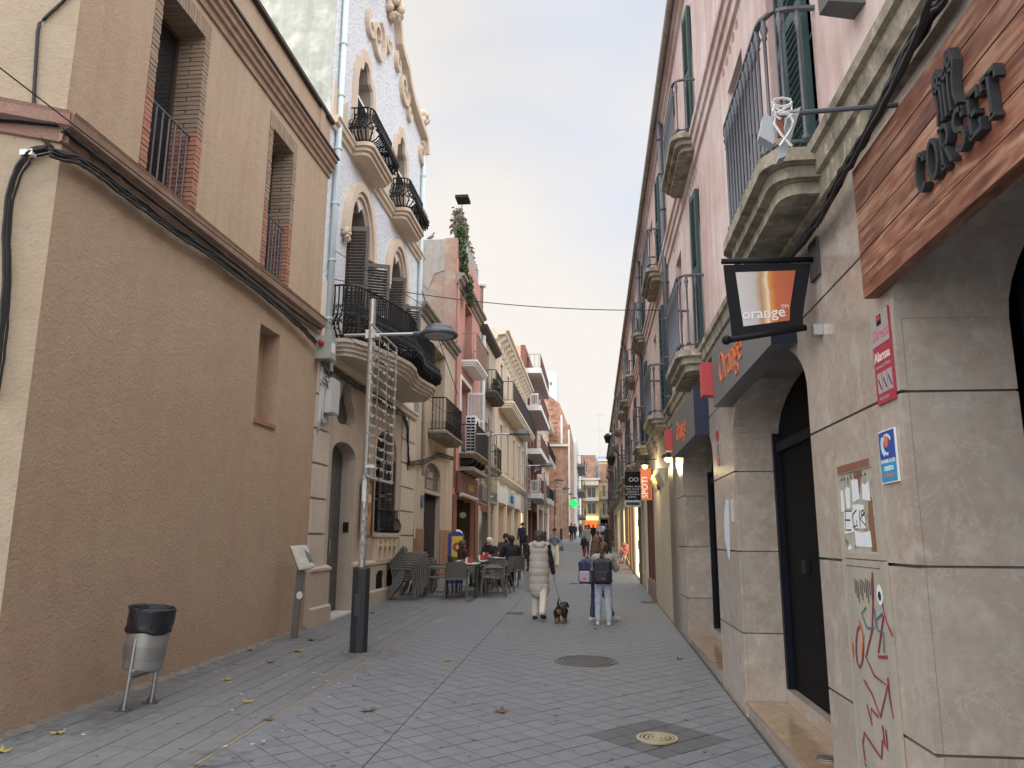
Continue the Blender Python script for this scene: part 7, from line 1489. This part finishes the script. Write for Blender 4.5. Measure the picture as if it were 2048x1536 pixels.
# 1 the woman with the dog, seen from behind, walking away
wx, wy = -.94, 13.4
J = skel(1.46, ((.16, .10), (-.22, .32)), ((.25, .10, .9), (.02, .26, .22)), .03, (.05, 0)); WJ = J
t = thing('person', 'woman from behind in long beige quilted vest and cream trousers walking a dog', 'person', (wx, wy, gz(wy)+.011)); s = J['s']
grow_mesh('body', body_prims(J), m_skin, t, .0115, .018)
grow_mesh('sweater', top_prims(J, .012), black, t, .012, .025, folds(.002))
vest = cl('beige_quilt', (.42, .385, .345), .7); z0 = J['neck'][2]
vp = [Cc(J['pelvis'], J['waist'], .190*s, .182*s, .80), Cc(J['waist'], J['chest'], .182*s, .185*s, .78), Cc(J['shL']*.86+J['neck']*.14, J['shR']*.86+J['neck']*.14, .080*s, .080*s), Cc(J['pelvis'], J['pelvis']-np.array([0, 0, .36])*s, .192*s, .198*s, .80)]
grow_mesh('vest', vp, vest, t, .0115, .03, lambda g_: -.011*np.sqrt(np.abs(np.sin(math.pi*(g_[..., 2]-z0+.03)/.125)))+.004+.002*np.sin(g_[..., 0]*60+6*np.sin(g_[..., 2]*30)))
grow_mesh('hood', [Cc(J['neck']+np.array([-.07, -.05, -.005])*s, J['neck']+np.array([.07, -.05, -.005])*s, .075*s, .075*s), Cc(J['neck']+np.array([-.05, -.10, -.03])*s, J['neck']+np.array([.05, -.10, -.03])*s, .055*s, .055*s), Cc(J['neck']+np.array([-.08, .03, .0])*s, J['neck']+np.array([.08, .03, .0])*s, .055*s, .055*s)], vest, t, .012, .02, folds(.004, 1.6))
grow_mesh('trousers', leg_prims(J, (.095, .075, .068), .95), cl('ivory', (.60, .57, .50)), t, .012, .02, folds(.003)); shoes(J, black, t, .010); grow_mesh('hair', hair_prims(J, 'bob'), h_gr, t, .010, .02, folds(.003, 2.2))
# grey bag on her left arm
hl_ = Vector((wx, wy, gz(wy)))+Vector(J['wrL']); t = thing('shopping_bag', 'grey cloth bag hanging at the left side of the woman with the dog', 'bag', tuple(hl_+Vector((-.05, .0, -.3))))
b = MB(); c = hl_+Vector((-.03, -.02, -.22)); b.hull8([(c.x-.10, c.y-.05, c.z-.20), (c.x+.06, c.y-.05, c.z-.21), (c.x+.06, c.y+.05, c.z-.21), (c.x-.10, c.y+.05, c.z-.20), (c.x-.06, c.y-.03, c.z+.13), (c.x+.05, c.y-.03, c.z+.13), (c.x+.05, c.y+.03, c.z+.13), (c.x-.06, c.y+.03, c.z+.13)]); b.build('sack', cl('grey_bag', (.22, .22, .24)), t); b = MB(); b.tube([(c.x-.05, c.y, c.z+.12), tuple(hl_), (c.x+.04, c.y, c.z+.12)], .008, 5); b.build('strap', black, t)
# 2 the dog
dx, dy = -.56, 13.02; t = thing('dog', 'small black and tan dog from behind on a lead', 'dog', (dx, dy, gz(dy)+.011), rz=-.12)
dp = [Cc((0, -.14, .215), (0, .14, .205), .066, .078), Cc((0, -.15, .205), (0, -.08, .20), .066, .06), Cc((0, .18, .215), (.01, .27, .255), .052, .042), Cc((.01, .29, .265), (.02, .32, .255), .048, .042), Cc((.02, .34, .245), (.025, .40, .22), .030, .018), Cc((-.04, .28, .29), (-.058, .28, .23), .015, .018), Cc((.06, .28, .29), (.08, .28, .23), .015, .018), Cc((0, -.20, .245), (-.006, -.225, .31), .020, .017), Cc((-.006, -.225, .31), (.004, -.225, .40), .017, .010)]
for sg, off in ((-1, .0), (1, .03)):
    dp += [Cc((sg*.055, -.13, .17), (sg*.065, -.09+off, .115), .050, .030), Cc((sg*.065, -.09+off, .115), (sg*.062, -.155+off, .070), .026, .018), Cc((sg*.062, -.155+off, .070), (sg*.062, -.14+off, .018), .018, .017), Cc((sg*.062, -.14+off, .014), (sg*.064, -.105+off, .012), .017, .014)]
    dp += [Cc((sg*.055, .16, .17), (sg*.06, .15-off, .09), .040, .024), Cc((sg*.06, .15-off, .09), (sg*.06, .165-off, .018), .020, .016), Cc((sg*.06, .165-off, .014), (sg*.06, .195-off, .012), .017, .014)]
grow_mesh('body', dp, cl('black_fur', (.014, .012, .012), .6), t, .009, .022, folds(.0015, 2), mats2=(cl('tan_fur', (.20, .115, .065), .7), lambda c: (c[:, 2] < .085) | ((c[:, 1] < -.17) & (c[:, 2] < .225) & (np.abs(c[:, 0]) < .035))))
b = MB(); b.lathe([(.058, -.012), (.060, .0), (.056, .012)], (dx+.003, dy+.25, gz(dy)+.25), 12, caps=False); b.build('collar', m_nap, t)
wr = Vector((wx, wy, gz(wy)+.011))+Vector(WJ['wrR'])+Vector(WJ['hdR'])*.09; d1 = Vector((dx, dy+.22, gz(dy)+.30)); t = MB(); t.tube([tuple(wr.lerp(d1, i/8)-Vector((0, 0, .04*math.sin(math.pi*i/8)))) for i in range(9)], .008, 5); o = t.build('leash', cl('grey_leash', (.16, .16, .17)), org=tuple(wr)); setp(o, 'grey lead running from the woman hand to the dog', 'leash')
# 3, 4 the two girls
def backpack(label, base, mat, mat2, sx=1., rz=0., pk=None):
    t = thing('backpack', label, 'backpack', tuple(base), rz=rz); P = [('b', (0, -.03, .20), (.095*sx, .035, .14), .045), Cc((-.05*sx, -.03, .36), (.05*sx, -.03, .36), .055, .055)]
    grow_mesh('sack', P, mat, t, .011, .03, folds(.003, 1.5)); grow_mesh('pocket', [('b', (0, -.105, .13), (.075*sx, .012, .065), .025)], pk or mat, t, .011, .02); grow_mesh('handle', [Cc((-.03, -.02, .415), (0, -.02, .45), .011, .011), Cc((0, -.02, .45), (.03, -.02, .415), .011, .011)], mat, t, .008, .01)
    for sg in (-1, 1): grow_mesh('strap', [Cc((sg*.07, .0, .38), (sg*.085, .09, .40), .018, .018), Cc((sg*.085, .09, .40), (sg*.10, .13, .25), .018, .016), Cc((sg*.10, .13, .25), (sg*.10, .03, .09), .016, .012)], mat2, t, .010, .01)
    grow_mesh('badge', [('b', (.02, -.143, .10), (.022, .004, .006), .004)], m_nap, t, .005, .003); return t
gx, gy = .13, 12.9; J = skel(1.27, ((.03, .02), (-.04, .02)), ((.5, .15, 1.5, .3), (.55, .35, 1.35, .2)), .05, (.18, .1), .06); GA = J
person('girl from behind with ponytail, pale blue tracksuit trousers and black backpack', gx, gy, -.15, J, cl('taupe_hoodie', (.34, .31, .275)), cl('pale_blue_sweats', (.40, .45, .54)), cl('sneaker', (.55, .52, .50), .6), h_br, 'pony', .0115, th=.022, legr=(.098, .078, .064), sole=m_white, topname='hoodie')
backpack('black backpack worn by the girl with the ponytail', (gx-.005+.0, gy-.125, gz(gy)+.63), cl('black_nylon', (.014, .015, .024), .6), black, 1.1, -.15)
g2x, g2y = .04, 13.35; J = skel(1.36, ((-.06, .03), (.34, .06)), ((.3, .1, 1.2, .2), (.5, .1, 1.2, .2)), .03, (.10, -.15), .08)
person('girl with long brown hair and dark jeans standing beyond the ponytail girl', g2x, g2y, -1.15, J, cl('dark_grey_coat', (.035, .036, .045)), cl('dark_jeans', (.035, .055, .11)), cl('pale_green_trainer', (.45, .47, .44), .6), h_br, 'long', .0125, th=.024, sole=m_white, topname='coat')
backpack('navy and lilac backpack of the long haired girl, seen at her left', (g2x-.15, g2y-.16, gz(g2y)+.60), cl('navy_nylon', (.025, .035, .085), .6), cl('lilac_nylon', (.42, .34, .42), .6), 1.0, -.55, cl('lilac_nylon', (.42, .34, .42), .6))
# 5 woman looking at her phone, facing the camera
px_, py_ = -1.46, 29.2; J = skel(1.38, ((.12, .12), (-.14, .2)), ((.35, .12, 1.75, .35), (.35, .12, 1.75, .35)), .03, (.28, 0))
person('woman in blue grey jacket and white wide trousers looking at her phone', px_, py_, math.pi, J, cl('denim_grey', (.16, .20, .25)), cl('white_trousers', (.66, .66, .62)), cl('beige_shoe', (.3, .25, .2)), h_dk, 'bun', .018, legr=(.105, .095, .095), front_face=True, cut=.97)
t = thing('handbag', 'brown shoulder bag of the woman with the phone', 'bag', (px_+.2, py_-.02, gz(py_)+.62)); b = MB(); b.hull8([(px_+.15, py_-.06, gz(py_)+.55), (px_+.33, py_-.06, gz(py_)+.57), (px_+.33, py_+.04, gz(py_)+.57), (px_+.15, py_+.04, gz(py_)+.55), (px_+.17, py_-.04, gz(py_)+.72), (px_+.31, py_-.04, gz(py_)+.72), (px_+.31, py_+.02, gz(py_)+.72), (px_+.17, py_+.02, gz(py_)+.72)]); b.build('pouch', cl('brown_leather', (.10, .075, .055), .5), t); b = MB(); b.tube([(px_+.2, py_-.02, gz(py_)+.71), (px_+.13, py_-.05, gz(py_)+1.1), (px_+.30, py_-.02, gz(py_)+.71)], .01, 4); b.build('strap', black, t)
# others
def walk(a): return ((a, .1), (-a, .35*abs(a)/.25))
ar = ((-.2, .12, .2), (.25, .12, .3))
person('child in dark coat and red trousers', -.50, 37.8, math.pi-.3, skel(.97, walk(.18), ar), black, cl('red', (.30, .02, .03)), cl('dark_shoe', (.03, .02, .02)), h_br, 'bob', .022, hem=.12)
person('woman in blue grey jacket walking behind the child', -.40, 40.5, math.pi, skel(1.45, walk(.2), ar), cl('slate_jacket', (.22, .25, .30)), dkb, black, h_br, 'long', .025, hem=.1)
person('man from behind in long black coat right of the two girls', .64, 35.4, .0, skel(1.52, walk(.25), ar), black, black, black, h_dk, 'short', .022, hem=.35, topname='coat')
person('dark clad walker in the middle of the far street', -.07, 60, .0, skel(1.42, walk(.25), ar), black, black, black, h_dk, 'short', .03)
person('man in dark jacket standing beside the third lamp post', -3.25, 35.6, math.pi, skel(1.56, ((.02, 0), (-.02, 0)), ar), dkb, black, black, h_dk, 'short', .022)
far = [(1150, 1080, 'person in black at the left end of the far group', black, dkb, h_dk), (1161, 1077, 'person in dark brown walking beside the far lamp posts', cl('dark_brown', (.05, .03, .025)), black, h_br), (1178, 1070, 'small dark figure far down the street', cl('purple', (.06, .04, .07)), black, h_dk), (1196, 1080, 'person in pinkish jacket in the far right group', cl('rose', (.32, .20, .22)), dkb, h_br), (1206, 1082, 'person in pale blue padded jacket in the far right group', cl('pale_blue', (.36, .42, .52)), black, h_dk), (1212, 1074, 'person in black at the back of the far right group', black, black, h_dk), (1202, 1070, 'person in navy far along the right group', dkb, black, h_dk), (1171, 1064, 'figure standing near the orange shop', black, black, h_dk), (1143, 1083, 'dark figure close to the left shop fronts', dkb, black, h_br)]
for i, (a, b_, lab, c1, c2, hr) in enumerate(far):
    p = ong(a, b_); person(lab, p.x, p.y, (0, math.pi)[i % 2], skel(1.42+.05*(i % 3), walk(.2), ar), c1, c2, black, hr, ('short', 'bob')[i % 2], .034, 'passers by far down the street')
# seated guests
sit = ((1.45, 1.42), (1.40, 1.40))
def seated(label, x, y, rz, H, arms, top, bottom, hair, style, ff=False, head=(0, 0), lean=0., h=.015):
    J = skel(H, sit, arms, lean, head, .12); return person(label, x, y, rz, J, top, bottom, black, hair, style, h, 'guests at the cafe table', front_face=ff, th=.024)
seated('seated man from behind in dark navy coat at the cafe table', -2.08, 19.82, .45, 1.58, ((.5, .25, 1.2, .2), (.6, .3, 1.1, .2)), cl('navy_coat', (.014, .017, .028)), black, h_dk, 'short', lean=.12)
seated('seated white haired woman in dark coat at the cafe table', -2.78, 20.85, math.pi-.25, 1.48, ((.5, .2, 1.2, .3), (.5, .2, 1.2, .3)), black, dkb, h_wh, 'bob', True, (.05, .1))
seated('seated bearded man facing the street in dark jacket', -2.45, 21.75, math.pi, 1.6, ((.4, .2, .9), (.4, .2, .9)), cl('brown_jacket', (.06, .04, .03)), black, h_dk, 'beard', True)
seated('seated guest with brown hair turned away beside the menu board', -3.32, 19.62, -.9, 1.42, ((.5, .2, 1.1), (.5, .2, 1.1)), cl('maroon_coat', (.06, .025, .025)), black, h_br, 'bob', False, (.1, 0))
